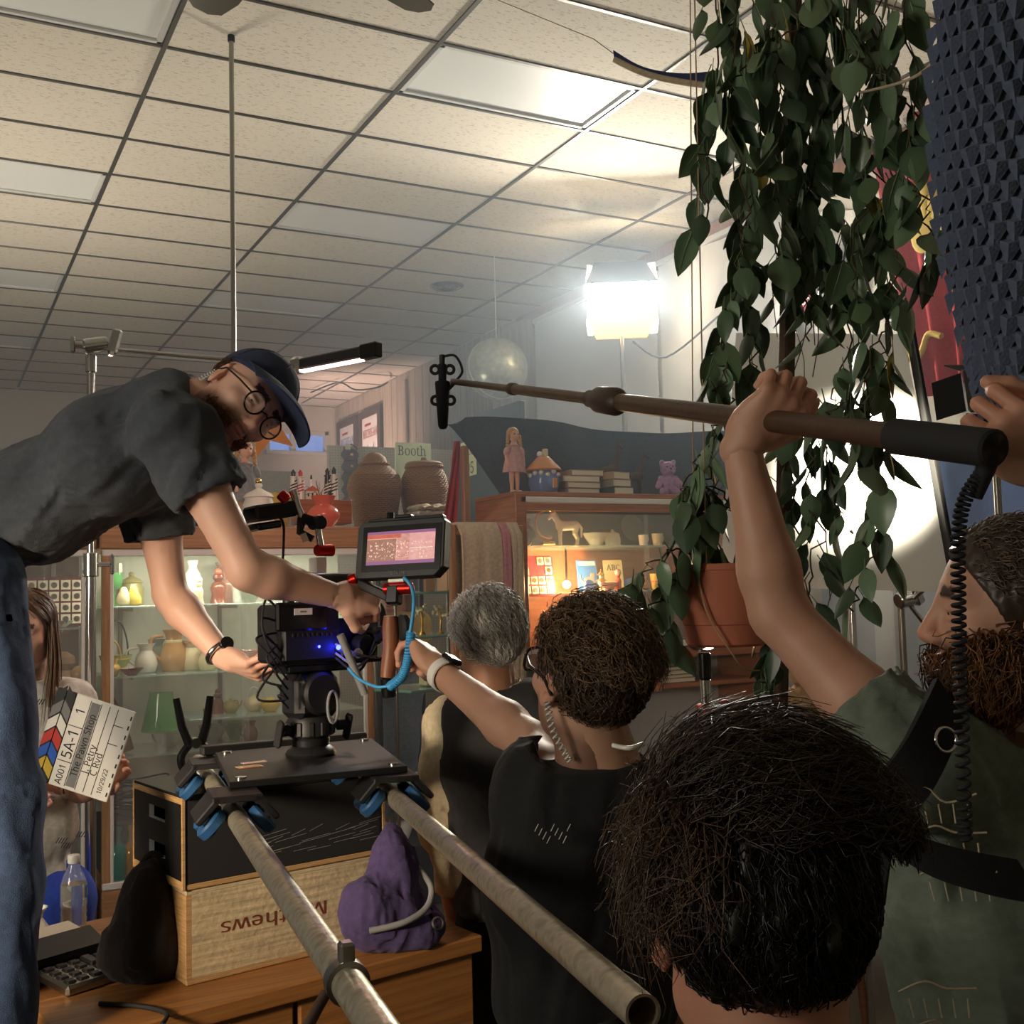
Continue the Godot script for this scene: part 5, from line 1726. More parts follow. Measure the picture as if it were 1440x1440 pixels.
func make_baskets() -> void:
	var y := 1.981
	basket("wicker_basket", Vector3(2.1, y, -5.5), [Vector2(0.1, 0.01), Vector2(0.115, 0.12), Vector2(0.13, 0.2), Vector2(0.14, 0.24), Vector2(0.125, 0.3), Vector2(0.07, 0.355)], "round-bellied wicker basket with a small domed neck, on the dark rack", [Vector2(0.065, 0.355), Vector2(0.07, 0.365), Vector2(0.06, 0.4), Vector2(0.03, 0.425), Vector2(0, 0.43)], 0.006)
	basket("wicker_basket", Vector3(2.385, y, -5.5), [Vector2(0.085, 0.01), Vector2(0.115, 0.15), Vector2(0.125, 0.24), Vector2(0.115, 0.3), Vector2(0.09, 0.35)], "tall tapered wicker basket with a braided rim and flat lid", [Vector2(0.1, 0.355), Vector2(0.102, 0.375), Vector2(0.09, 0.385), Vector2(0.02, 0.39), Vector2(0.014, 0.41), Vector2(0, 0.412)], 0.008)

func panel4(a: Vector3, b: Vector3, c: Vector3, d: Vector3, th: float, n := 2) -> MB:
	# a board through four corners: top left, top right, bottom right, bottom left
	var g := []
	for i in n + 1:
		var row := []
		for j in n + 1:
			row.append(d.lerp(c, float(j) / n).lerp(a.lerp(b, float(j) / n), float(i) / n))
		g.append(row)
	var m := MB.new()
	m.sheet(g, th)
	return m

func make_far_wall_things() -> void:
	# two framed travel posters on the right wall
	var k := 0
	for q in [[-15.0, -14.2, "blue"], [-14.1, -13.3, "white"]]:
		var zc: float = (q[0] + q[1]) / 2
		var w: float = q[1] - q[0]
		var t := thing("framed_poster", "brown framed travel poster with a blue lake below the title" if k == 0 else "brown framed travel poster with blue tree shapes on white", "poster", Vector3(WALL_X - 0.04, 2.7, zc))
		var yc := 3.42
		var h := 1.4
		var x := WALL_X - 0.045
		var m := MB.new()
		for s in [-1, 1]:
			m.box(Transform3D(Basis(), Vector3(x, yc, zc + s * (w / 2 - 0.05))), Vector3(0.05, h, 0.1), 0.006)
			m.box(Transform3D(Basis(), Vector3(x, yc + s * (h / 2 - 0.05), zc)), Vector3(0.05, 0.1, w - 0.2), 0.006)
		obj(m, "frame", M.leather, t)
		obj(boxm(Vector3(x + 0.005, yc, zc), Vector3(0.02, h - 0.2, w - 0.2)), "print", M.white, t)
		var fb := Basis(Vector3.BACK, Vector3.UP, Vector3.LEFT)
		words("MICHIGAN", 0.11, Transform3D(fb, Vector3(x - 0.008, yc + 0.38, zc)), "title", M.poster_blue if k == 0 else M.red_board, t, "Droid Serif", w - 0.28)
		obj(boxm(Vector3(x - 0.007, yc + 0.5, zc - 0.08), Vector3(0.003, 0.03, 0.22)), "print_line", M.red_board, t)
		if k == 0:
			obj(boxm(Vector3(x - 0.008, yc - 0.2, zc), Vector3(0.006, 0.78, w - 0.22)), "lake_print", M.poster_blue, t)
			obj(boxm(Vector3(x - 0.012, yc - 0.05, zc - 0.05), Vector3(0.004, 0.34, 0.05)), "lighthouse_print", M.white, t)
		else:
			for j in 7:
				var zz: float = zc - 0.22 + j * 0.07
				var yy := yc - 0.42 + 0.18 * (j % 3)
				m = MB.new()
				m.prism([Vector2(-0.05, 0), Vector2(0.05, 0), Vector2(0, 0.3)], 0.003, Transform3D(Basis(Vector3.FORWARD, Vector3.UP, Vector3.RIGHT), Vector3(x - 0.012, yy, zz)))
				obj(m, "tree_print", M.poster_blue, t)
		k += 1
	# lamp behind the pegboard that washes the posters
	var wp := Vector3(3.5, 2.2, -13.2)
	var wl := thing("wall_wash_lamp", "small lamp on a stand behind the pegboard, aimed at the posters", "lamp", Vector3(wp.x, 0, wp.z))
	obj(boxm(wp - Vector3(0.08, 0.06, 0), Vector3(0.12, 0.14, 0.14), 0.01), "housing", M.black, wl)
	obj(boxm(wp - Vector3(0.015, 0.05, 0), Vector3(0.01, 0.1, 0.1)), "lamp_face", M.panel_led, wl)
	obj(tubem([Vector3(wp.x - 0.08, 0, wp.z), wp - Vector3(0.08, 0.1, 0)], 0.014), "stand_pole", M.steel, wl)
	spot("wall_wash_light", wp, Vector3(5.2, 3.4, -13.6), Color(1.0, 0.84, 0.78), 9.0, 50.0, 0.06)
	# pegboard divider with hanging leather purses
	var pz := -9.6
	var pm := mat("pegboard", Color(1, 1, 1), 0.8)
	var im := Image.create(64, 64, false, Image.FORMAT_RGB8)
	im.fill(Color(0.8, 0.765, 0.68))
	for y in 64:
		for x in 64:
			if Vector2(x - 32, y - 32).length() < 9: im.set_pixel(x, y, Color(0.2, 0.17, 0.14))
	tri_map(pm, ImageTexture.create_from_image(im), null, 39.4, 0.5, true)
	var a := Vector3(3.2149, 3.0261, -9.6)
	var b := Vector3(4.6051, 3.0801, -9.6)
	one(boxm(Vector3((a.x + b.x) / 2, a.y / 2, pz), Vector3(b.x - a.x, a.y, 0.03), 0.004), "pegboard_panel", pm, "tan pegboard divider behind the wicker baskets", "pegboard")
	one(boxm(Vector3(a.x - 0.9, a.y / 2 - 0.06, pz - 1.2), Vector3(1.9, a.y - 0.1, 0.05), 0.004), "booth_divider", M.quilt_cream, "beige booth divider below the blue window", "divider")
	for i in 5:
		var p := Vector3(3.4119, 2.9361 - i * 0.105, pz + 0.052)
		var t := thing("leather_purse", "dark brown leather purse on the pegboard, %s of the column of five" % ["topmost", "second", "middle", "fourth", "lowest"][i], "purse", p)
		var m := MB.new()
		m.ell(Transform3D(Basis(Vector3.BACK, 0.2 * sin(i * 2.1)), Vector3.ZERO), Vector3(0.085, 0.062, 0.045), 12, 8)
		obj(m, "bag", M.leather, t, true)
		m = MB.new()
		var ps := []
		for s in 13: ps.append(Vector3(cos(PI * s / 12.0) * 0.06, 0.045 + sin(PI * s / 12.0) * 0.05, 0.02))
		m.tube(ps, 0.008, 6)
		obj(m, "strap", M.leather, t, true)
		obj(boxm(Vector3(0.0, 0.0, 0.045), Vector3(0.03, 0.025, 0.008), 0.003), "clasp", M.brass, t, true)
	one(boxm(Vector3(3.375, 3.0063, -9.5), Vector3(0.05, 0.055, 0.004)), "price_tag", M.paper, "white price tag on the topmost leather purse", "price tag")
	# green board divider and booth signs
	one(boxm(Vector3(3.3, 1.42, -6.55), Vector3(0.04, 2.86, 1.0), 0.004), "green_divider", M.green_board, "dark green booth divider beside the backdrop", "divider")
	var sb := Basis(Vector3.BACK, Vector3.UP, Vector3.LEFT)
	var s1 := thing("booth_sign", "pale green paper booth sign on the dark green divider", "sign", Vector3(3.26, 2.4685, -6.7617))
	obj(boxm(Vector3(3.272, 2.5683, -6.7813), Vector3(0.004, 0.24, 0.24)), "paper", M.sign_green, s1)
	words("Booth", 0.075, Transform3D(sb, Vector3(3.268, 2.6252, -6.7698)), "lettering", M.ink, s1, "Droid Serif", 0.21)
	words("95", 0.08, Transform3D(sb, Vector3(3.268, 2.5018, -6.7542)), "lettering", M.ink, s1, "Droid Serif")
	var c := Vector3(3.1246, 2.6217, -7.4)
	var s2 := thing("booth_sign", "pale yellow booth sign standing behind the wicker baskets", "sign", Vector3(c.x, c.y - 0.22, c.z))
	obj(boxm(c, Vector3(0.28, 0.26, 0.01), 0.002), "board", M.sign_green, s2)
	obj(boxm(Vector3(c.x, c.y / 2, c.z - 0.02), Vector3(0.04, c.y, 0.03), 0.003), "post", M.steel, s2)
	words("Booth", 0.07, Transform3D(Basis(), c + Vector3(-0.01, 0.07, 0.006)), "lettering", M.ink, s2, "Droid Serif", 0.22)
	words("95", 0.085, Transform3D(Basis(), c + Vector3(0, -0.055, 0.006)), "lettering", M.ink, s2, "Droid Serif")
	one(boxm(Vector3(WALL_X - 0.2, 3.02, -10.8), Vector3(0.4, 0.05, 1.7), 0.006), "wall_shelf", M.wall_grey, "grey shelf on the boarded wall behind the baskets", "shelf")
	# hanging globe
	var gp := Vector3(4.0857, 3.4587, -7.8987)
	var t := thing("hanging_globe", "large pale globe hanging by a cord near the right wall", "globe", gp - Vector3(0, 0.25, 0))
	var m := MB.new()
	m.ball(gp, 0.25, 32, 20)
	var gm := mat("globe_shell", hexc("c9cbc2"), 0.3, 0.35)
	tri_map(gm, noise_tex(0.03, 77, [Color(0.7, 0.72, 0.66), Color(1, 1, 0.97)], 0.0, 256), null, 2.5)
	obj(m, "shell", gm, t)
	m = MB.new()
	m.lathe([Vector2(0.251, -0.004), Vector2(0.256, 0), Vector2(0.251, 0.004)], 40, Transform3D(Basis(Vector3.RIGHT, 1.4), gp))
	obj(m, "rim_seam", M.white_metal, t)
	obj(tubem([gp + Vector3(0, 0.25, 0), Vector3(gp.x, CEIL, gp.z)], 0.004, 5), "cord", M.white_metal, t)
	# festoon wire under the ceiling
	var ps := smooth([Vector3(4.449, 4.33, -13.9186), Vector3(4.5635, 4.33, -13.1496), Vector3(4.6878, 4.2, -12.8769), Vector3(4.8833, 4.2, -12.6563), Vector3(5.1375, 4.33, -12.9415)], 5)
	one(tubem(ps, 0.01, 5), "festoon_wire", M.rubber, "dark wire looping below the far ceiling", "wire")

func make_fan() -> void:
	var tip := Vector3(1.6528, 3.827, -3.7111)
	var hub := Vector3(1.22, tip.y + 0.02, tip.z + 0.35)
	hub.x = tip.x - 0.62
	var t := thing("ceiling_fan", "grey ceiling fan with broad rounded blades above the set", "ceiling fan", hub)
	var m := MB.new()
	m.lathe([Vector2(0, -0.1), Vector2(0.07, -0.09), Vector2(0.11, -0.03), Vector2(0.11, 0.04), Vector2(0.05, 0.09), Vector2(0, 0.09)], 24, Transform3D(Basis(), hub))
	obj(m, "motor", M.case_back, t)
	obj(tubem([hub + Vector3(0, 0.08, 0), Vector3(hub.x, CEIL, hub.z)], 0.014), "down_rod", M.case_back, t)
	var a0 := atan2(-(tip.z - hub.z), tip.x - hub.x)
	var l := Vector2(tip.x - hub.x, tip.z - hub.z).length()
	for k in 5:
		var b := Basis(Vector3.UP, a0 + TAU * k / 5.0) * Basis(Vector3.RIGHT, 0.18)
		var pts := []
		for q in [[0.12, -0.04], [0.3, -0.06], [0.8, -0.085], [0.95, -0.07], [1.0, -0.03], [1.0, 0.03], [0.95, 0.07], [0.8, 0.085], [0.3, 0.06], [0.12, 0.04]]:
			pts.append(Vector2(q[0] * l, q[1]))
		m = MB.new()
		m.prism(pts, 0.008, Transform3D(b * Basis(Vector3.RIGHT, -PI / 2), hub), 0.002)
		obj(m, "blade", M.smokey, t)

func make_stands() -> void:
	# pole wedged between floor and ceiling
	var t := thing("ceiling_pole", "thin grey pole wedged between floor and ceiling behind the operator", "pole", Vector3(1.295, 0, -5.227))
	obj(tubem([Vector3(1.295, 0.02, -5.227), Vector3(1.295, CEIL - 0.02, -5.227)], 0.012, 10), "tube", M.steel, t)
	var m := MB.new()
	m.cyl(Vector3(1.295, CEIL - 0.03, -5.227), Vector3(1.295, CEIL - 0.001, -5.227), 0.018, 12)
	m.cyl(Vector3(1.295, 0.001, -5.227), Vector3(1.295, 0.03, -5.227), 0.03, 12)
	obj(m, "foot_pad", M.rubber, t)
	# stand with a horizontal arm that carries a tube lamp
	var p := Vector3(0.4914, 2.4566, -3.9288)
	var base := Vector3(p.x, 0, p.z)
	t = thing("c_stand", "chrome stand with a clamp head and long arm behind the operator's back", "stand", base)
	m = MB.new()
	m.cyl(base + Vector3(0, 0.1, 0), Vector3(p.x, 1.78, p.z), 0.0175, 14)
	m.cyl(Vector3(p.x, 1.6, p.z), p, 0.0125, 12)
	obj(m, "column", M.chrome, t)
	m = MB.new()
	m.cyl(Vector3(p.x, 1.74, p.z), Vector3(p.x, 1.82, p.z), 0.026, 14, -1.0, 0.003)
	obj(m, "collar", M.chrome, t)
	m = MB.new()
	m.cyl(Vector3(p.x, 1.78, p.z), Vector3(p.x + 0.06, 1.78, p.z + 0.02), 0.008, 8)
	m.box(Transform3D(Basis(), Vector3(p.x + 0.065, 1.78, p.z + 0.02)), Vector3(0.012, 0.07, 0.02), 0.005)
	obj(m, "wing_knob", M.chrome, t)
	for k in 3:
		var a := TAU * k / 3 + 1.9
		obj(tubem(smooth([base + Vector3(0, 0.2 + k * 0.03, 0), base + Vector3(cos(a) * 0.12, 0.2 + k * 0.03, sin(a) * 0.12), base + Vector3(cos(a) * 0.27, 0.015, sin(a) * 0.27)], 4), 0.0125), "leg", M.chrome, t)
	m = MB.new()
	var hc := Vector3(0.512, 2.5157, -3.913)
	var ax := (Vector3(0.835, 2.4863, -3.8009) - hc).normalized()
	m.cyl(p + Vector3(0, -0.03, 0), p + Vector3(0, 0.03, 0), 0.018, 14, -1.0, 0.003)
	m.cyl(hc + Vector3(-0.045, -0.005, 0), hc + Vector3(0.03, 0.012, 0), 0.026, 16, -1.0, 0.004)
	m.box(Transform3D(Basis(Vector3.BACK, -0.25), hc + Vector3(0.05, 0.015, 0.01)), Vector3(0.034, 0.095, 0.05), 0.01)
	obj(m, "grip_head", M.chrome, t)
	m = MB.new()
	m.cyl(hc + Vector3(-0.075, 0, 0), hc + Vector3(-0.05, 0, 0), 0.012, 10)
	m.box(Transform3D(Basis(), hc + Vector3(-0.08, 0, 0)), Vector3(0.016, 0.06, 0.02), 0.006)
	obj(m, "t_handle", M.chrome, t)
	obj(tubem([hc + ax * -0.08 + Vector3(0, -0.012, 0.02), Vector3(1.1922, 2.4719, -3.7829)], 0.008, 10), "arm", M.chrome, t)
	# tube lamp
	var a := Vector3(1.1698, 2.471, -3.7609)
	var b := Vector3(1.2837, 2.4597, -3.4518)
	var c := Vector3(1.3137, 2.4589, -3.3792)
	var lamp := thing("tube_lamp", "slim battery tube lamp held by the stand arm above the cap", "lamp", a)
	m = MB.new()
	m.bar(a, b, 0.03, 0.042, 0.006)
	obj(m, "housing", M.black, lamp)
	m = MB.new()
	m.bar(a + Vector3(0, -0.022, 0.0), b + Vector3(0, -0.022, 0), 0.02, 0.012, 0.002)
	obj(m, "tube_face", M.tube_face, lamp)
	m = MB.new()
	m.bar(b, c, 0.036, 0.05, 0.004)
	obj(m, "battery", M.black_gloss, lamp)
	var sc := MB.new()
	sc.box(MB.along(b.lerp(c, 0.3), c, Vector3.UP) * Transform3D(Basis(), Vector3(0, 0, 0.026)), Vector3(0.012, 0.03, 0.002))
	obj(sc, "screen", M.blue_cable, lamp)
	m = MB.new()
	m.box(MB.along(a, b) * Transform3D(Basis(), Vector3(0, -a.distance_to(b) / 2 - 0.02, 0)), Vector3(0.05, 0.05, 0.06), 0.012)
	obj(m, "clip", M.chrome, lamp)
	area("tube_lamp_light", (a + b) / 2 + Vector3(0, -0.035, 0), (a + b) / 2 + Vector3(0.0, -1, -0.25), Color(1.0, 0.78, 0.72), 0.5, 0.24, 0.02)
	# yoke stand under the plant pot
	var y := Vector3(1.7082, 1.4947, -2.2279)
	base = Vector3(y.x, 0, y.z)
	t = thing("yoke_stand", "light stand with an empty steel yoke and red clamp below the plant pot", "stand", base)
	m = MB.new()
	m.cyl(base, Vector3(y.x, y.y - 0.12, y.z), 0.013, 12)
	obj(m, "pole", M.steel, t)
	m = MB.new()
	m.cyl(y + Vector3(0, -0.07, 0), y + Vector3(0, -0.005, 0), 0.017, 14, -1.0, 0.003)
	obj(m, "receiver", M.black_gloss, t)
	m = MB.new()
	m.cyl(y + Vector3(0, -0.13, 0), y + Vector3(0, -0.07, 0), 0.014, 14, -1.0, 0.002)
	obj(m, "spigot", M.chrome, t)
	m = MB.new()
	m.cyl(y + Vector3(0, -0.19, 0), y + Vector3(0, -0.13, 0), 0.024, 14, -1.0, 0.004)
	m.cyl(y + Vector3(0, -0.15, 0), y + Vector3(0.05, -0.14, 0.0), 0.009, 8)
	m.ball(y + Vector3(0.058, -0.138, 0), 0.015)
	obj(m, "clamp", M.red_plastic, t)
	m = MB.new()
	var g := []
	for i in 15:
		var an := PI + PI * i / 14.0
		var q := Vector3(cos(an) * 0.048, 0.04 + sin(an) * 0.042, 0)
		if i == 0: q.y += 0.05
		g.append([y + q + Vector3(0, 0, 0.014), y + q - Vector3(0, 0, 0.014)])
	g.append([y + Vector3(0.048, 0.09, 0.014), y + Vector3(0.048, 0.09, -0.014)])
	m.sheet(g, 0.004)
	obj(m, "yoke", M.steel, t)
	for k in 3:
		var an := TAU * k / 3 + 0.2
		obj(tubem([base + Vector3(0, 0.5, 0), base + Vector3(cos(an) * 0.35, 0.012, sin(an) * 0.35)], 0.009), "leg", M.steel, t)

func make_bounce() -> void:
	var tl := Vector3(2.9735, 2.7025, -3.5799)
	var tr := Vector3(3.4632, 2.6426, -3.1436)
	var br := Vector3(3.6229, 1.6052, -3.0989)
	var bl := Vector3(2.8991, 1.6554, -3.66)
	var t := thing("bounce_board", "white bounce board lit by a bright pool of light behind the vines", "bounce board", (bl + br) / 2)
	obj(panel4(tl, tr, br, bl, 0.012), "board", M.white, t)
	var m := MB.new()
	m.bar(tr + Vector3(0, 0.12, 0.02), br + Vector3(0, -0.05, 0.02), 0.05, 0.02, 0.004)
	obj(m, "edge_bar", M.plate_metal, t)
	# clamp arm that holds it
	var st := thing("board_stand", "stand with a chrome knuckle and slanted arm holding the bounce board", "stand", Vector3(br.x + 0.05, 0, br.z - 0.15))
	var kn := Vector3(3.5575, 1.5742, -3.2836)
	m = MB.new()
	m.cyl(kn + Vector3(-0.05, 0, 0), kn + Vector3(0.05, 0.02, 0.02), 0.035, 14, -1.0, 0.006)
	m.box(Transform3D(Basis(Vector3.BACK, 0.5), kn + Vector3(0.02, 0.03, 0.03)), Vector3(0.05, 0.1, 0.04), 0.01)
	m.cyl(kn + Vector3(0, 0, 0.02), kn + Vector3(0.0, 0.05, 0.1), 0.01, 8)
	obj(m, "knuckle", M.chrome, st)
	obj(tubem([Vector3(3.3118, 1.8681, -3.333), kn, Vector3(3.6992, 1.3115, -3.1733)], 0.01), "arm", M.chrome, st)
	obj(tubem([Vector3(kn.x + 0.02, 0, kn.z - 0.05), kn + Vector3(0.02, 0, -0.05)], 0.014), "column", M.steel, st)
	# small lamp with barn doors that lights the board
	var lp := Vector3(3.0274, 2.2607, -2.4301)
	var aim := Vector3(3.3627, 2.1222, -3.2624)
	var dir := (aim - lp).normalized()
	var tb := Transform3D(Basis(dir.cross(Vector3.UP).normalized(), dir.cross(Vector3.UP).normalized().cross(dir), -dir), lp)
	var lamp := thing("panel_lamp", "small black lamp with folding doors lighting the bounce board", "lamp", Vector3(lp.x, 0, lp.z))
	m = MB.new()
	m.box(tb * Transform3D(Basis(), Vector3(0, 0, 0.045)), Vector3(0.13, 0.15, 0.09), 0.008)
	obj(m, "housing", M.black, lamp)
	obj(boxm(Vector3.ZERO, Vector3.ONE), "lamp_face", M.panel_led, lamp, true).transform = lamp.transform.affine_inverse() * tb * Transform3D(Basis.from_scale(Vector3(0.11, 0.12, 0.004)), Vector3(0, 0, -0.002))
	for s in [1, -1]:
		m = MB.new()
		m.box(tb * Transform3D(Basis(Vector3.RIGHT, s * 0.5), Vector3(0, s * 0.1, -0.055)), Vector3(0.13, 0.004, 0.11))
		obj(m, "barn_door", M.black_matte, lamp)
		m = MB.new()
		m.box(tb * Transform3D(Basis(Vector3.UP, s * -0.5), Vector3(s * 0.09, 0, -0.055)), Vector3(0.004, 0.13, 0.11))
		obj(m, "barn_door", M.black_matte, lamp)
	m = MB.new()
	m.ball(lp + Vector3(-0.01, 0.08, 0.06), 0.005, 8, 6)
	obj(m, "indicator_led", M.green_led, lamp)
	m = MB.new()
	m.cyl(Vector3(lp.x, 0, lp.z) + tb.basis.z * 0.05, lp + tb.basis.z * 0.05 + Vector3(0, -0.07, 0), 0.012, 10)
	m.cyl(lp + tb.basis.z * 0.05 + Vector3(0, -0.2, 0), lp + tb.basis.z * 0.05 + Vector3(0, -0.1, 0), 0.018, 10)
	obj(m, "stand_pole", M.steel, lamp)
	spot("panel_lamp_light", lp + dir * 0.02, aim, Color(1.0, 0.96, 0.86), BOARD, 21.0, 0.06)

func flag(called: String, label: String, a: Vector3, b: Vector3, c: Vector3, d: Vector3, m: Material, waves := 4.0, depth := 0.03) -> Node3D:
	var t := thing(called, label, "flag", (c + d) / 2)
	var nn := (b - a).cross(d - a).normalized()
	var g := []
	for i in 22:
		var row := []
		for j in 31:
			var u := j / 30.0
			var v := i / 21.0
			var p: Vector3 = d.lerp(c, u).lerp(a.lerp(b, u), v)
			row.append(p - nn * depth * sin(u * waves * TAU + v * 1.5) * (1.0 - 0.5 * v))
		g.append(row)
	var mb := MB.new()
	mb.sheet(g, 0.004)
	obj(mb, "cloth", m, t)
	return t

func make_flags() -> void:
	var x := 5.12
	var f := flag("red_flag", "red flag with gold emblem hanging on the wall beside the vines", Vector3(5.17, 4.3504, -4.8496), Vector3(5.17, 4.2902, -4.0934), Vector3(5.17, 2.7645, -4.1498), Vector3(5.17, 2.7207, -4.6017), M.flag_red, 3.0, 0.045)
	# gold emblem: leaf shapes and a scroll
	var m := MB.new()
	var c := Vector3(5.12, 3.6613, -4.4515)
	for k in 9:
		var a := -0.9 + k * 0.32
		m.ell(Transform3D(Basis(Vector3.RIGHT, a), c + Vector3(0, cos(a) * 0.2, sin(a) * 0.2)), Vector3(0.012, 0.11, 0.04), 10, 6)
	m.ell(Transform3D(Basis(), c), Vector3(0.014, 0.11, 0.1), 14, 8)
	obj(m, "gold_emblem", M.gold_print, f)
	m = MB.new()
	var s := Vector3(5.12, 3.0159, -4.5105)
	m.tube(smooth([s + Vector3(0, 0.03, 0.14), s + Vector3(0, 0.06, 0.05), s + Vector3(0, -0.02, 0.0), s + Vector3(0, -0.07, -0.06), s + Vector3(0, -0.01, -0.1), s + Vector3(0, -0.08, -0.13)], 5), 0.02, 6)
	obj(m, "gold_scroll", M.gold_print, f)
	# white flag with blue bird emblem and red lettering band
	var w := flag("white_flag", "white flag with a blue emblem and red lettered band on the wall", Vector3(5.2, 4.157, -5.5686), Vector3(5.2, 4.0104, -5.0389), Vector3(5.2, 3.3529, -5.0641), Vector3(5.2, 3.4545, -5.5935), M.flag_white, 2.0, 0.02)
	obj(boxm(Vector3(5.185, 3.7491, -5.5168), Vector3(0.01, 0.62, 0.09)), "red_band", M.flag_red, w)
	var wb := Basis(Vector3.BACK, Vector3.UP, Vector3.LEFT)
	words("STATES", 0.075, Transform3D(wb * Basis(Vector3.BACK, -PI / 2), Vector3(5.178, 3.6988, -5.5125)), "lettering", M.white, w, "Droid Serif")
	m = MB.new()
	var e := Vector3(5.178, 3.6628, -5.2897)
	for k in 8:
		var a := -1.3 + k * 0.37
		m.ell(Transform3D(Basis(Vector3.RIGHT, a), e + Vector3(0, cos(a) * 0.1 - 0.04, sin(a) * 0.1)), Vector3(0.008, 0.1, 0.028), 8, 6)
	m.ell(Transform3D(Basis(), e - Vector3(0, 0.1, 0)), Vector3(0.01, 0.1, 0.06), 10, 6)
	obj(m, "blue_emblem", M.flag_blue, w)
	# striped flag higher up
	var st := flag("striped_flag", "red and white striped flag near the ceiling behind the vines", Vector3(5.16, 5.1788, -5.0136), Vector3(5.16, 4.9083, -4.2239), Vector3(5.16, 4.1939, -4.2721), Vector3(5.16, 4.6665, -5.0165), M.flag_white, 2.0, 0.06)
	for k in 3:
		var g := []
		for i in 3:
			var row := []
			for j in 21:
				var u := j / 20.0
				var y := 0.12 + k * 0.32 + i * 0.08
				var p: Vector3 = (Vector3(5.14, 5.1651, -4.9941)).lerp(Vector3(5.14, 4.8957, -4.2075), u).lerp((Vector3(5.14, 4.6548, -4.9971)).lerp(Vector3(5.14, 4.184, -4.2556), u), y)
				row.append(p - Vector3(0.03 + 0.03 * sin(u * 2.0 * TAU + (1.0 - y) * 1.5), 0, 0))
			g.append(row)
		g.reverse()
		m = MB.new()
		m.sheet(g, 0.003)
		obj(m, "red_stripe", M.flag_red, st)
	# pennant slung from the ceiling
	var g := []
	var ca := [Vector3(2.2811, 3.685, -3.3896), Vector3(2.3555, 3.5943, -3.3009), Vector3(2.4549, 3.5435, -3.1956), Vector3(2.5193, 3.5064, -3.0511)]
	var cb := [Vector3(2.2862, 3.6474, -3.39), Vector3(2.3628, 3.5676, -3.2992), Vector3(2.4599, 3.5094, -3.1958), Vector3(2.5199, 3.4451, -3.0558)]
	var top := smooth(ca, 6)
	var low := smooth(cb, 6)
	for q in [low, top]: g.append(q)
	m = MB.new()
	m.sheet(g, 0.004)
	var pn := one(m, "slung_banner", M.flag_blue, "blue and cream banner slung under the ceiling beside the vines", "banner")
	obj(tubem([Vector3(2.2812, 3.6716, -3.3907), Vector3(2.3749, 3.8755, -3.6647), Vector3(2.3003, 4.3627, -4.3451)], 0.002, 5), "string", M.twine, pn)
	m = MB.new()
	m.tube(low, 0.012, 6)
	obj(m, "cream_hem", M.quilt_cream, pn)
	# blue-grey board and shelf frame on the wall beyond the boom operator
	one(boxm(Vector3(5.2, 2.096, -4.0904), Vector3(0.03, 0.62, 1.1), 0.004), "blue_wall_board", M.blue_glaze, "blue-grey board on the wall behind the boom operator", "board")
	var fr := MB.new()
	for q in [[-0.5, 0.0, 0.03, 0.5], [0.0, 0.26, 1.04, 0.03]]:
		fr.box(Transform3D(Basis(), Vector3(5.12, 2.3235, -4.0565) + Vector3(0, q[1] - 0.1, q[0])), Vector3(0.06, q[3], q[2]), 0.004)
	one(fr, "shelf_frame", M.white_metal, "white metal frame before the blue-grey board", "frame")
	struct(boxm(Vector3(5.17, 1.176, -4.9345), Vector3(0.06, 1.5, 0.16), 0.008), "trim_4", M.white_metal)
	struct(boxm(Vector3(5.17, 1.1625, -5.2577), Vector3(0.04, 1.5, 0.06), 0.008), "trim_5", M.white_metal)
	struct(boxm(Vector3(5.2, 0.85, -3.4), Vector3(0.03, 1.7, 4.2), 0.004), "trim_6", M.wall_grey)
	# toy bear on a stool, and a chrome post
	var bp := Vector3(2.9565, 1.0945, -3.2445)
	var stool := thing("wooden_stool", "dark wooden stool under the tan toy bear", "stool", Vector3(bp.x, 0, bp.z))
	m = MB.new()
	m.cyl(Vector3(bp.x, bp.y - 0.03, bp.z), Vector3(bp.x, bp.y, bp.z), 0.16, 20, -1.0, 0.006)
	obj(m, "seat", M.stool_wood, stool)
	for k in 4:
		var a := TAU * k / 4 + 0.5
		obj(tubem([Vector3(bp.x + cos(a) * 0.1, bp.y - 0.02, bp.z + sin(a) * 0.1), Vector3(bp.x + cos(a) * 0.17, 0, bp.z + sin(a) * 0.17)], 0.016), "leg", M.stool_wood, stool)
	bear("toy_bear", bp + Vector3(0, 0.001, 0), 0.3, M.bear_tan, "tan toy bear sitting on a stool below the bounce board", -0.5)
	var cp := Vector3(2.7874, 1.2213, -2.813)
	var post := thing("chrome_post", "slim chrome post beside the tan toy bear", "post", Vector3(cp.x, 0, cp.z))
	obj(tubem([Vector3(cp.x, 0.02, cp.z), Vector3(cp.x, 1.62, cp.z)], 0.012), "tube", M.chrome, post)
	m = MB.new()
	m.cyl(Vector3(cp.x, 0, cp.z), Vector3(cp.x, 0.03, cp.z), 0.12, 18, 0.1)
	obj(m, "foot", M.chrome, post)

const EX := Vector3(0.985, 0, -0.174)
const EN := Vector3(0.174, 0, 0.985)

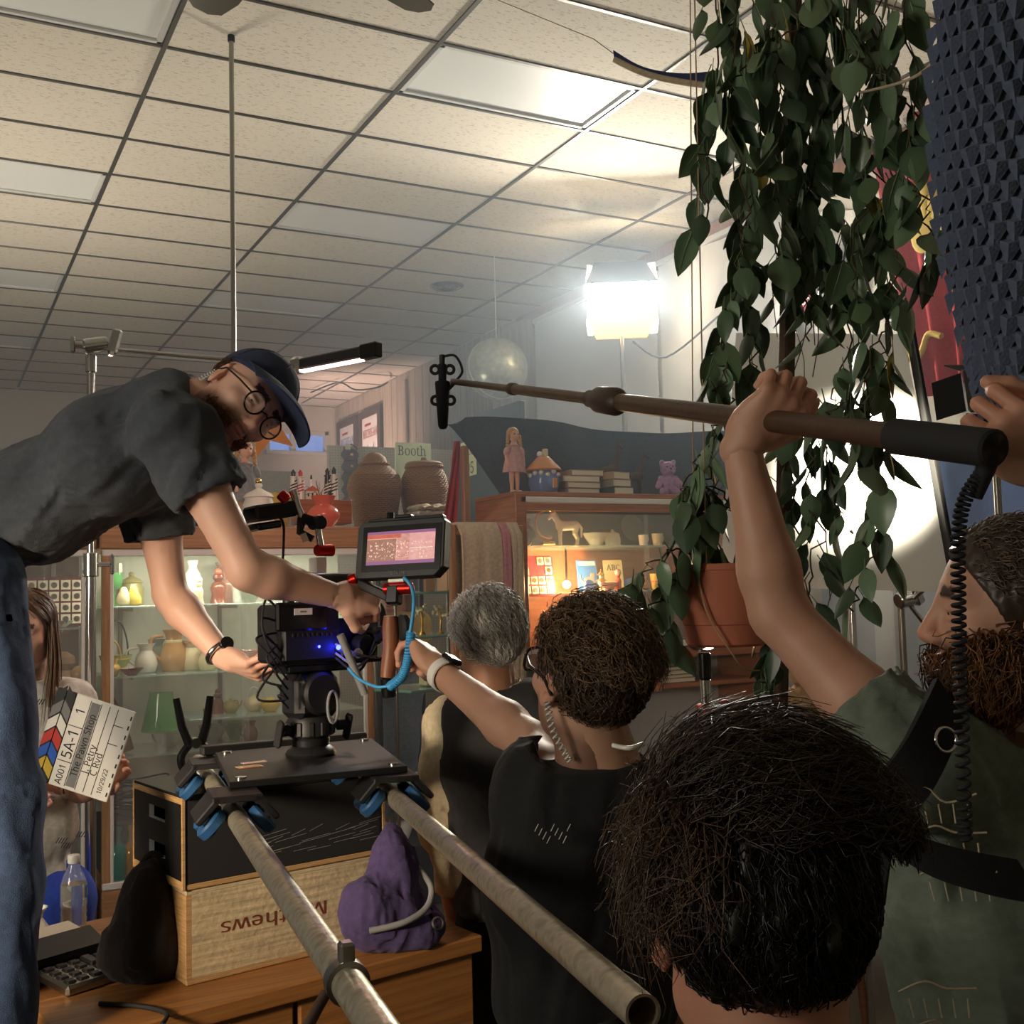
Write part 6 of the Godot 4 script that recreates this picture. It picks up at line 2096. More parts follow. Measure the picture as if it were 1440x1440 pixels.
func make_counter() -> void:
	var b := Basis(EX, Vector3.UP, EN)
	var t := thing("shop_counter", "wooden shop counter under the boxes and rails", "counter", Vector3(0.66, 0, -2.81))
	var c := EX * 1.14 + EN * -2.655
	var k := 0
	# top of three boards, front panels, kick board
	for i in 3:
		var m := MB.new()
		m.box(Transform3D(b, c + EN * (0.27 - i * 0.27) + Vector3(0, 0.8, 0)), Vector3(0.98, 0.04, 0.268), 0.004)
		obj(m, "top_board", M.counter, t)
	for i in 2:
		var m := MB.new()
		m.box(Transform3D(b, c + EN * 0.37 + EX * (-0.24 + i * 0.48) + Vector3(0, 0.4, 0)), Vector3(0.47, 0.76, 0.03), 0.006)
		obj(m, "front_panel", M.counter, t)
	var m := MB.new()
	m.box(Transform3D(b, c + EN * 0.02 + Vector3(0, 0.39, 0)), Vector3(0.94, 0.78, 0.66), 0.006)
	obj(m, "carcass", M.counter, t)

func apple_box(p: Vector3, turn: float, face: Material, label: String, black: bool) -> Node3D:
	# p: near left bottom corner
	var t := thing("apple_box", label, "wooden box", p, turn)
	var s := Vector3(0.508, 0.203, 0.305)
	var th := 0.012
	for z in [-th / 2, -s.z + th / 2]: obj(boxm(Vector3(s.x / 2, s.y / 2, z), Vector3(s.x - 2 * th, s.y - 2 * th, th), 0.001), "long_side", face, t, true)
	for y in [th / 2, s.y - th / 2]:
		obj(boxm(Vector3(s.x / 2, y, -s.z / 2), Vector3(s.x, th, s.z), 0.0015), "lid_board" if y > 0.1 else "bottom_board", (M.plate_metal if black else M.pine) if y > 0.1 else M.ply_edge, t, true)
	# end boards with hand slots cut through
	for x in [th / 2, s.x - th / 2]:
		var cs := CSGBox3D.new()
		cs.name = "end_board"
		cs.size = Vector3(th, s.y - 2 * th, s.z)
		cs.position = Vector3(x, s.y / 2, -s.z / 2)
		cs.material = M.ply_edge if not black else M.plate_metal
		for q in ([0.045, -0.035] if black else [0.03]):
			var h := CSGBox3D.new()
			h.size = Vector3(0.05, 0.03, 0.1)
			h.position = Vector3(0, q, 0)
			h.operation = CSGShape3D.OPERATION_SUBTRACTION
			cs.add_child(h)
		t.add_child(cs, true)
	if black:
		for x in [0.0, s.x]:
			var m := MB.new()
			for y in [0.0125, s.y - 0.0125]: m.box(Transform3D(Basis(), Vector3(clampf(x, 0.002, s.x - 0.002), y, -s.z / 2)), Vector3(0.006, 0.014, s.z + 0.003), 0.001)
			for z in [0.0, -s.z]: m.box(Transform3D(Basis(), Vector3(clampf(x, 0.002, s.x - 0.002), s.y / 2, z)), Vector3(0.008, s.y, 0.005), 0.001)
			obj(m, "bare_edge", M.ply_edge, t, true)
	return t

func make_boxes() -> void:
	var turn := deg_to_rad(10)
	var a := Vector3(0.511, 0.821, -2.521)
	var low := apple_box(a, turn, M.pine, "pale plywood box with printed brand lettering upside down, on the counter", false)
	apple_box(a + Vector3(0, 0.2035, 0) + EX * -0.01 + EN * 0.006, turn, M.black_matte, "black painted plywood box with slot handles, stacked on the pale one", true)
	var f := low.transform
	words("Matthews", 0.03, f * Transform3D(Basis(Vector3.BACK, PI), Vector3(0.21, 0.105, 0.0005)), "lettering", M.brown_glaze, low, "Droid Sans", 0.26)
	var m := MB.new()
	for k in 26:
		var x := 0.3 + 0.14 * sin(k * 1.7)
		m.bar(Vector3(x, 0.04 + 0.0018 * k, 0.0003), Vector3(x + 0.06 + 0.03 * sin(k * 3.1), 0.042 + 0.0022 * k, 0.0003), 0.0008, 0.0004, 0.0, Vector3.BACK)
	var up := low.get_parent().get_node("apple_box_001")
	obj(m, "scuff_mark", M.grey_print, up, true)

func sandbag(called: String, p: Vector3, blobs: Array, m: Material, label: String, sd_h := 0.009) -> Node3D:
	var t := thing(called, label, "bag", p)
	var lo := Vector3.INF
	var hi := -Vector3.INF
	for q in blobs:
		lo = lo.min(q[0] - Vector3(0.2, 0.2, 0.2)); hi = hi.max(q[0] + Vector3(0.2, 0.2, 0.2))
	var sd := SD.new(lo, hi, sd_h)
	for q in blobs: sd.ell(q[0], q[2], q[1], 0.05)
	var f := FastNoiseLite.new()
	f.frequency = 6.0
	f.seed = 3
	var f2 := FastNoiseLite.new()
	f2.frequency = 16.0
	sd.disp(func(q): return f.get_noise_3d(q.x, q.y * 0.4, q.z) * 0.022 + (absf(f2.get_noise_3d(q.x, q.y * 0.3, q.z)) - 0.2) * 0.014, 0.06)
	sd.cut(Vector3(0, 0.0, 0), Vector3(0, -1, 0))
	var mb := MB.new()
	sd.mesh(mb)
	obj(mb, "bag_body", m, t, true)
	return t

func make_counter_things() -> void:
	var y := 0.821
	var dark := sandbag("sandbag", Vector3(0.4368, y, -2.62), [[Vector3(0.015, 0.07, 0), Vector3(0.08, 0.085, 0.075), Basis()], [Vector3(0.01, 0.16, -0.02), Vector3(0.06, 0.09, 0.06), Basis(Vector3.BACK, -0.2)], [Vector3(-0.01, 0.05, -0.03), Vector3(0.07, 0.06, 0.08), Basis()]], M.brown_cloth, "dark brown sandbag slumped against the stacked boxes")
	obj(tubem(smooth([Vector3(0.0, 0.235, -0.03), Vector3(0.02, 0.262, -0.03), Vector3(0.045, 0.25, -0.02), Vector3(0.05, 0.2, 0.0)], 5), 0.008, 6), "handle_strap", M.brown_cloth, dark, true)
	var pc := Vector3(0.9758, 0.82, -2.4754)
	var pur := sandbag("sandbag", Vector3(pc.x, y, pc.z - 0.05), [[Vector3(0, 0.06, 0), Vector3(0.1, 0.075, 0.07), Basis(Vector3.UP, 0.2)], [Vector3(0.02, 0.15, -0.01), Vector3(0.06, 0.1, 0.05), Basis(Vector3.BACK, 0.1)], [Vector3(-0.06, 0.12, 0.02), Vector3(0.055, 0.045, 0.045), Basis(Vector3.BACK, 0.3)], [Vector3(0.03, 0.22, -0.01), Vector3(0.026, 0.06, 0.024), Basis(Vector3.BACK, 0.15)], [Vector3(0.07, 0.04, 0.02), Vector3(0.06, 0.05, 0.05), Basis()]], M.purple_cloth, "purple canvas bag with a grey strap leaning on the pale box")
	obj(tubem(smooth([Vector3(-0.07, 0.07, 0.07), Vector3(0.01, 0.08, 0.085), Vector3(0.075, 0.1, 0.066), Vector3(0.1, 0.14, 0.03), Vector3(0.06, 0.2, 0.0)], 6), 0.008, 6), "strap", M.grey_print, pur, true)
	var ring := MB.new()
	ring.lathe([Vector2(0.012, -0.002), Vector2(0.016, 0), Vector2(0.012, 0.002)], 14, Transform3D(Basis(Vector3.RIGHT, 1.2), Vector3(0.1, 0.06, 0.07)))
	obj(ring, "grommet", M.steel, pur, true)
	# water bottle
	var bp := Vector3(0.343, y, -3.06)
	var bt := thing("water_bottle", "clear plastic water bottle with a white cap on the counter", "bottle", bp)
	var pr := [Vector2(0, 0), Vector2(0.026, 0), Vector2(0.031, 0.006)]
	for k in 8: pr.append(Vector2(0.0325 if k % 2 else 0.030, 0.012 + k * 0.009))
	for q in [[0.032, 0.09], [0.032, 0.125], [0.024, 0.15], [0.0135, 0.17], [0.0125, 0.182]]: pr.append(Vector2(q[0], q[1]))
	var m := MB.new()
	m.lathe(pr, 28)
	obj(m, "bottle_wall", M.bottle_plastic, bt, true)
	var wp := [Vector2(0, 0.003)]
	for q in pr.slice(1, 13): wp.append(Vector2(q.x - 0.0016, q.y + 0.002))
	wp.append(Vector2(0, wp[-1].y))
	m = MB.new()
	m.lathe(wp, 28)
	obj(m, "water", M.water, bt, true)
	m = MB.new()
	m.lathe([Vector2(0.014, 0.178), Vector2(0.015, 0.18), Vector2(0.0148, 0.196), Vector2(0.0135, 0.198), Vector2(0, 0.198)], 20)
	obj(m, "cap", M.white_plastic, bt, true)
	m = MB.new()
	m.lathe([Vector2(0.0326, 0.092), Vector2(0.0326, 0.122)], 12, Transform3D(Basis(Vector3.UP, -0.7), Vector3.ZERO), 1.4)
	obj(m, "label_strip", M.poster_blue, bt, true)
	m = MB.new()
	m.lathe([Vector2(0.0328, 0.098), Vector2(0.0328, 0.116)], 8, Transform3D(Basis(Vector3.UP, -0.5), Vector3.ZERO), 0.6)
	obj(m, "label_print", M.lime_glaze, bt, true)
	# desk calculator with a paper roll housing
	var cp := Vector3(0.3369, 0.82, -2.6833)
	var cb := Basis(Vector3.UP, deg_to_rad(24))
	var ct := thing("desk_calculator", "silver desk calculator with dark keys and a black display hood", "calculator", Vector3(cp.x, y, cp.z), deg_to_rad(24))
	m = MB.new()
	m.box(Transform3D(Basis(Vector3.RIGHT, 0.09), Vector3(0, 0.016, 0)), Vector3(0.19, 0.024, 0.13), 0.006)
	obj(m, "body", M.steel, ct, true)
	for i in 6:
		for j in 4:
			var tall := i == 3 and j == 0
			if i == 3 and j == 1: continue
			var kb := MB.new()
			kb.box(Transform3D(Basis(Vector3.RIGHT, 0.09), Vector3(-0.075 + i * 0.03, 0.031 - 0.0025 * j + (0.002 if tall else 0.0), -0.045 + j * 0.029 + (0.015 if tall else 0.0))), Vector3(0.023, 0.011, 0.05 if tall else 0.021), 0.003)
			obj(kb, "key", M.plate_metal, ct, true)
	m = MB.new()
	m.box(Transform3D(Basis(Vector3.RIGHT, 0.35), Vector3(-0.02, 0.04, -0.115)), Vector3(0.22, 0.05, 0.09), 0.008)
	obj(m, "display_hood", M.black_gloss, ct, true)
	m = MB.new()
	m.box(Transform3D(Basis(Vector3.RIGHT, 0.12), Vector3(-0.03, 0.07, -0.17)), Vector3(0.2, 0.004, 0.09), 0.001)
	obj(m, "paper", M.paper, ct, true)
	obj(boxm(Vector3(-0.02, 0.03, -0.17), Vector3(0.21, 0.06, 0.08), 0.006), "paper_housing", M.black_matte, ct, true)
	one(tubem(smooth([Vector3(0.33, 0.826, -2.5), Vector3(0.4, 0.826, -2.44), Vector3(0.44, 0.826, -2.37), Vector3(0.42, 0.826, -2.31)], 6), 0.005, 6), "power_cord", M.rubber, "black cord curling over the counter edge beside the calculator", "cord")
	ware("milk_jug", "pitcher", Vector3(0.24, y, -2.98), 0.1, M.white_plastic, "white plastic jug behind the operator's leg", "jug", {"handle": -1, "w": 1.3})

func make_rails() -> void:
	var y := 1.25
	var r := 0.0182
	var la := Vector3(0.61, y, -2.86)
	var lb := Vector3(0.352, y, -0.8)
	var ra := Vector3(0.93, y, -2.62)
	var rb := Vector3(0.606, y, -0.905)
	var k := 0
	for q in [[la, lb, "steel dolly pipe with a spring clamp at its far end"], [ra, rb, "steel dolly pipe with green tape near its open end"]]:
		var t := thing("dolly_pipe", q[2], "pipe", (q[0] + q[1]) / 2)
		var m := MB.new()
		var d: Vector3 = (q[1] - q[0]).normalized()
		var tf := MB.along(q[0], q[1])
		tf.origin = q[0]
		var l: float = q[0].distance_to(q[1])
		m.lathe([Vector2(r - 0.003, 0.002), Vector2(r, 0), Vector2(r, l), Vector2(r - 0.003, l), Vector2(r - 0.003, 0.002)], 26, tf)
		obj(m, "tube", M.pipe_steel, t)
		if k == 1:
			m = MB.new()
			tf.origin = q[1] - d * 0.085
			m.lathe([Vector2(r + 0.0006, 0), Vector2(r + 0.0006, 0.014)], 8, tf * Transform3D(Basis(Vector3.UP, 2.2), Vector3.ZERO), 1.4)
			obj(m, "tape", M.green_tape, t)
		else:
			m = MB.new()
			tf.origin = q[0] + d * 0.72
			m.lathe([Vector2(r + 0.0008, 0), Vector2(r + 0.0008, 0.09)], 26, tf)
			obj(m, "coupling_sleeve", M.plate_metal, t)
			m = MB.new()
			tf.origin = q[0] + d * 0.03
			m.lathe([Vector2(r + 0.001, 0), Vector2(r + 0.001, 0.05)], 26, tf)
			obj(m, "white_tape", M.white_plastic, t)
		k += 1
	# spring clamp gripping the far end
	var c := la + Vector3(-0.01, 0.03, 0.02)
	var t := thing("spring_clamp", "black spring clamp gripping the far pipe end", "clamp", c)
	for s in [-1, 1]:
		var m := MB.new()
		m.tube([c + Vector3(s * 0.012, 0.01, 0), c + Vector3(s * 0.03, 0.06, -0.01), c + Vector3(s * 0.042, 0.13, -0.02)], [0.012, 0.011, 0.009], 8)
		obj(m, "handle", M.rubber, t)
		m = MB.new()
		m.tube(smooth([c + Vector3(s * 0.012, 0.02, 0), c + Vector3(s * 0.034, -0.01, 0), c + Vector3(s * 0.03, -0.04, 0), c + Vector3(s * 0.012, -0.055, 0)], 4), 0.01, 8)
		obj(m, "jaw", M.black, t)
	var m := MB.new()
	m.cyl(c + Vector3(0, 0.02, -0.016), c + Vector3(0, 0.02, 0.016), 0.013, 12)
	obj(m, "spring", M.steel, t)
	# clamp with a wing nut on the near part of that pipe
	var p := la.lerp(lb, 0.83)
	t = thing("pipe_clamp", "rusty bracket clamped on the pipe with a hanging strap", "clamp", p)
	m = MB.new()
	var d := (lb - la).normalized()
	var tf := MB.along(la, lb)
	tf.origin = p
	m.lathe([Vector2(r, 0), Vector2(r + 0.005, 0.001), Vector2(r + 0.005, 0.02), Vector2(r, 0.021)], 22, tf)
	m.box(tf * Transform3D(Basis(), Vector3(0.0, 0.01, r + 0.012)), Vector3(0.016, 0.018, 0.022), 0.003)
	obj(m, "ring", M.steel, t)
	obj(tubem(smooth([p + Vector3(-0.02, -0.01, 0), p + Vector3(-0.06, -0.06, 0.02), p + Vector3(-0.085, -0.13, 0.05), p + Vector3(-0.1, -0.22, 0.06)], 5), 0.006, 6), "strap", M.leather, t)
	# near support of the rails
	var st := thing("rail_support", "low black stand carrying the near part of the dolly pipes", "stand", Vector3(0.44, 0, -0.87))
	m = MB.new()
	m.box(Transform3D(Basis(Vector3.UP, 0.08), Vector3(0.485, y - r - 0.02, -0.93)), Vector3(0.3, 0.034, 0.04), 0.004)
	obj(m, "crossbar", M.black, st)
	for x in [0.44]: obj(tubem([Vector3(x, 0, -0.93), Vector3(x, y - r - 0.03, -0.93)], 0.014), "leg", M.black, st)

func make_dolly() -> void:
	var a := Vector3(0.511, 1.31, -2.122)
	var b := Vector3(0.86, 1.31, -2.098)
	var c := Vector3(0.958, 1.31, -2.558)
	var d := Vector3(0.583, 1.31, -2.555)
	var t := thing("dolly_plate", "black skateboard dolly plate with blue-edged wheels riding the pipes", "dolly", (a + c) / 2 - Vector3(0, 0.06, 0))
	var m := MB.new()
	var pts := []
	for q in [a, b, c, d]: pts.append(Vector2(q.x, -q.z))
	m.prism(pts, 0.013, Transform3D(Basis(Vector3.RIGHT, Vector3.FORWARD, Vector3.UP), Vector3(0, 1.297, 0)), 0.0015)
	obj(m, "plate", M.plate_metal, t)
	m = MB.new()
	m.bar(d + Vector3(-0.02, 0.0, -0.05), c + Vector3(0.0, 0.0, -0.05), 0.04, 0.02, 0.003)
	obj(m, "rear_strip", M.plate_metal, t)
	var mid := (a + b + c + d) / 4
	for q in [a, b, c, d]:
		var e: Vector3 = q.lerp(mid, 0.13)
		m = MB.new()
		m.cyl(e, e + Vector3(0, 0.004, 0), 0.011, 14)
		obj(m, "bolt", M.chrome, t)
	m = MB.new()
	m.box(Transform3D(Basis(Vector3.UP, 0.1), a.lerp(c, 0.38) + Vector3(-0.09, 0.001, 0)), Vector3(0.05, 0.001, 0.03))
	obj(m, "sticker", M.orange_glaze, t)
	m = MB.new()
	m.box(Transform3D(Basis(Vector3.UP, 0.1), a.lerp(c, 0.5) + Vector3(-0.12, 0.001, 0)), Vector3(0.05, 0.001, 0.02))
	obj(m, "sticker", M.pink_glaze, t)
	# four trucks: two angled cheeks and two wheels each
	var la := Vector3(0.61, 1.25, -2.86)
	var ld := (Vector3(0.352, 1.25, -0.8) - la).normalized()
	var ra := Vector3(0.93, 1.25, -2.62)
	var rd := (Vector3(0.606, 1.25, -0.905) - ra).normalized()
	for q in [[la + ld * 0.32, ld], [la + ld * 0.76, ld], [ra + rd * 0.1, rd], [ra + rd * 0.5, rd]]:
		var side: Vector3 = q[1].cross(Vector3.UP).normalized()
		for s in [-1, 1]:
			var o: Vector3 = q[0] + side * (s * 0.052) + Vector3(0, 0.022, 0)
			var ax: Vector3 = (side * s + Vector3(0, 0.9, 0)).normalized()
			m = MB.new()
			m.bar(o - q[1] * 0.06, o + q[1] * 0.06, 0.06, 0.012, 0.003, ax)
			obj(m, "truck_cheek", M.black, t)
			for e in [-0.036, 0.036]:
				var w: Vector3 = q[0] + side * (s * 0.045) + Vector3(0, -0.005, 0) + q[1] * e
				m = MB.new()
				m.cyl(w - ax * 0.011, w + ax * 0.011, 0.03, 20, -1.0, 0.004)
				obj(m, "wheel", M.blue_wheel, t)
				m = MB.new()
				m.cyl(w - ax * 0.013, w + ax * 0.014, 0.011, 12)
				obj(m, "bearing", M.steel, t)
		m = MB.new()
		m.bar(q[0] - q[1] * 0.06 + Vector3(0, 0.04, 0), q[0] + q[1] * 0.06 + Vector3(0, 0.04, 0), 0.09, 0.012, 0.002)
		obj(m, "truck_bridge", M.black, t)

func coil(ps: Array, r: float, turns: int, thick: float) -> MB:
	# a cable wound around a curve
	var cv := smooth(ps, 10)
	var n := turns * 10
	var out := []
	for i in n + 1:
		var f := float(i) / n * (cv.size() - 1)
		var k := mini(int(f), cv.size() - 2)
		var p: Vector3 = cv[k].lerp(cv[k + 1], f - k)
		var tg: Vector3 = (cv[k + 1] - cv[k]).normalized()
		var x := tg.cross(Vector3.BACK).normalized()
		var y := tg.cross(x)
		var a := TAU * i / 10.0
		out.append(p + (x * cos(a) + y * sin(a)) * r)
	var m := MB.new()
	m.tube(out, thick, 5)
	return m

func make_film_camera() -> void:
	var F := Vector3(0.966, 0, -0.26)
	var S := Vector3(0.26, 0, 0.966)
	var b := Basis(F, Vector3.UP, S)
	var o := Vector3(0.747, 1.31, -2.371)
	# fluid head and tripod bowl
	var h := thing("fluid_head", "black tripod fluid head standing on the dolly plate", "tripod head", o + Vector3(0, 0.0, 0))
	var tf := Transform3D(b, o)
	var m := MB.new()
	m.lathe([Vector2(0, 0), Vector2(0.052, 0), Vector2(0.055, 0.006), Vector2(0.05, 0.014), Vector2(0.04, 0.022), Vector2(0.042, 0.035), Vector2(0.038, 0.04)], 28, tf)
	obj(m, "base_ring", M.plate_metal, h)
	m = MB.new()
	m.lathe([Vector2(0.038, 0.038), Vector2(0.05, 0.045), Vector2(0.05, 0.078), Vector2(0.045, 0.085), Vector2(0, 0.085)], 24, tf)
	for k in 12:
		var a := TAU * k / 12.0
		m.box(tf * Transform3D(Basis(Vector3.UP, a), Vector3(cos(a) * 0.05, 0.06, -sin(a) * 0.05)), Vector3(0.006, 0.03, 0.012), 0.002)
	obj(m, "pan_ring", M.black, h)
	m = MB.new()
	m.box(tf * Transform3D(Basis(), Vector3(0, 0.13, 0)), Vector3(0.11, 0.1, 0.08), 0.016)
	m.cyl(tf * Vector3(0, 0.135, -0.055), tf * Vector3(0, 0.135, 0.055), 0.046, 26, -1.0, 0.006)
	obj(m, "tilt_drum", M.black, h)
	m = MB.new()
	var lev := []
	for k in 17:
		var a := TAU * k / 16.0
		lev.append(tf * Vector3(0.02 + cos(a) * 0.013, 0.105 + sin(a) * 0.034, 0.058))
	m.tube(lev, 0.0035, 6)
	obj(m, "lock_lever", M.grey_print, h)
	for s in [-1, 1]:
		m = MB.new()
		m.cyl(tf * Vector3(s * 0.06, 0.06, 0.01), tf * Vector3(s * 0.085, 0.06, 0.015), 0.012, 12, -1.0, 0.003)
		m.box(tf * Transform3D(Basis(Vector3.RIGHT, 0.3), Vector3(s * 0.087, 0.055, 0.015)), Vector3(0.014, 0.06, 0.02), 0.005)
		obj(m, "drag_knob", M.rubber, h)
	m = MB.new()
	m.box(tf * Transform3D(Basis(), Vector3(0.01, 0.19, 0)), Vector3(0.17, 0.02, 0.07), 0.004)
	obj(m, "slide_plate", M.black_gloss, h)
	obj(tubem([tf * Vector3(0.02, 0.26, 0.09), tf * Vector3(0.075, 0.13, 0.1)], 0.0085, 10), "pan_bar", M.grey_print, h)
	# camera body
	var cam := thing("film_camera", "black digital cinema camera with cables on the fluid head", "film camera", o + Vector3(0, 0.2, 0))
	m = MB.new()
	m.box(tf * Transform3D(Basis(), Vector3(-0.025, 0.265, 0)), Vector3(0.15, 0.125, 0.11), 0.008)
	obj(m, "body", M.black, cam)
	m = MB.new()
	for k in 9: m.box(tf * Transform3D(Basis(), Vector3(-0.075 + k * 0.012, 0.262, 0.056)), Vector3(0.006, 0.008, 0.004), 0.001)
	obj(m, "vent_ribs", M.black_matte, cam)
	m = MB.new()
	m.box(tf * Transform3D(Basis(), Vector3(-0.055, 0.302, 0.058)), Vector3(0.125, 0.06, 0.012), 0.004)
	obj(m, "battery_plate", M.black_gloss, cam)
	m = MB.new()
	m.box(tf * Transform3D(Basis(), Vector3(-0.055, 0.312, 0.0645)), Vector3(0.044, 0.014, 0.0012))
	obj(m, "label", M.white_plastic, cam)
	m = MB.new()
	m.box(tf * Transform3D(Basis(), Vector3(-0.055, 0.312, 0.0652)), Vector3(0.016, 0.004, 0.0004))
	obj(m, "label_print", M.grey_print, cam)
	m = MB.new()
	m.cyl(tf * Vector3(0.05, 0.285, 0), tf * Vector3(0.09, 0.285, 0), 0.05, 28, -1.0, 0.003)
	m.cyl(tf * Vector3(0.09, 0.285, 0), tf * Vector3(0.15, 0.285, 0), 0.044, 28, 0.048)
	for k in 20:
		var a := TAU * k / 20.0
		m.box(tf * Transform3D(Basis(Vector3.RIGHT, a), Vector3(0.115, 0.285 + cos(a) * 0.047, sin(a) * 0.047)), Vector3(0.02, 0.006, 0.006), 0.001)
	m.cyl(tf * Vector3(0.15, 0.285, 0), tf * Vector3(0.175, 0.285, 0), 0.052, 28, -1.0, 0.003)
	obj(m, "lens", M.black, cam)
	m = MB.new()
	m.lathe([Vector2(0, 0), Vector2(0.03, -0.004), Vector2(0.046, -0.012)], 24, Transform3D(b * Basis(Vector3.BACK, -PI / 2), tf * Vector3(0.172, 0.285, 0)))
	obj(m, "front_glass", M.black_gloss, cam)
	m = MB.new()
	m.box(tf * Transform3D(Basis(Vector3.UP, 0.1), Vector3(0.052, 0.315, 0.052)), Vector3(0.034, 0.05, 0.006), 0.002)
	obj(m, "side_screen_frame", M.black_gloss, cam)
	m = MB.new()
	m.box(tf * Transform3D(Basis(Vector3.UP, 0.1), Vector3(0.052, 0.315, 0.0556)), Vector3(0.026, 0.04, 0.001))
	obj(m, "side_screen", M.small_screen, cam)
	# rods, follow focus and cable clutter below the lens
	for z in [-0.03, 0.03]: obj(tubem([tf * Vector3(-0.08, 0.2, z), tf * Vector3(0.19, 0.2, z)], 0.0075, 10), "rod", M.black_gloss, cam)
	for q in [[0.1, 0.235, 0.06, 0.022], [0.135, 0.22, 0.06, 0.018], [0.075, 0.215, 0.065, 0.014], [0.16, 0.26, 0.055, 0.016]]:
		m = MB.new()
		m.cyl(tf * Vector3(q[0], q[1], q[2] - 0.02), tf * Vector3(q[0], q[1], q[2] + 0.015), q[3], 16, -1.0, 0.003)
		obj(m, "knob", M.plate_metal if q[3] > 0.02 else M.chrome, cam)
	m = MB.new()
	m.box(tf * Transform3D(Basis(), Vector3(0.11, 0.225, 0.03)), Vector3(0.06, 0.05, 0.05), 0.006)
	obj(m, "follow_focus", M.black_gloss, cam)
	for k in 6:
		var y0 := 0.31 - k * 0.02
		m = tubem(smooth([tf * Vector3(-0.09, y0, 0.03), tf * Vector3(-0.135 - 0.012 * (k % 3), y0 + 0.03 - 0.02 * k, 0.05), tf * Vector3(-0.15 + 0.01 * k, y0 - 0.03 - 0.01 * k, 0.06), tf * Vector3(-0.11, y0 - 0.07, 0.05), tf * Vector3(-0.08, y0 - 0.1, 0.04)], 6), 0.0026, 6)
		obj(m, "cable", M.rubber, cam)
	for k in 4:
		m = tubem(smooth([tf * Vector3(0.03, 0.24 - 0.01 * k, 0.056), tf * Vector3(0.07, 0.215 - 0.012 * k, 0.085), tf * Vector3(0.12, 0.21 + 0.012 * k, 0.08), tf * Vector3(0.125, 0.25, 0.06)], 5), 0.003, 6)
		obj(m, "cable", M.rubber if k % 2 else M.grey_print, cam)
	m = MB.new()
	m.ball(tf * Vector3(0.034, 0.232, 0.062), 0.0055, 10, 8)
	obj(m, "blue_led", M.blue_led, cam)
	m = MB.new()
	m.ball(tf * Vector3(-0.012, 0.236, 0.0575), 0.003, 8, 6)
	obj(m, "blue_led", M.blue_led, cam)
	omni("blue_led_light", tf * Vector3(0.034, 0.232, 0.074), Color(0.15, 0.2, 1.0), 0.002, 0.006)
	# top handle
	m = MB.new()
	m.tube(smooth([tf * Vector3(-0.05, 0.325, 0), tf * Vector3(-0.045, 0.37, 0), tf * Vector3(0.02, 0.38, 0), tf * Vector3(0.13, 0.38, 0), tf * Vector3(0.16, 0.36, 0), tf * Vector3(0.16, 0.33, 0)], 5), 0.013, 10)
	obj(m, "top_handle", M.black, cam)
	# wooden side grip
	var g0 := Vector3(0.8693, 1.6084, -2.1981)
	var g1 := Vector3(0.8616, 1.4795, -2.2014)
	var g2 := Vector3(0.8647, 1.4393, -2.203)
	m = MB.new()
	m.tube(smooth([g0, g0.lerp(g1, 0.5) + Vector3(0.004, 0, 0), g1], 5), [0.014, 0.016, 0.0175, 0.018, 0.0175, 0.0165, 0.0165, 0.017, 0.017, 0.016, 0.015], 14)
	obj(m, "wooden_grip", M.grip_wood, cam)
	m = MB.new()
	m.cyl(g2, g1, 0.0155, 16, -1.0, 0.002)
	obj(m, "grip_end", M.black_gloss, cam)
	m = MB.new()
	m.bar(g0 + Vector3(0, -0.03, -0.01), tf * Vector3(0.15, 0.24, 0.03), 0.02, 0.02, 0.003)
	obj(m, "grip_arm", M.plate_metal, cam)
	m = MB.new()
	m.cyl(Vector3(0.8946, 1.5838, -2.1866) + Vector3(-0.012, 0, 0), Vector3(0.8946, 1.5838, -2.1866) + Vector3(0.01, 0, 0.0), 0.028, 20, -1.0, 0.006)
	obj(m, "focus_wheel", M.rubber, cam)
	monitor_rig(tf)

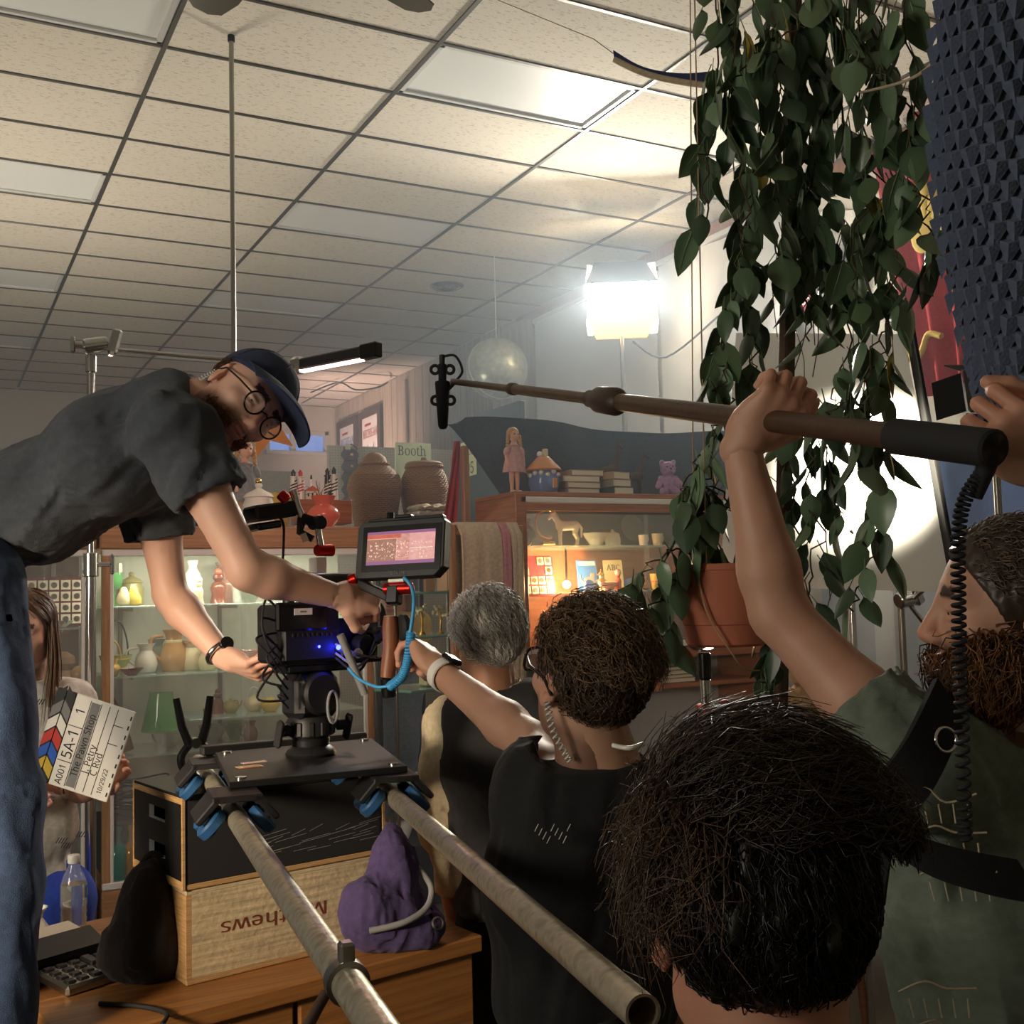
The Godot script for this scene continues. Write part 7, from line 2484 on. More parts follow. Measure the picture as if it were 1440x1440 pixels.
func monitor_rig(tf: Transform3D) -> void:
	var tl := Vector3(0.8252, 1.8097, -2.2276)
	var tr := Vector3(0.9519, 1.8055, -2.07)
	var br := Vector3(0.9255, 1.6937, -2.0704)
	var bl := Vector3(0.7917, 1.6838, -2.233)
	var u := ((tr - tl) + (br - bl)).normalized()
	var w := ((tl - bl) + (tr - br)).normalized()
	var nn := u.cross(w).normalized()
	w = nn.cross(u)
	var c := (tl + tr + br + bl) / 4
	var W := ((tr - tl).length() + (br - bl).length()) / 2
	var H := ((tl - bl).length() + (tr - br).length()) / 2
	var mt := Transform3D(Basis(u, w, nn), c)
	var t := thing("field_monitor", "field monitor in a black cage showing the lit shop shelves", "monitor", c - w * H / 2)
	var m := MB.new()
	var x := W / 2
	var y := H / 2
	m.prism([Vector2(-x + 0.006, -y), Vector2(x - 0.02, -y), Vector2(x, -y + 0.02), Vector2(x, y - 0.008), Vector2(x - 0.008, y), Vector2(-x + 0.012, y), Vector2(-x, y - 0.012), Vector2(-x, -y + 0.006)], 0.03, mt * Transform3D(Basis(), Vector3(0, 0, -0.03)), 0.002)
	obj(m, "cage", M.black, t)
	m = MB.new()
	m.box(mt * Transform3D(Basis(), Vector3(0.004, 0.001, 0.0006)), Vector3(W - 0.022, H - 0.026, 0.002))
	obj(m, "bezel", M.black_gloss, t)
	m = MB.new()
	var sx := W / 2 - 0.022
	var sy := H / 2 - 0.024
	m.face([mt * Vector3(-sx + 0.004, -sy + 0.004, 0.0022), mt * Vector3(sx + 0.002, -sy + 0.004, 0.0022), mt * Vector3(sx + 0.002, sy, 0.0022), mt * Vector3(-sx + 0.004, sy, 0.0022)], [Vector2(0, 1), Vector2(1, 1), Vector2(1, 0), Vector2(0, 0)])
	obj(m, "screen", M.big_screen, t)
	words("SMALLHD", 0.006, mt * Transform3D(Basis(), Vector3(0.0, -H / 2 + 0.009, 0.002)), "brand_print", M.grey_print, t)
	m = MB.new()
	m.box(mt * Transform3D(Basis(), Vector3(0.005, H / 2 + 0.004, -0.015)), Vector3(W * 0.86, 0.008, 0.018), 0.002)
	m.box(mt * Transform3D(Basis(), Vector3(0.0, H / 2 + 0.009, -0.012)), Vector3(0.04, 0.008, 0.016), 0.002)
	obj(m, "top_rail", M.plate_metal, t)
	m = MB.new()
	m.cyl(mt * Vector3(-0.035, H / 2 + 0.008, -0.015), mt * Vector3(-0.035, H / 2 + 0.02, -0.015), 0.008, 12)
	obj(m, "thumb_screw", M.black_gloss, t)
	m = MB.new()
	m.box(mt * Transform3D(Basis(), Vector3(-0.005, -H / 2 - 0.006, -0.01)), Vector3(0.04, 0.01, 0.02), 0.002)
	obj(m, "mount_shoe", M.steel, t)
	# red tilt mount between monitor and handle
	var mo := thing("monitor_mount", "red and black tilting mount under the field monitor", "mount", mt * Vector3(-0.01, -H / 2 - 0.05, -0.01))
	m = MB.new()
	m.cyl(mt * Vector3(-0.035, -H / 2 - 0.022, -0.01), mt * Vector3(0.03, -H / 2 - 0.022, -0.01), 0.012, 14, -1.0, 0.002)
	obj(m, "hinge_barrel", M.red_anodised, mo)
	m = MB.new()
	m.box(mt * Transform3D(Basis(), Vector3(-0.012, -H / 2 - 0.035, -0.01)), Vector3(0.03, 0.04, 0.026), 0.004)
	obj(m, "post", M.black_gloss, mo)
	m = MB.new()
	m.cyl(mt * Vector3(-W / 2 - 0.004, -H / 2 + 0.006, -0.015), mt * Vector3(-W / 2 - 0.02, -H / 2 + 0.0, -0.012), 0.013, 14, -1.0, 0.002)
	obj(m, "tilt_knob", M.red_anodised, mo)
	m = MB.new()
	m.bar(mt * Vector3(-W / 2 - 0.01, -H / 2 + 0.0, -0.02), mt * Vector3(-0.01, -H / 2 - 0.045, -0.015), 0.014, 0.02, 0.003)
	obj(m, "arm", M.black, mo)
	# articulated arm with the small transmitter
	var a := thing("articulated_arm", "black articulated arm with red knobs holding a small transmitter", "arm", Vector3(0.7534, 1.7124, -2.319))
	var j0 := Vector3(0.752, 1.7201, -2.3192)
	var j1 := Vector3(0.7584, 1.7521, -2.3131)
	var j2 := Vector3(0.7496, 1.812, -2.3128)
	var j3 := Vector3(0.721, 1.8236, -2.3271)
	var j4 := Vector3(0.7057, 1.8638, -2.3319)
	m = MB.new()
	m.box(Transform3D(tf.basis, j0), Vector3(0.03, 0.034, 0.03), 0.003)
	obj(m, "shoe_block", M.white_plastic, a)
	m = MB.new()
	m.cyl(j1 - tf.basis.x * 0.014, j1 + tf.basis.x * 0.03, 0.013, 18, -1.0, 0.003)
	obj(m, "red_knob", M.red_anodised, a)
	m = MB.new()
	m.tube([j1, j1.lerp(j2, 0.5), j2], [0.009, 0.007, 0.009], 10)
	obj(m, "link", M.chrome, a)
	m = MB.new()
	m.cyl(j2 - tf.basis.z * 0.02, j2 + tf.basis.z * 0.02, 0.015, 18, -1.0, 0.003)
	m.tube([j2, j3], 0.011, 10)
	m.tube([j3, Vector3(0.7173, 1.7931, -2.3315), Vector3(0.7419, 1.777, -2.3198)], [0.011, 0.009, 0.008], 10)
	obj(m, "elbow", M.rubber, a)
	m = MB.new()
	m.tube([j3, j4.lerp(j3, 0.4), Vector3(0.7028, 1.8823, -2.3319)], [0.009, 0.008, 0.009], 10)
	obj(m, "link", M.chrome, a)
	var tb := thing("wireless_transmitter", "flat black transmitter box with antenna cable on the articulated arm", "transmitter", Vector3(0.6611, 1.8328, -2.3354))
	m = MB.new()
	m.box(Transform3D(Basis(Vector3.BACK, 0.15) * tf.basis, Vector3(0.6543, 1.8361, -2.3387)), Vector3(0.1, 0.034, 0.06), 0.005)
	obj(m, "case", M.plate_metal, tb)
	m = MB.new()
	m.box(Transform3D(Basis(Vector3.BACK, 0.15) * tf.basis, Vector3(0.6439, 1.806, -2.3467)), Vector3(0.06, 0.016, 0.05), 0.004)
	obj(m, "battery", M.black_gloss, tb)
	m = MB.new()
	m.cyl(Vector3(0.6806, 1.8576, -2.3003), Vector3(0.6671, 1.8731, -2.3062), 0.012, 14, -1.0, 0.002)
	obj(m, "red_knob", M.red_anodised, tb)
	obj(tubem(smooth([Vector3(0.6512, 1.8289, -2.2842), Vector3(0.6645, 1.8092, -2.2788), Vector3(0.672, 1.773, -2.3005), Vector3(0.6785, 1.714, -2.3359)], 5), 0.003, 6), "cable", M.rubber, tb)
	m = MB.new()
	m.box(Transform3D(Basis(Vector3.BACK, 0.4), Vector3(0.7135, 1.7784, -2.2894)), Vector3(0.014, 0.018, 0.001))
	one(m, "price_tag", M.paper, "small white tag dangling before the oak case edge", "price tag")
	# blue coiled cable from monitor to camera
	var cb := thing("coiled_cable", "bright blue coiled cable from the monitor to the camera", "cable", Vector3(0.8702, 1.4708, -2.1635))
	obj(tubem(smooth([Vector3(0.8745, 1.6874, -2.1321), Vector3(0.885, 1.6665, -2.1168), Vector3(0.8893, 1.6315, -2.1175), Vector3(0.8834, 1.5735, -2.1253)], 6), 0.0042, 8), "straight_lead", M.blue_cable, cb)
	obj(coil([Vector3(0.8847, 1.5735, -2.1247), Vector3(0.8801, 1.5227, -2.1313), Vector3(0.8702, 1.4867, -2.1395), Vector3(0.8509, 1.4633, -2.163)], 0.0075, 26, 0.0034), "coil", M.blue_cable, cb)
	obj(tubem(smooth([Vector3(0.8509, 1.4662, -2.1628), Vector3(0.8312, 1.4632, -2.1848), Vector3(0.809, 1.4781, -2.2294), Vector3(0.7991, 1.499, -2.2669)], 6), 0.0034, 8), "straight_lead", M.blue_cable, cb)

# ---------- people ----------
const SET_AXES := Basis(Vector3(0.88409552, -0.02642729, 0.46655837), Vector3(-0.01050851, 0.99702284, 0.0763873), Vector3(-0.46718806, -0.0724365, 0.88118572))

func facing(left: Vector3, fwd: Vector3) -> Basis:
	# a body or head basis from directions across the set, up and towards its open side: x is the person's left, z the way it faces
	var z := (SET_AXES * fwd).normalized()
	var x := SET_AXES * left
	x = (x - z * x.dot(z)).normalized()
	return Basis(x, z.cross(x), z)

func lin(s: String) -> Color:
	return Color.html(s).srgb_to_linear()

func head(mb: MB, t: Transform3D, skin: Color, o := {}) -> void:
	var sd := SD.new(Vector3(-0.1, -0.155, -0.125), Vector3(0.1, 0.135, 0.13), o.get("h", 0.0047))
	sd.ell(Vector3(0, 0.03, -0.012), Basis(), Vector3(0.076, 0.088, 0.096), 0.02)
	sd.ell(Vector3(0, -0.03, 0.03), Basis(), Vector3(0.06, 0.086, 0.062), 0.03)
	sd.cone(Vector3(-0.045, -0.062, 0.0), Vector3(0.0, -0.098, 0.06), 0.024, 0.022, 0.03)
	sd.cone(Vector3(0.045, -0.062, 0.0), Vector3(0.0, -0.098, 0.06), 0.024, 0.022, 0.03)
	sd.cone(Vector3(-0.042, 0.022, 0.068), Vector3(0.042, 0.022, 0.068), 0.014, 0.014, 0.02)
	for s in [-1, 1]:
		sd.ell(Vector3(s * 0.044, -0.022, 0.056), Basis(), Vector3(0.022, 0.018, 0.02), 0.02)
		sd.ell(Vector3(s * 0.031, 0.0, 0.099), Basis(), Vector3(0.017, 0.012, 0.016), 0.012, true)
		sd.ell(Vector3(s * 0.031, 0.0065, 0.0785), Basis(Vector3.RIGHT, 0.3), Vector3(0.0165, 0.006, 0.012), 0.004)
		sd.ell(Vector3(s * 0.031, -0.0085, 0.0785), Basis(Vector3.RIGHT, -0.2), Vector3(0.0155, 0.0045, 0.010), 0.004)
		var eb := Basis(Vector3.UP, s * 0.35) * Basis(Vector3.RIGHT, -0.15)
		sd.ell(Vector3(s * 0.08, -0.006, -0.01), eb, Vector3(0.0075, 0.032, 0.018), 0.008)
		sd.ell(Vector3(s * 0.088, -0.002, -0.004), eb, Vector3(0.006, 0.019, 0.009), 0.006, true)
		sd.ell(Vector3(s * 0.012, -0.037, 0.095), Basis(), Vector3(0.009, 0.008, 0.01), 0.006)
	sd.cone(Vector3(0, 0.012, 0.086), Vector3(0, -0.03, 0.107), 0.0085, 0.0125, 0.012)
	sd.ell(Vector3(0, -0.0605, 0.089), Basis(), Vector3(0.024, 0.0055, 0.009), 0.006)
	sd.ell(Vector3(0, -0.0705, 0.088), Basis(), Vector3(0.02, 0.0065, 0.009), 0.006)
	sd.ell(Vector3(0, -0.0655, 0.1), Basis(), Vector3(0.022, 0.0016, 0.008), 0.003, true)
	sd.cone(Vector3(0, -0.06, -0.03), Vector3(0, -0.16, -0.045), 0.054, 0.056, 0.03)
	var lip := lin("a8655a").lerp(skin, 0.35)
	var rosy := Color(skin.r * 1.08, skin.g * 0.86, skin.b * 0.84)
	var stub: Color = o.get("stubble", skin)
	mb.col = skin
	sd.mesh(mb, t, func(p: Vector3):
		var c := skin
		if p.z > 0.03:
			c = c.lerp(rosy, clampf(1.0 - p.distance_to(Vector3(0, -0.03, 0.11)) / 0.03, 0, 1))
			if absf(p.y + 0.066) < 0.012 and absf(p.x) < 0.024 and p.z > 0.084: c = lip
			elif absf(p.y - 0.027) < 0.007 and absf(absf(p.x) - 0.032) < 0.02 and o.has("brow"): c = o.brow
		if o.has("stubble") and c != lip:
			var jaw := clampf((-0.03 - p.y - maxf(0.0, 0.03 - p.z) * 0.25) / 0.02, 0, 1) * (1.0 if p.y > -0.125 else 0.0)
			if absf(p.x) < 0.016 and p.y > -0.048: jaw = 0.0
			c = c.lerp(stub, jaw * 0.75)
		if absf(p.x) > 0.077: c = c.lerp(rosy, 0.6)
		return c)

func eyes(t: Transform3D, person: Node3D) -> void:
	for s in [-1, 1]:
		var m := MB.new()
		m.ball(t * Vector3(s * 0.031, -0.0005, 0.0735), 0.0122, 14, 10)
		var e := obj(m, "eye", M.eye_white, person)
		m = MB.new()
		m.ell(t * Transform3D(Basis(), Vector3(s * 0.031, -0.0005, 0.0838)), Vector3(0.0058, 0.0058, 0.0022), 12, 6)
		obj(m, "iris", M.iris, e)

func hand(mb: MB, t: Transform3D, sx: float, curl: Array, skin: Color, thumb := 0.6, spread := 1.0) -> void:
	# wrist at the origin, y towards the fingers, z out of the palm, thumb on the sx side of x
	var sd := SD.new(Vector3(-0.085, -0.035, -0.045), Vector3(0.085, 0.195, 0.11), 0.0042)
	sd.ell(Vector3(0, 0.052, 0), Basis(), Vector3(0.041, 0.05, 0.0165), 0.012)
	sd.cone(Vector3(0, -0.006, 0), Vector3(0, 0.02, 0), 0.026, 0.027, 0.015)
	sd.ell(Vector3(sx * 0.026, 0.035, 0.012), Basis(Vector3.BACK, sx * -0.4), Vector3(0.016, 0.032, 0.014), 0.012)
	sd.ell(Vector3(-sx * 0.026, 0.038, 0.009), Basis(), Vector3(0.013, 0.035, 0.012), 0.012)
	var xs := [0.031, 0.0105, -0.0105, -0.03]
	var ls := [0.074, 0.082, 0.076, 0.06]
	for i in 4:
		var b := Vector3(sx * xs[i], 0.092 - 0.004 * absf(i - 1.2), -0.001)
		sd.cone(Vector3(sx * xs[i] * 0.6, 0.045, -0.004), b, 0.012, 0.0118, 0.008)
		var a := 0.0
		var fan: float = sx * (1.5 - i) * 0.08 * spread
		var r := 0.0098 if i < 3 else 0.0086
		for k in 3:
			a += curl[i] * [0.9, 1.15, 0.75][k]
			var e: Vector3 = b + Vector3(sin(fan) * cos(a), cos(a) * cos(fan), sin(a)) * (ls[i] * [0.46, 0.3, 0.24][k])
			sd.cone(b, e, r, r * 0.92, 0.003)
			b = e
			r *= 0.92
	var tb := Vector3(sx * 0.03, 0.028, 0.012)
	var t1: Vector3 = tb + Vector3(sx * (0.032 - 0.012 * thumb), 0.026, 0.012 + 0.016 * thumb)
	var t2: Vector3 = t1 + Vector3(sx * (0.016 - 0.03 * thumb), 0.026, 0.008 + 0.016 * thumb)
	var t3: Vector3 = t2 + Vector3(sx * (0.006 - 0.024 * thumb), 0.02, 0.002 + 0.008 * thumb)
	sd.chain([tb, t1, t2, t3], [0.016, 0.0118, 0.0108, 0.009], 0.006)
	var rosy := Color(skin.r * 1.03, skin.g * 0.9, skin.b * 0.87)
	mb.col = skin
	sd.mesh(mb, t, func(p: Vector3): return skin.lerp(rosy, clampf((p.y - 0.06) / 0.06, 0, 1)))

func grow(mb: MB, t: Transform3D, n: int, area_: Callable, flow: Callable, o := {}) -> void:
	# strands that lie along the skull; area_(direction) says where they root, flow(direction) which way they run
	var c: Vector3 = o.get("c", Vector3(0, 0.03, -0.012))
	var r: Vector3 = o.get("r", Vector3(0.079, 0.091, 0.099))
	var steps: int = o.get("steps", 6)
	var length: float = o.get("len", 0.06)
	var k := RandomNumberGenerator.new()
	k.seed = o.get("seed", 1)
	var made := 0
	var tries := 0
	while made < n and tries < n * 12:
		tries += 1
		var d := Vector3(k.randfn(), k.randfn(), k.randfn()).normalized()
		if not area_.call(d): continue
		made += 1
		var l := length * k.randf_range(0.55, 1.15)
		var ph := k.randf() * TAU if o.get("loose", false) else d.x * 25.0 + d.z * 17.0
		var lift: float = o.get("lift", 0.01) * k.randf_range(0.4, 1.3)
		var wave: float = o.get("wave", 0.003)
		var wf: float = o.get("waves", 1.5)
		var tip: float = o.get("tip", 0.0) * k.randf()
		var ps := []
		var rs := []
		var q := d
		for i in steps:
			var f := float(i) / (steps - 1)
			var fl: Vector3 = flow.call(q)
			fl = (fl - q * fl.dot(q))
			if fl.length() > 1e-4: fl = fl.normalized()
			var side := q.cross(fl)
			var p := c + q * r + q * (lift * sin(minf(f * 1.8, 1.0) * PI * 0.5) + tip * f * f) + side * (wave * sin(ph + f * wf * TAU)) + q * (wave * 0.7 * cos(ph + f * wf * TAU))
			ps.append(t * p)
			rs.append(o.get("thick", 0.0014) * (1.0 - 0.7 * f))
			q = (q + fl * (l / 0.09 / (steps - 1)) + Vector3(k.randfn(), k.randfn(), k.randfn()) * o.get("messy", 0.01)).normalized()
		mb.col = o.c0.lerp(o.c1, k.randf())
		mb.tube(ps, rs, 3, false)

func hair_cap(mb: MB, t: Transform3D, col: Color, rr: Vector3, cuts: Array, bump := 0.005, freq := 60.0, c := Vector3(0, 0.03, -0.012)) -> void:
	var sd := SD.new(Vector3(-0.13, -0.13, -0.15), Vector3(0.13, 0.17, 0.14), 0.006)
	sd.ell(c, Basis(), rr, 0.01)
	var f := FastNoiseLite.new()
	f.frequency = freq
	f.fractal_octaves = 2
	sd.disp(func(p): return f.get_noise_3d(p.x, p.y * 0.5, p.z) * bump, 0.03)
	for q in cuts: sd.cut(q[0], q[1].normalized())
	mb.col = col
	sd.mesh(mb, t)

func box_of(ps: Array, m: float) -> Array:
	var lo := Vector3.INF
	var hi := -Vector3.INF
	for p in ps:
		lo = lo.min(p); hi = hi.max(p)
	return [lo - Vector3(m, m, m), hi + Vector3(m, m, m)]

func figure(mb: MB, J: Dictionary, grow_by := 0.0, h := 0.014, parts := "tnalf", slim := 0.0) -> SD:
	# J: joints; parts t torso, n neck, a arms, l legs, f feet
	var ps := []
	for k in J:
		if J[k] is Vector3: ps.append(J[k])
	var bb := box_of(ps, 0.24)
	var sd := SD.new(bb[0], bb[1], h)
	var g := grow_by
	var w: float = J.get("w", 1.0)
	var up: Vector3 = (J.neck - J.pelvis).normalized()
	var lx: Vector3 = (J.sl - J.sr)
	lx = (lx - up * lx.dot(up)).normalized()
	var B := Basis(lx, up, lx.cross(up))
	if "t" in parts:
		g -= slim
		var chest: Vector3 = J.get("chest", J.pelvis.lerp(J.neck, 0.66))
		var belly: Vector3 = J.get("belly", J.pelvis.lerp(J.neck, 0.34))
		sd.ell(chest, B, Vector3(0.155 * w + g, 0.17, 0.108 * w + g), 0.06)
		sd.ell(belly, B, Vector3(0.142 * w + g, 0.15, 0.106 * w + g), 0.06)
		sd.ell(J.pelvis, B, Vector3(0.155 * w + g, 0.11, 0.112 * w + g), 0.06)
		sd.cone(J.sl, J.neck - up * 0.05, 0.052 + g, 0.06 + g, 0.05)
		sd.cone(J.sr, J.neck - up * 0.05, 0.052 + g, 0.06 + g, 0.05)
	g = grow_by
	if "n" in parts: sd.cone(J.neck, J.skull, 0.057 + g, 0.053 + g, 0.03)
	if "a" in parts:
		for q in [["sl", "el", "wl"], ["sr", "er", "wr"]]:
			var mid: Vector3 = J[q[1]].lerp(J[q[2]], 0.25)
			sd.chain([J[q[0]], J[q[0]].lerp(J[q[1]], 0.4), J[q[1]], mid, J[q[2]]], [0.052 + g, 0.048 + g, 0.038 + g, 0.041 + g, 0.0265 + g], 0.02)
	if "l" in parts:
		for q in [["hl", "kl", "fl"], ["hr", "kr", "fr"]]:
			var mid: Vector3 = J[q[1]].lerp(J[q[2]], 0.3)
			sd.chain([J[q[0]], J[q[1]], mid, J[q[2]]], [0.088 + g - slim, 0.06 + g, 0.056 + g, 0.042 + g], 0.03)
	if "f" in parts:
		for q in ["fl", "fr"]: sd.cone(J[q] + Vector3(0, -0.05, 0), J[q] + Vector3(0, -0.06, 0) + J.toe * 0.16, 0.042, 0.035, 0.03)
	return sd

func folds(sd: SD, amp: float, axis: Vector3, freq := 7.0, seed_ := 1) -> void:
	# creases that run along the axis
	var f := FastNoiseLite.new()
	f.frequency = freq
	f.seed = seed_
	f.fractal_octaves = 3
	var a := axis.normalized()
	sd.disp(func(p: Vector3):
		var q := p - a * (p.dot(a) * 0.72)
		var n := f.get_noise_3dv(q)
		return (absf(n) * 2.0 - 0.4) * amp, 0.04)

func shirt(person: Node3D, J: Dictionary, m: Material, sleeve := 0.5, hem := 0.02, fold := 0.012, called := "t_shirt", g := 0.018, axis := Vector3.ZERO, long := false) -> MeshInstance3D:
	var sd := figure(null, J, g, 0.012, "t")
	for q in [["sl", "el", "wl"], ["sr", "er", "wr"]]:
		var e: Vector3 = J[q[0]].lerp(J[q[1]], sleeve)
		sd.cone(J[q[0]], e, 0.062 + g * 0.7, 0.058 + g * 0.9, 0.045)
		if long: sd.chain([e, J[q[1]], J[q[2]]], [0.062, 0.056, 0.046], 0.04)
	var up: Vector3 = (J.neck - J.pelvis).normalized()
	folds(sd, fold, up if axis == Vector3.ZERO else axis)
	if not long:
		for q in [["sl", "el"], ["sr", "er"]]:
			var d: Vector3 = (J[q[1]] - J[q[0]]).normalized()
			var e: Vector3 = J[q[0]].lerp(J[q[1]], sleeve)
			sd.cut(e, d, 0.12)
			sd.cone(e - d * 0.05, e + d * 0.03, 0.05, 0.056 + g * 0.6, 0.004, true)
	sd.cut(J.pelvis + up * hem, -up, 0.3)
	sd.cut(J.neck + up * 0.025, (up * 2.0 + (J.skull - J.neck).normalized()).normalized(), 0.12)
	var mb := MB.new()
	sd.mesh(mb)
	return obj(mb, called, m, person)

func trousers(person: Node3D, J: Dictionary, m: Material, called := "jeans", g := 0.02) -> void:
	var sd := figure(null, J, g, 0.013, "l")
	var up: Vector3 = (J.neck - J.pelvis).normalized()
	var lx: Vector3 = (J.hl - J.hr).normalized()
	sd.ell(J.pelvis - up * 0.02, Basis(lx, up, lx.cross(up)).orthonormalized(), Vector3(0.165, 0.13, 0.13), 0.05)
	folds(sd, 0.011, Vector3(0, 1, 0.2), 6.0, 4)
	for q in ["fl", "fr"]: sd.cut(J[q], Vector3.DOWN, 0.15)
	var mb := MB.new()
	sd.mesh(mb)
	obj(mb, called, m, person)

func shoes(person: Node3D, J: Dictionary, m: Material) -> void:
	for q in ["fl", "fr"]:
		var mb := MB.new()
		var sd := SD.new(J[q] - Vector3(0.3, 0.12, 0.3), J[q] + Vector3(0.3, 0.06, 0.3), 0.012)
		sd.cone(J[q] + Vector3(0, -0.045, 0) - J.toe * 0.04, J[q] + Vector3(0, -0.055, 0) + J.toe * 0.17, 0.05, 0.042, 0.03)
		sd.cut(J[q] + Vector3(0, -0.09, 0), Vector3.DOWN)
		sd.mesh(mb)
		obj(mb, "shoe", m, person)

func body(person: Node3D, J: Dictionary, T: Transform3D, skin: Color, hands: Array, o := {}) -> void:
	# one skin: trunk and limbs, then the finer head and hands in the same mesh
	var mb := MB.new()
	mb.col = skin
	figure(mb, J, 0.0, 0.015, "tnalf", 0.022).mesh(mb)
	head(mb, T, skin, o)
	for q in hands: hand(mb, q[0], q[1], q[2], skin, q[3] if q.size() > 3 else 0.6)
	obj(mb, "body", M.skin, person)

func ring(c: Vector3, n: Vector3, r: float, thick: float) -> MB:
	var m := MB.new()
	var t := MB.along(c, c + n)
	t.origin = c
	var ps := []
	for k in 25: ps.append(t * Vector3(cos(TAU * k / 24.0) * r, 0, sin(TAU * k / 24.0) * r))
	m.tube(ps, thick, 6, false)
	return m

func spectacles(person: Node3D, T: Transform3D, r: float, square := false, m: Material = null) -> void:
	m = m if m else M.spectacle_frame
	var mb := MB.new()
	for s in [-1, 1]:
		var ps := []
		for k in 25:
			var a := TAU * k / 24.0
			var q := Vector2(cos(a), sin(a)) * r
			if square: q = Vector2(signf(cos(a)) * pow(absf(cos(a)), 0.5) * r * 1.12, signf(sin(a)) * pow(absf(sin(a)), 0.5) * r * 0.82)
			ps.append(T * Vector3(s * 0.034 + q.x, q.y - 0.002, 0.103 - absf(q.x) * 0.1 * (1.0 if q.x * s > 0 else 0.0)))
		mb.tube(ps, 0.0021 if not square else 0.003, 6, false)
		mb.tube([T * Vector3(s * (0.034 + r), 0.004, 0.1), T * Vector3(s * 0.077, 0.006, 0.06), T * Vector3(s * 0.084, 0.01, 0.0), T * Vector3(s * 0.083, -0.008, -0.025)], 0.002 if not square else 0.003, 6)
	mb.tube([T * Vector3(-0.034 + r, 0.0, 0.104), T * Vector3(0, 0.004, 0.11), T * Vector3(0.034 - r, 0.0, 0.104)], 0.002, 6)
	var f := obj(mb, "spectacles", m, person)
	for s in [-1, 1]:
		mb = MB.new()
		mb.cyl(T * Vector3(s * 0.034, -0.002, 0.1025), T * Vector3(s * 0.034, -0.002, 0.1035), r * 0.97, 20)
		obj(mb, "lens", M.glass, f)

func at_wrist(wrist: Vector3, to: Vector3, palm: Vector3) -> Transform3D:
	var y := (to - wrist).normalized()
	var z := (palm - y * palm.dot(y)).normalized()
	return Transform3D(Basis(y.cross(z), y, z), wrist)

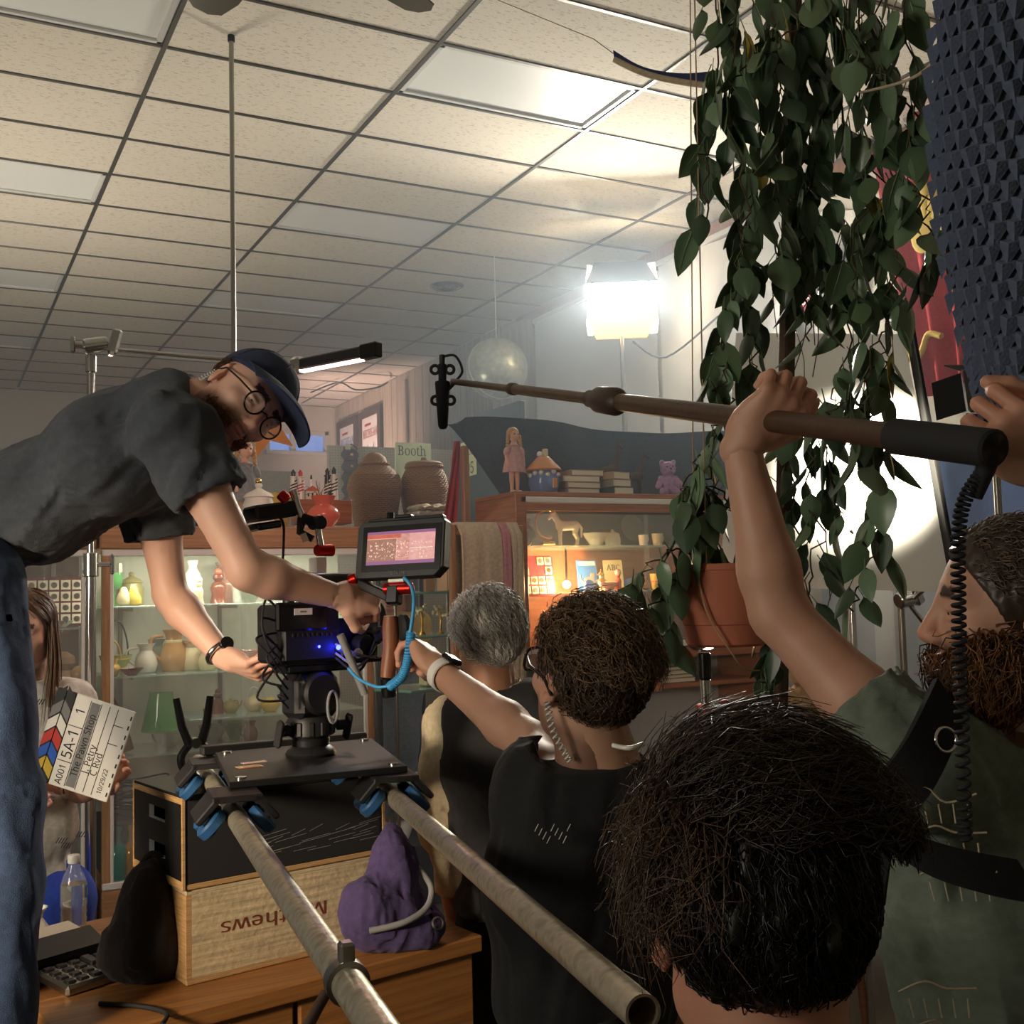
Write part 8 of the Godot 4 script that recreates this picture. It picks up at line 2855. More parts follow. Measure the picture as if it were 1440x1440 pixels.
func make_operator() -> void:
	var T := Transform3D(facing(Vector3(0.33, -0.72, -0.61), Vector3(0.596, -0.334, 0.716)), Vector3(0.5943, 2.0693, -2.3286))
	var J := {
		"neck": Vector3(0.499, 2.0725, -2.3902), "skull": T * Vector3(0, -0.05, -0.03), "chest": Vector3(0.3698, 1.9715, -2.5238), "belly": Vector3(0.2291, 1.8773, -2.6289), "pelvis": Vector3(0.0649, 1.7738, -2.7357),
		"sr": Vector3(0.4431, 1.9945, -2.2788), "er": Vector3(0.5663, 1.7068, -2.1917), "wr": Vector3(0.7604, 1.6532, -2.2294), "sl": Vector3(0.4715, 1.9268, -2.6778), "el": Vector3(0.5111, 1.6638, -2.6785), "wl": Vector3(0.6051, 1.5203, -2.5496),
		"hr": Vector3(0.0851, 1.6996, -2.561), "kr": Vector3(0.1343, 1.2785, -2.4333), "fr": Vector3(0.1337, 0.8785, -2.3303), "hl": Vector3(0.0033, 1.7135, -2.7848), "kl": Vector3(0.0548, 1.2354, -2.6832), "fl": Vector3(0.0054, 0.8864, -2.5112), "toe": SET_AXES * Vector3(0.9, 0, 0.1), "w": 1.02}
	J.fr.y = 0.72
	J.fl.y = 0.72
	var p := thing("person", "person in a navy cap and grey t-shirt bending over the film camera", "person", Vector3(J.fr.x, 0.63, J.fr.z))
	one(boxm(Vector3((J.fr.x + J.fl.x) / 2, 0.313, (J.fr.z + J.fl.z) / 2), Vector3(0.34, 0.626, 0.36), 0.01, 0.17), "step_box", M.stool_wood, "wooden step box under the shoes of the camera operator", "step")
	var skin := lin("d8ab97")
	var hr := at_wrist(J.wr, Vector3(0.8269, 1.6487, -2.2399), SET_AXES * Vector3(0.1, -0.5, -0.85))
	var hl := at_wrist(J.wl, Vector3(0.6661, 1.4876, -2.4632), SET_AXES * Vector3(0.45, 0.75, -0.45))
	body(p, J, T, skin, [[hr, -1.0, [1.25, 1.25, 1.25, 1.2], 0.9], [hl, -1.0, [0.95, 0.9, 0.85, 0.8], 0.5]], {"stubble": lin("7a5238"), "brow": lin("4a3022")})
	eyes(T, p)
	shirt(p, J, M.tee_grey, 0.5, -0.02, 0.017, "t_shirt", 0.024, SET_AXES * Vector3(0.6, 0.75, 0))
	trousers(p, J, M.jeans)
	shoes(p, J, M.rubber)
	spectacles(p, T, 0.0235)
	var mb := MB.new()
	# beard, sideburn and hair round the ears
	var jaw := func(d: Vector3): return d.y < -0.25 and d.z > -0.35 and not (absf(d.x) < 0.25 and d.y > -0.52 and d.z > 0.7)
	grow(mb, T, 1500, jaw, func(d): return Vector3(0, -1, -0.1), {"len": 0.016, "lift": 0.006, "thick": 0.0011, "steps": 4, "c0": lin("4a2f20"), "c1": lin("8f5f3c"), "c": Vector3(0, -0.035, 0.022), "r": Vector3(0.064, 0.085, 0.073), "seed": 3, "messy": 0.1})
	grow(mb, T, 500, func(d): return d.y < 0.25 and d.y > -0.5 and d.z < 0.1 and absf(d.x) > 0.3 or (d.z < -0.5 and d.y < 0.2 and d.y > -0.6), func(d): return Vector3(0, -1, -0.4), {"len": 0.03, "lift": 0.006, "thick": 0.0013, "c0": lin("2b1d16"), "c1": lin("5a4030"), "seed": 5})
	obj(mb, "hair", M.hair, p)
	# baseball cap
	var sd := SD.new(Vector3(-0.1, 0.0, -0.13), Vector3(0.1, 0.15, 0.12), 0.005)
	sd.ell(Vector3(0, 0.034, -0.012), Basis(), Vector3(0.087, 0.098, 0.108), 0.01)
	sd.cut(Vector3(0, 0.042, 0.03), Vector3(0, -1, 0.12))
	mb = MB.new()
	sd.mesh(mb, T)
	var cap := obj(mb, "cap_crown", M.cap_navy, p)
	mb = MB.new()
	var g := []
	for i in 8:
		var row := []
		for j in 21:
			var a := (j / 20.0 - 0.5) * 2.5
			var f := i / 7.0
			var inr := Vector3(sin(a) * 0.084, 0.05, cos(a) * 0.104 - 0.012)
			var out := Vector3(sin(a) * 0.1, 0.043 - 0.014 * pow(absf(a), 2.0), 0.085 + 0.115 * cos(a * 0.95))
			if f == 0.0: row.append(T * inr)
			else: row.append(T * (inr.lerp(out, f) + Vector3(0, 0.012 * sin(f * PI) * cos(a), 0)))
		g.append(row)
	mb.sheet(g, 0.004)
	obj(mb, "brim", M.cap_navy, cap)
	mb = MB.new()
	mb.ball(T * Vector3(0, 0.131, -0.012), 0.006)
	for k in 6:
		var ps := []
		for i in 9:
			var e := 0.15 + i * 0.175
			var a := TAU * k / 6.0
			ps.append(T * (Vector3(0, 0.034, -0.012) + Vector3(cos(e) * cos(a) * 0.0875, sin(e) * 0.0985, cos(e) * sin(a) * 0.1085)))
		mb.tube(ps, 0.0012, 4)
	obj(mb, "seam", M.cap_navy, cap)
	# wrist watch and ear piece coil
	mb = ring(J.wl.lerp(J.el, 0.09), J.wl - J.el, 0.031, 0.0065)
	var wa := obj(mb, "watch", M.chrome, p)
	mb = MB.new()
	mb.cyl(J.wl.lerp(J.el, 0.09) + SET_AXES * Vector3(0.02, 0.02, 0.022), J.wl.lerp(J.el, 0.09) + SET_AXES * Vector3(0.025, 0.025, 0.03), 0.015, 16)
	obj(mb, "watch_face", M.black_gloss, wa)
	obj(coil([T * Vector3(-0.084, -0.012, -0.018), T * Vector3(-0.07, -0.045, -0.06), T * Vector3(-0.05, -0.08, -0.1)], 0.0035, 14, 0.0014), "earpiece_coil", M.clear_plastic, p)

func make_slate_holder() -> void:
	var T := Transform3D(facing(Vector3(0.97, 0, -0.2), Vector3(0.15, -0.1, 1)), Vector3(0.2634, 1.578, -3.6112))
	var J := {"neck": Vector3(0.2722, 1.4067, -3.666), "skull": T * Vector3(0, -0.05, -0.03), "pelvis": Vector3(0.3086, 0.7858, -3.7659), "sl": Vector3(0.3884, 1.3461, -3.6321), "el": Vector3(0.4221, 1.094, -3.6236), "wl": Vector3(0.4601, 1.1385, -3.4523), "sr": Vector3(0.1604, 1.3572, -3.7521), "er": Vector3(0.1348, 1.0795, -3.7885), "wr": Vector3(0.2553, 1.0825, -3.5428), "hl": Vector3(0.3668, 0.7299, -3.7396), "kl": Vector3(0.3735, 0.4587, -3.7583), "fl": Vector3(0.3801, 0.0374, -3.8122), "hr": Vector3(0.2457, 0.7335, -3.8035), "kr": Vector3(0.2428, 0.4626, -3.8273), "fr": Vector3(0.2486, 0.0413, -3.8816), "toe": SET_AXES * Vector3(0, 0, 1), "w": 0.84}
	J.fl.y = 0.1
	J.fr.y = 0.1
	var p := thing("person", "person in a patterned white shirt holding up the film slate", "person", Vector3(J.pelvis.x, 0, J.pelvis.z))
	var skin := lin("d3a892")
	var hl := at_wrist(J.wl, Vector3(0.5347, 1.2168, -3.3496), SET_AXES * Vector3(-0.5, 0.1, 0.85))
	body(p, J, T, skin, [[hl, 1.0, [0.4, 0.45, 0.5, 0.5], 0.3], [at_wrist(J.wr, Vector3(0.3063, 1.1165, -3.4789), SET_AXES * Vector3(0.5, 0.2, 0.8)), -1.0, [0.7, 0.7, 0.7, 0.7]]], {"brow": lin("4f3527")})
	eyes(T, p)
	var sh := shirt(p, J, M.shirt_white, 0.6, -0.03, 0.012, "shirt", 0.02)
	var mb := MB.new()
	var k := RandomNumberGenerator.new()
	k.seed = 9
	for i in 12:
		var c := Vector3(0.3551, 1.2607, -3.4979) + SET_AXES * Vector3(k.randf_range(-0.09, 0.06), k.randf_range(-0.32, 0.12), 0.0)
		for j in 4: mb.bar(c + SET_AXES * Vector3(j * 0.008, 0, 0), c + SET_AXES * Vector3(j * 0.008 + 0.01, 0.016, 0), 0.002, 0.002)
	obj(mb, "shirt_print", M.ink, sh).set_meta("kind", "stuff")
	trousers(p, J, M.blue_cloth, "blue_shorts", 0.024)
	shoes(p, J, M.white)
	mb = MB.new()
	hair_cap(mb, T, lin("5d4331"), Vector3(0.083, 0.095, 0.102), [[Vector3(0, 0.045, 0.05), Vector3(0, -0.45, 1)]], 0.004)
	grow(mb, T, 900, func(d): return d.y > 0.0 and d.z < 0.55, func(d): return Vector3(d.x * 2.0, -1, -0.15), {"len": 0.12, "lift": 0.009, "thick": 0.0018, "wave": 0.001, "c0": lin("4a3426"), "c1": lin("7d5d42"), "steps": 7, "seed": 8})
	for s in [-1, 1]:
		for i in 130:
			var a := T * Vector3(s * k.randf_range(0.072, 0.09), k.randf_range(-0.02, 0.04), k.randf_range(-0.05, 0.03))
			var e := a + Vector3(0, -0.22 - k.randf() * 0.08, 0) + SET_AXES * Vector3(s * k.randf_range(-0.02, 0.012), 0, k.randf_range(-0.02, 0.03))
			mb.col = lin("4a3426").lerp(lin("8a6a4c"), k.randf())
			mb.tube([a, a.lerp(e, 0.4) + SET_AXES * Vector3(s * 0.006, 0, 0), e], [0.002, 0.0022, 0.0006], 3, false)
	obj(mb, "hair", M.hair, p)
	make_slate()

func make_slate() -> void:
	var tl := Vector3(0.3773, 1.4046, -3.3381)
	var tr := Vector3(0.5321, 1.3427, -3.2611)
	var br := Vector3(0.4523, 1.1, -3.3234)
	var bl := Vector3(0.3169, 1.1495, -3.3911)
	# writing runs from the lower left to the upper right: u along the writing, v across it
	var u := ((tl - bl) + (tr - br)).normalized()
	var v := ((tl - tr) + (bl - br)).normalized()
	var n := u.cross(v).normalized()
	v = n.cross(u)
	var c := (tl + tr + br + bl) / 4
	var L := ((tl - bl).length() + (tr - br).length()) / 2
	var H := ((tl - tr).length() + (bl - br).length()) / 2
	var t := Transform3D(Basis(u, v, n), c)
	var s := thing("film_slate", "white film slate with handwritten title and coloured clapper sticks", "slate", c - Vector3(0, 0.14, 0))
	var m := MB.new()
	m.box(t * Transform3D(Basis(), Vector3(0, 0, -0.003)), Vector3(L, H, 0.006), 0.002)
	obj(m, "board", M.white_plastic, s)
	m = MB.new()
	# bars that rule the board
	for y in [0.24, 0.06, -0.08, -0.22]: m.box(t * Transform3D(Basis(), Vector3(0, y * H, 0.0004)), Vector3(L * 0.94, 0.002, 0.0006))
	for q in [[-0.22, 0.36, 0.24], [0.16, 0.36, 0.24], [0.1, -0.3, 0.16], [0.3, -0.3, 0.16]]: m.box(t * Transform3D(Basis(), Vector3(q[0] * L, q[1] * H, 0.0004)), Vector3(0.002, q[2] * H, 0.0006))
	for k in 9: m.box(t * Transform3D(Basis(), Vector3((-0.42 + k * 0.105) * L, -0.46 * H, 0.0004)), Vector3(0.012, 0.004, 0.0006))
	obj(m, "ruled_line", M.ink, s)
	m = MB.new()
	m.box(t * Transform3D(Basis(), Vector3(0, 0.15 * H, 0.0002)), Vector3(L * 0.92, 0.15 * H, 0.0004))
	obj(m, "smudge", M.grey_print, s)
	for q in [["A001", -0.36, 0.36, 0.018], ["5A-1", -0.03, 0.36, 0.03], ["1", 0.33, 0.36, 0.026], ["The Pawn Shop", 0.0, 0.15, 0.019], ["J. Petry", -0.12, -0.01, 0.019], ["C Rvd", -0.15, -0.15, 0.019], ["10/29/22", -0.3, -0.33, 0.013]]:
		words(q[0], q[3], t * Transform3D(Basis(), Vector3(q[1] * L, q[2] * H, 0.0012)), "handwriting", M.ink, s, "Droid Sans")
	# two clapper sticks with coloured chevrons
	for k in 2:
		var y := H / 2 + 0.014 + k * 0.028
		m = MB.new()
		m.box(t * Transform3D(Basis(), Vector3(0, y, -0.003)), Vector3(L, 0.026, 0.01), 0.002)
		var st := obj(m, "clapper_stick", M.black, s)
		var i := 0
		for col in [M.yellow_glaze, M.toy_blue, M.red_plastic, M.white_plastic, M.grey_print, M.plate_metal]:
			var x := (-0.4 + i * 0.155) * L
			var sl := 0.013 * (1.0 if k == 0 else -1.0)
			m = MB.new()
			m.prism([Vector2(x - sl, -0.0125), Vector2(x + L * 0.13 - sl, -0.0125), Vector2(x + L * 0.13 + sl, 0.0125), Vector2(x + sl, 0.0125)], 0.001, t * Transform3D(Basis(), Vector3(0, y, 0.002)))
			obj(m, "colour_bar", col, st)
			i += 1

func make_vest_man() -> void:
	var T := Transform3D(facing(Vector3(-0.93, 0, 0.37), Vector3(-0.37, -0.05, -0.93)), Vector3(1.2992, 1.5364, -2.6115))
	var J := {"neck": Vector3(1.3212, 1.3857, -2.5896), "skull": T * Vector3(0, -0.05, -0.03), "pelvis": Vector3(1.3855, 0.8476, -2.5997), "sl": Vector3(1.2464, 1.3082, -2.7037), "el": Vector3(1.2236, 1.0315, -2.7499), "wl": Vector3(1.2688, 0.7867, -2.7801), "sr": Vector3(1.4498, 1.322, -2.4358), "er": Vector3(1.4908, 1.0441, -2.437), "wr": Vector3(1.4713, 0.8167, -2.5227), "hl": Vector3(1.3425, 0.7825, -2.6732), "kl": Vector3(1.3603, 0.3974, -2.7295), "fl": Vector3(1.3639, 0.0588, -2.7555), "hr": Vector3(1.4312, 0.7997, -2.5454), "kr": Vector3(1.4351, 0.4362, -2.5732), "fr": Vector3(1.4385, 0.1091, -2.5983), "toe": SET_AXES * Vector3(-0.3, 0, -0.9), "w": 1.0}
	J.fl.y = 0.1
	J.fr.y = 0.1
	var p := thing("person", "grey-haired person in a dark vest and cream shirt, seen from behind", "person", Vector3(J.pelvis.x, 0, J.pelvis.z))
	var skin := lin("b98a72")
	body(p, J, T, skin, [[at_wrist(J.wl, J.wl + Vector3(0, -0.1, 0), SET_AXES * Vector3(1, 0, 0)), 1.0, [0.3, 0.35, 0.4, 0.4]], [at_wrist(J.wr, J.wr + Vector3(0, -0.1, 0), SET_AXES * Vector3(-1, 0, 0)), -1.0, [0.3, 0.35, 0.4, 0.4]]], {"h": 0.007})
	shirt(p, J, M.shirt_cream, 0.5, 0.02, 0.017, "shirt", 0.02, Vector3(0.1, 1, 0), true)
	# collar and vest
	var up: Vector3 = (J.neck - J.pelvis).normalized()
	var ax: Vector3 = (J.skull - J.neck).normalized()
	var mb := MB.new()
	var ct := MB.along(J.neck - ax * 0.015, J.neck + ax * 0.03)
	ct.origin = J.neck - ax * 0.015
	mb.lathe([Vector2(0.074, 0), Vector2(0.064, 0.045), Vector2(0.062, 0.046), Vector2(0.066, 0.0)], 26, ct)
	obj(mb, "collar", M.shirt_white, p)
	var sd := figure(null, J, 0.04, 0.012, "t")
	for q in [["sl", 1.0], ["sr", -1.0]]:
		var d: Vector3 = (J.sl - J.sr).normalized() * q[1]
		sd.ell(J[q[0]] + d * 0.05 - up * 0.02, Basis(), Vector3(0.1, 0.13, 0.1), 0.02, true)
	sd.cone(J.neck - ax * 0.02, J.neck + ax * 0.1, 0.075, 0.08, 0.01, true)
	folds(sd, 0.006, up, 6.0, 6)
	sd.cut(J.pelvis + up * 0.0, -up, 0.35)
	mb = MB.new()
	sd.mesh(mb)
	obj(mb, "vest", M.vest, p)
	trousers(p, J, M.brown_cloth, "trousers")
	shoes(p, J, M.black)
	mb = MB.new()
	hair_cap(mb, T, lin("a39e96"), Vector3(0.083, 0.098, 0.108), [[Vector3(0, 0.02, 0.03), Vector3(0, -0.55, 1)], [Vector3(0, -0.055, -0.05), Vector3(0, -1, 0.25)]], 0.01, 45.0)
	var scalp := func(d: Vector3): return d.z < 0.55 + d.y * 0.4 and d.y > -0.75 + 0.4 * maxf(d.z, 0.0) and not (absf(d.x) > 0.8 and d.y < 0.0 and d.z > -0.2)
	grow(mb, T, 3200, scalp, func(d): return Vector3(d.x * 0.4, -0.75, -0.5), {"len": 0.075, "lift": 0.014, "wave": 0.0055, "waves": 2.2, "thick": 0.0019, "steps": 10, "c0": lin("827d76"), "c1": lin("ffffff"), "r": Vector3(0.08, 0.094, 0.104), "seed": 21, "tip": 0.01})
	obj(mb, "hair", M.hair, p)

func make_glasses_man() -> void:
	var T := Transform3D(facing(Vector3(-0.85, 0, 0.5), Vector3(-0.47, 0.28, -0.83)), Vector3(0.9527, 1.5051, -1.5495))
	var J := {"neck": Vector3(0.9838, 1.3573, -1.5452), "skull": T * Vector3(0, -0.06, -0.035), "pelvis": Vector3(0.9686, 0.8138, -1.6546), "chest": Vector3(0.9615, 1.1868, -1.5937), "sl": Vector3(0.8946, 1.3198, -1.5955), "el": Vector3(0.9573, 1.3822, -1.7614), "wl": Vector3(0.9207, 1.4962, -2.0666), "sr": Vector3(1.1134, 1.2601, -1.5979), "er": Vector3(1.1497, 0.9859, -1.6239), "wr": Vector3(1.1475, 0.7897, -1.6752), "hl": Vector3(0.9226, 0.7819, -1.6476), "kl": Vector3(0.947, 0.3899, -1.701), "fl": Vector3(0.9507, 0.036, -1.7281), "hr": Vector3(1.0383, 0.7415, -1.6804), "kr": Vector3(1.0534, 0.3401, -1.7281), "fr": Vector3(1.0572, -0.0272, -1.7562), "toe": SET_AXES * Vector3(-0.6, 0, -0.7), "w": 1.0}
	J.fl.y = 0.1
	J.fr.y = 0.1
	J.kl.y = 0.5
	J.kr.y = 0.5
	var p := thing("person", "person in thick glasses and a black t-shirt reaching for the camera grip", "person", Vector3(J.pelvis.x, 0, J.pelvis.z))
	var skin := lin("c0937b")
	var hl := at_wrist(J.wl, Vector3(0.9108, 1.5597, -2.1687), SET_AXES * Vector3(-0.75, -0.35, -0.5))
	body(p, J, T, skin, [[hl, -1.0, [0.75, 0.8, 0.85, 0.9], 0.5], [at_wrist(J.wr, J.wr + Vector3(0, -0.1, 0), SET_AXES * Vector3(-1, 0, 0)), -1.0, [0.4, 0.4, 0.4, 0.4]]], {"stubble": lin("6b4a3a")})
	var sh := shirt(p, J, M.tee_black, 0.38, -0.1, 0.012, "t_shirt", 0.022, Vector3(0.2, 1, 0))
	var mb := MB.new()
	for i in 9: mb.bar(Vector3(0.8104, 1.3142, -1.4818) + SET_AXES * Vector3(i * 0.006, -0.02 - 0.006 * (i % 4), 0), Vector3(0.8149, 1.3246, -1.4785) + SET_AXES * Vector3(i * 0.006, -0.02 - 0.006 * (i % 4), 0), 0.003, 0.001)
	obj(mb, "shirt_print", M.white, sh).set_meta("kind", "stuff")
	trousers(p, J, M.brown_cloth, "trousers")
	shoes(p, J, M.black)
	spectacles(p, T, 0.025, true)
	mb = MB.new()
	hair_cap(mb, T, lin("3a2b20"), Vector3(0.079, 0.096, 0.102), [[Vector3(0, 0.055, 0.06), Vector3(0, -0.5, 1)], [Vector3(0, -0.05, -0.05), Vector3(0, -1, 0.3)]], 0.012, 50.0)
	var scalp := func(d: Vector3): return d.z < 0.72 and d.y > -0.62 + 0.7 * maxf(d.z, -0.1) and not (absf(d.x) > 0.8 and d.y < 0.05 and d.z > -0.25)
	grow(mb, T, 1800, scalp, func(d): return Vector3(d.x, -0.7, -0.6), {"len": 0.03, "lift": 0.008, "thick": 0.0014, "c0": lin("2a1e16"), "c1": lin("6b5340"), "seed": 31, "messy": 0.05})
	grow(mb, T, 1900, func(d): return d.y > 0.25 and d.z < 0.75, func(d): return Vector3(d.x * 0.6, 0.2, -0.8), {"len": 0.042, "lift": 0.017, "wave": 0.004, "waves": 1.3, "thick": 0.0015, "steps": 7, "c0": lin("3a2a1e"), "c1": lin("8a6d50"), "r": Vector3(0.082, 0.1, 0.106), "seed": 33, "messy": 0.06, "tip": 0.012})
	obj(mb, "hair", M.hair, p)
	# smart watch with a white band, ear piece coil and lanyard cord
	var wc: Vector3 = J.wl.lerp(J.el, 0.06)
	mb = MB.new()
	var t := MB.along(J.el, J.wl)
	t.origin = wc
	mb.lathe([Vector2(0.031, -0.012), Vector2(0.034, -0.011), Vector2(0.034, 0.011), Vector2(0.031, 0.012)], 24, t)
	var w := obj(mb, "watch_band", M.white_plastic, p)
	mb = MB.new()
	mb.box(MB.along(J.el, J.wl, SET_AXES * Vector3(0.3, 1, -0.2)) * Transform3D(Basis(), Vector3(0, (wc - (J.el + J.wl) / 2).dot((J.wl - J.el).normalized()), 0.035)), Vector3(0.034, 0.04, 0.012), 0.005)
	obj(mb, "watch_face", M.black_gloss, w)
	obj(coil([T * Vector3(0.086, -0.02, -0.02), T * Vector3(0.082, -0.06, -0.045), T * Vector3(0.06, -0.1, -0.07)], 0.0045, 12, 0.0017), "earpiece_coil", M.clear_plastic, p)
	obj(tubem(smooth([Vector3(0.9455, 1.4107, -1.4703), Vector3(0.9566, 1.4085, -1.4419), Vector3(0.9873, 1.4116, -1.4481)], 5), 0.004, 6), "neck_cable", M.white_plastic, p)

func make_boom_operator() -> void:
	var T := Transform3D(facing(Vector3(-0.2, 0, 0.98), Vector3(-0.98, -0.02, -0.2)), Vector3(1.256, 1.6102, -0.9829))
	var J := {"neck": Vector3(1.3336, 1.4146, -1.0146), "skull": T * Vector3(0, -0.06, -0.03), "pelvis": Vector3(1.303, 0.9374, -1.07), "chest": Vector3(1.2913, 1.2438, -1.051), "sl": Vector3(1.1245, 1.4177, -1.0344), "el": Vector3(1.0339, 1.6128, -1.1799), "wl": Vector3(1.0054, 1.8448, -1.2099), "sr": Vector3(1.5193, 1.3785, -1.0099), "er": Vector3(1.3515, 1.6592, -0.8715), "wr": Vector3(1.1476, 1.7753, -0.8339), "hl": Vector3(1.2107, 0.9257, -1.0631), "kl": Vector3(1.2555, 0.6137, -1.1218), "fl": Vector3(1.2596, 0.2311, -1.1511), "hr": Vector3(1.3907, 0.8728, -1.0856), "kr": Vector3(1.3938, 0.5763, -1.1083), "fr": Vector3(1.3979, 0.1809, -1.1386), "toe": SET_AXES * Vector3(-1, 0, -0.2), "w": 1.08}
	J.fl.y = 0.1
	J.fr.y = 0.1
	J.kl.y = 0.5
	J.kr.y = 0.5
	var p := thing("person", "bearded person in a green t-shirt and black harness holding up the boom pole", "person", Vector3(J.pelvis.x, 0, J.pelvis.z))
	var skin := lin("c2957e")
	var hl := at_wrist(J.wl, Vector3(1.0232, 1.8784, -1.175), SET_AXES * Vector3(0.35, 0.8, -0.55))
	var hr := at_wrist(J.wr, Vector3(1.0901, 1.8066, -0.8391), SET_AXES * Vector3(-0.3, 0.5, -0.8))
	body(p, J, T, skin, [[hl, -1.0, [0.9, 1.0, 1.05, 1.1], 0.4], [hr, -1.0, [1.0, 1.1, 1.1, 1.1], 0.7]], {"stubble": lin("3d2a20"), "brow": lin("3a281e")})
	eyes(T, p)
	var sh := shirt(p, J, M.tee_green, 0.42, -0.1, 0.016, "t_shirt", 0.026, SET_AXES * Vector3(-0.5, 0.8, 0))
	# pale line print on the chest
	var mb := MB.new()
	for i in 6:
		var a := Vector3(1.0015, 1.4026, -0.9533) + SET_AXES * Vector3(0.012 * (i % 3), -0.045 * i - (0.09 if i > 2 else 0.0), 0.004)
		mb.tube(smooth([a, a + SET_AXES * Vector3(0.03, 0.012, 0), a + SET_AXES * Vector3(0.055, -0.006 + 0.01 * (i % 2), 0), a + SET_AXES * Vector3(0.09, 0.004, 0.0)], 4), 0.0014, 4)
		for j in 5: mb.tube([a + SET_AXES * Vector3(0.012 + j * 0.017, -0.008, 0), a + SET_AXES * Vector3(0.018 + j * 0.016, -0.03, 0)], 0.0012, 4)
	obj(mb, "shirt_print", M.quilt_cream, sh).set_meta("kind", "stuff")
	trousers(p, J, M.brown_cloth, "trousers")
	shoes(p, J, M.black)
	mb = MB.new()
	var scalp := func(d: Vector3): return d.y > -0.45 + 0.9 * maxf(d.z, -0.2) and d.z < 0.7 and not (absf(d.x) > 0.85 and d.y < 0.0)
	hair_cap(mb, T, lin("3a2e26"), Vector3(0.081, 0.095, 0.104), [[Vector3(0, 0.05, 0.06), Vector3(0, -0.6, 1)], [Vector3(0, -0.05, -0.05), Vector3(0, -1, 0.3)]], 0.004)
	grow(mb, T, 1500, scalp, func(d): return Vector3(d.x, -0.5, -0.8), {"len": 0.03, "lift": 0.006, "thick": 0.0014, "c0": lin("2c211b"), "c1": lin("7a6a58"), "seed": 41})
	# full beard
	var jaw := func(d: Vector3): return (d.y < -0.05 or (d.y < 0.3 and absf(d.x) > 0.75)) and d.z > -0.3 and not (absf(d.x) < 0.42 and d.y > -0.22 and d.z > 0.3)
	grow(mb, T, 2400, jaw, func(d): return Vector3(0, -1, 0.25), {"len": 0.045, "lift": 0.02, "thick": 0.0015, "wave": 0.003, "steps": 6, "c0": lin("2a1a12"), "c1": lin("8a5a36"), "c": Vector3(0, -0.04, 0.02), "r": Vector3(0.064, 0.082, 0.072), "seed": 43, "messy": 0.08, "tip": 0.02})
	obj(mb, "hair", M.hair, p)
	# harness: straps over the shoulder and across the chest, with a steel ring
	mb = MB.new()
	for q in [[Vector3(1.1069, 1.5047, -0.9685), Vector3(1.0294, 1.4415, -0.9467), Vector3(0.9934, 1.3763, -0.9711), Vector3(1.0134, 1.2913, -1.0129)], [Vector3(0.9876, 1.364, -0.9752), Vector3(1.0147, 1.3386, -0.9402), Vector3(1.0728, 1.3165, -0.9112), Vector3(1.1485, 1.2971, -0.8954)]]:
		var cv := smooth(q, 6)
		var g := []
		for c in cv: g.append([c + SET_AXES * Vector3(-0.016, 0.026, 0.0), c + SET_AXES * Vector3(0.016, -0.026, 0.004)])
		mb.sheet(g, 0.008)
	var hs := obj(mb, "harness", M.strap, p)
	obj(ring(Vector3(1.0585, 1.4655, -0.9292), SET_AXES * Vector3(0.3, 0.2, 1), 0.014, 0.0022), "ring", M.chrome, hs)
	make_boom()

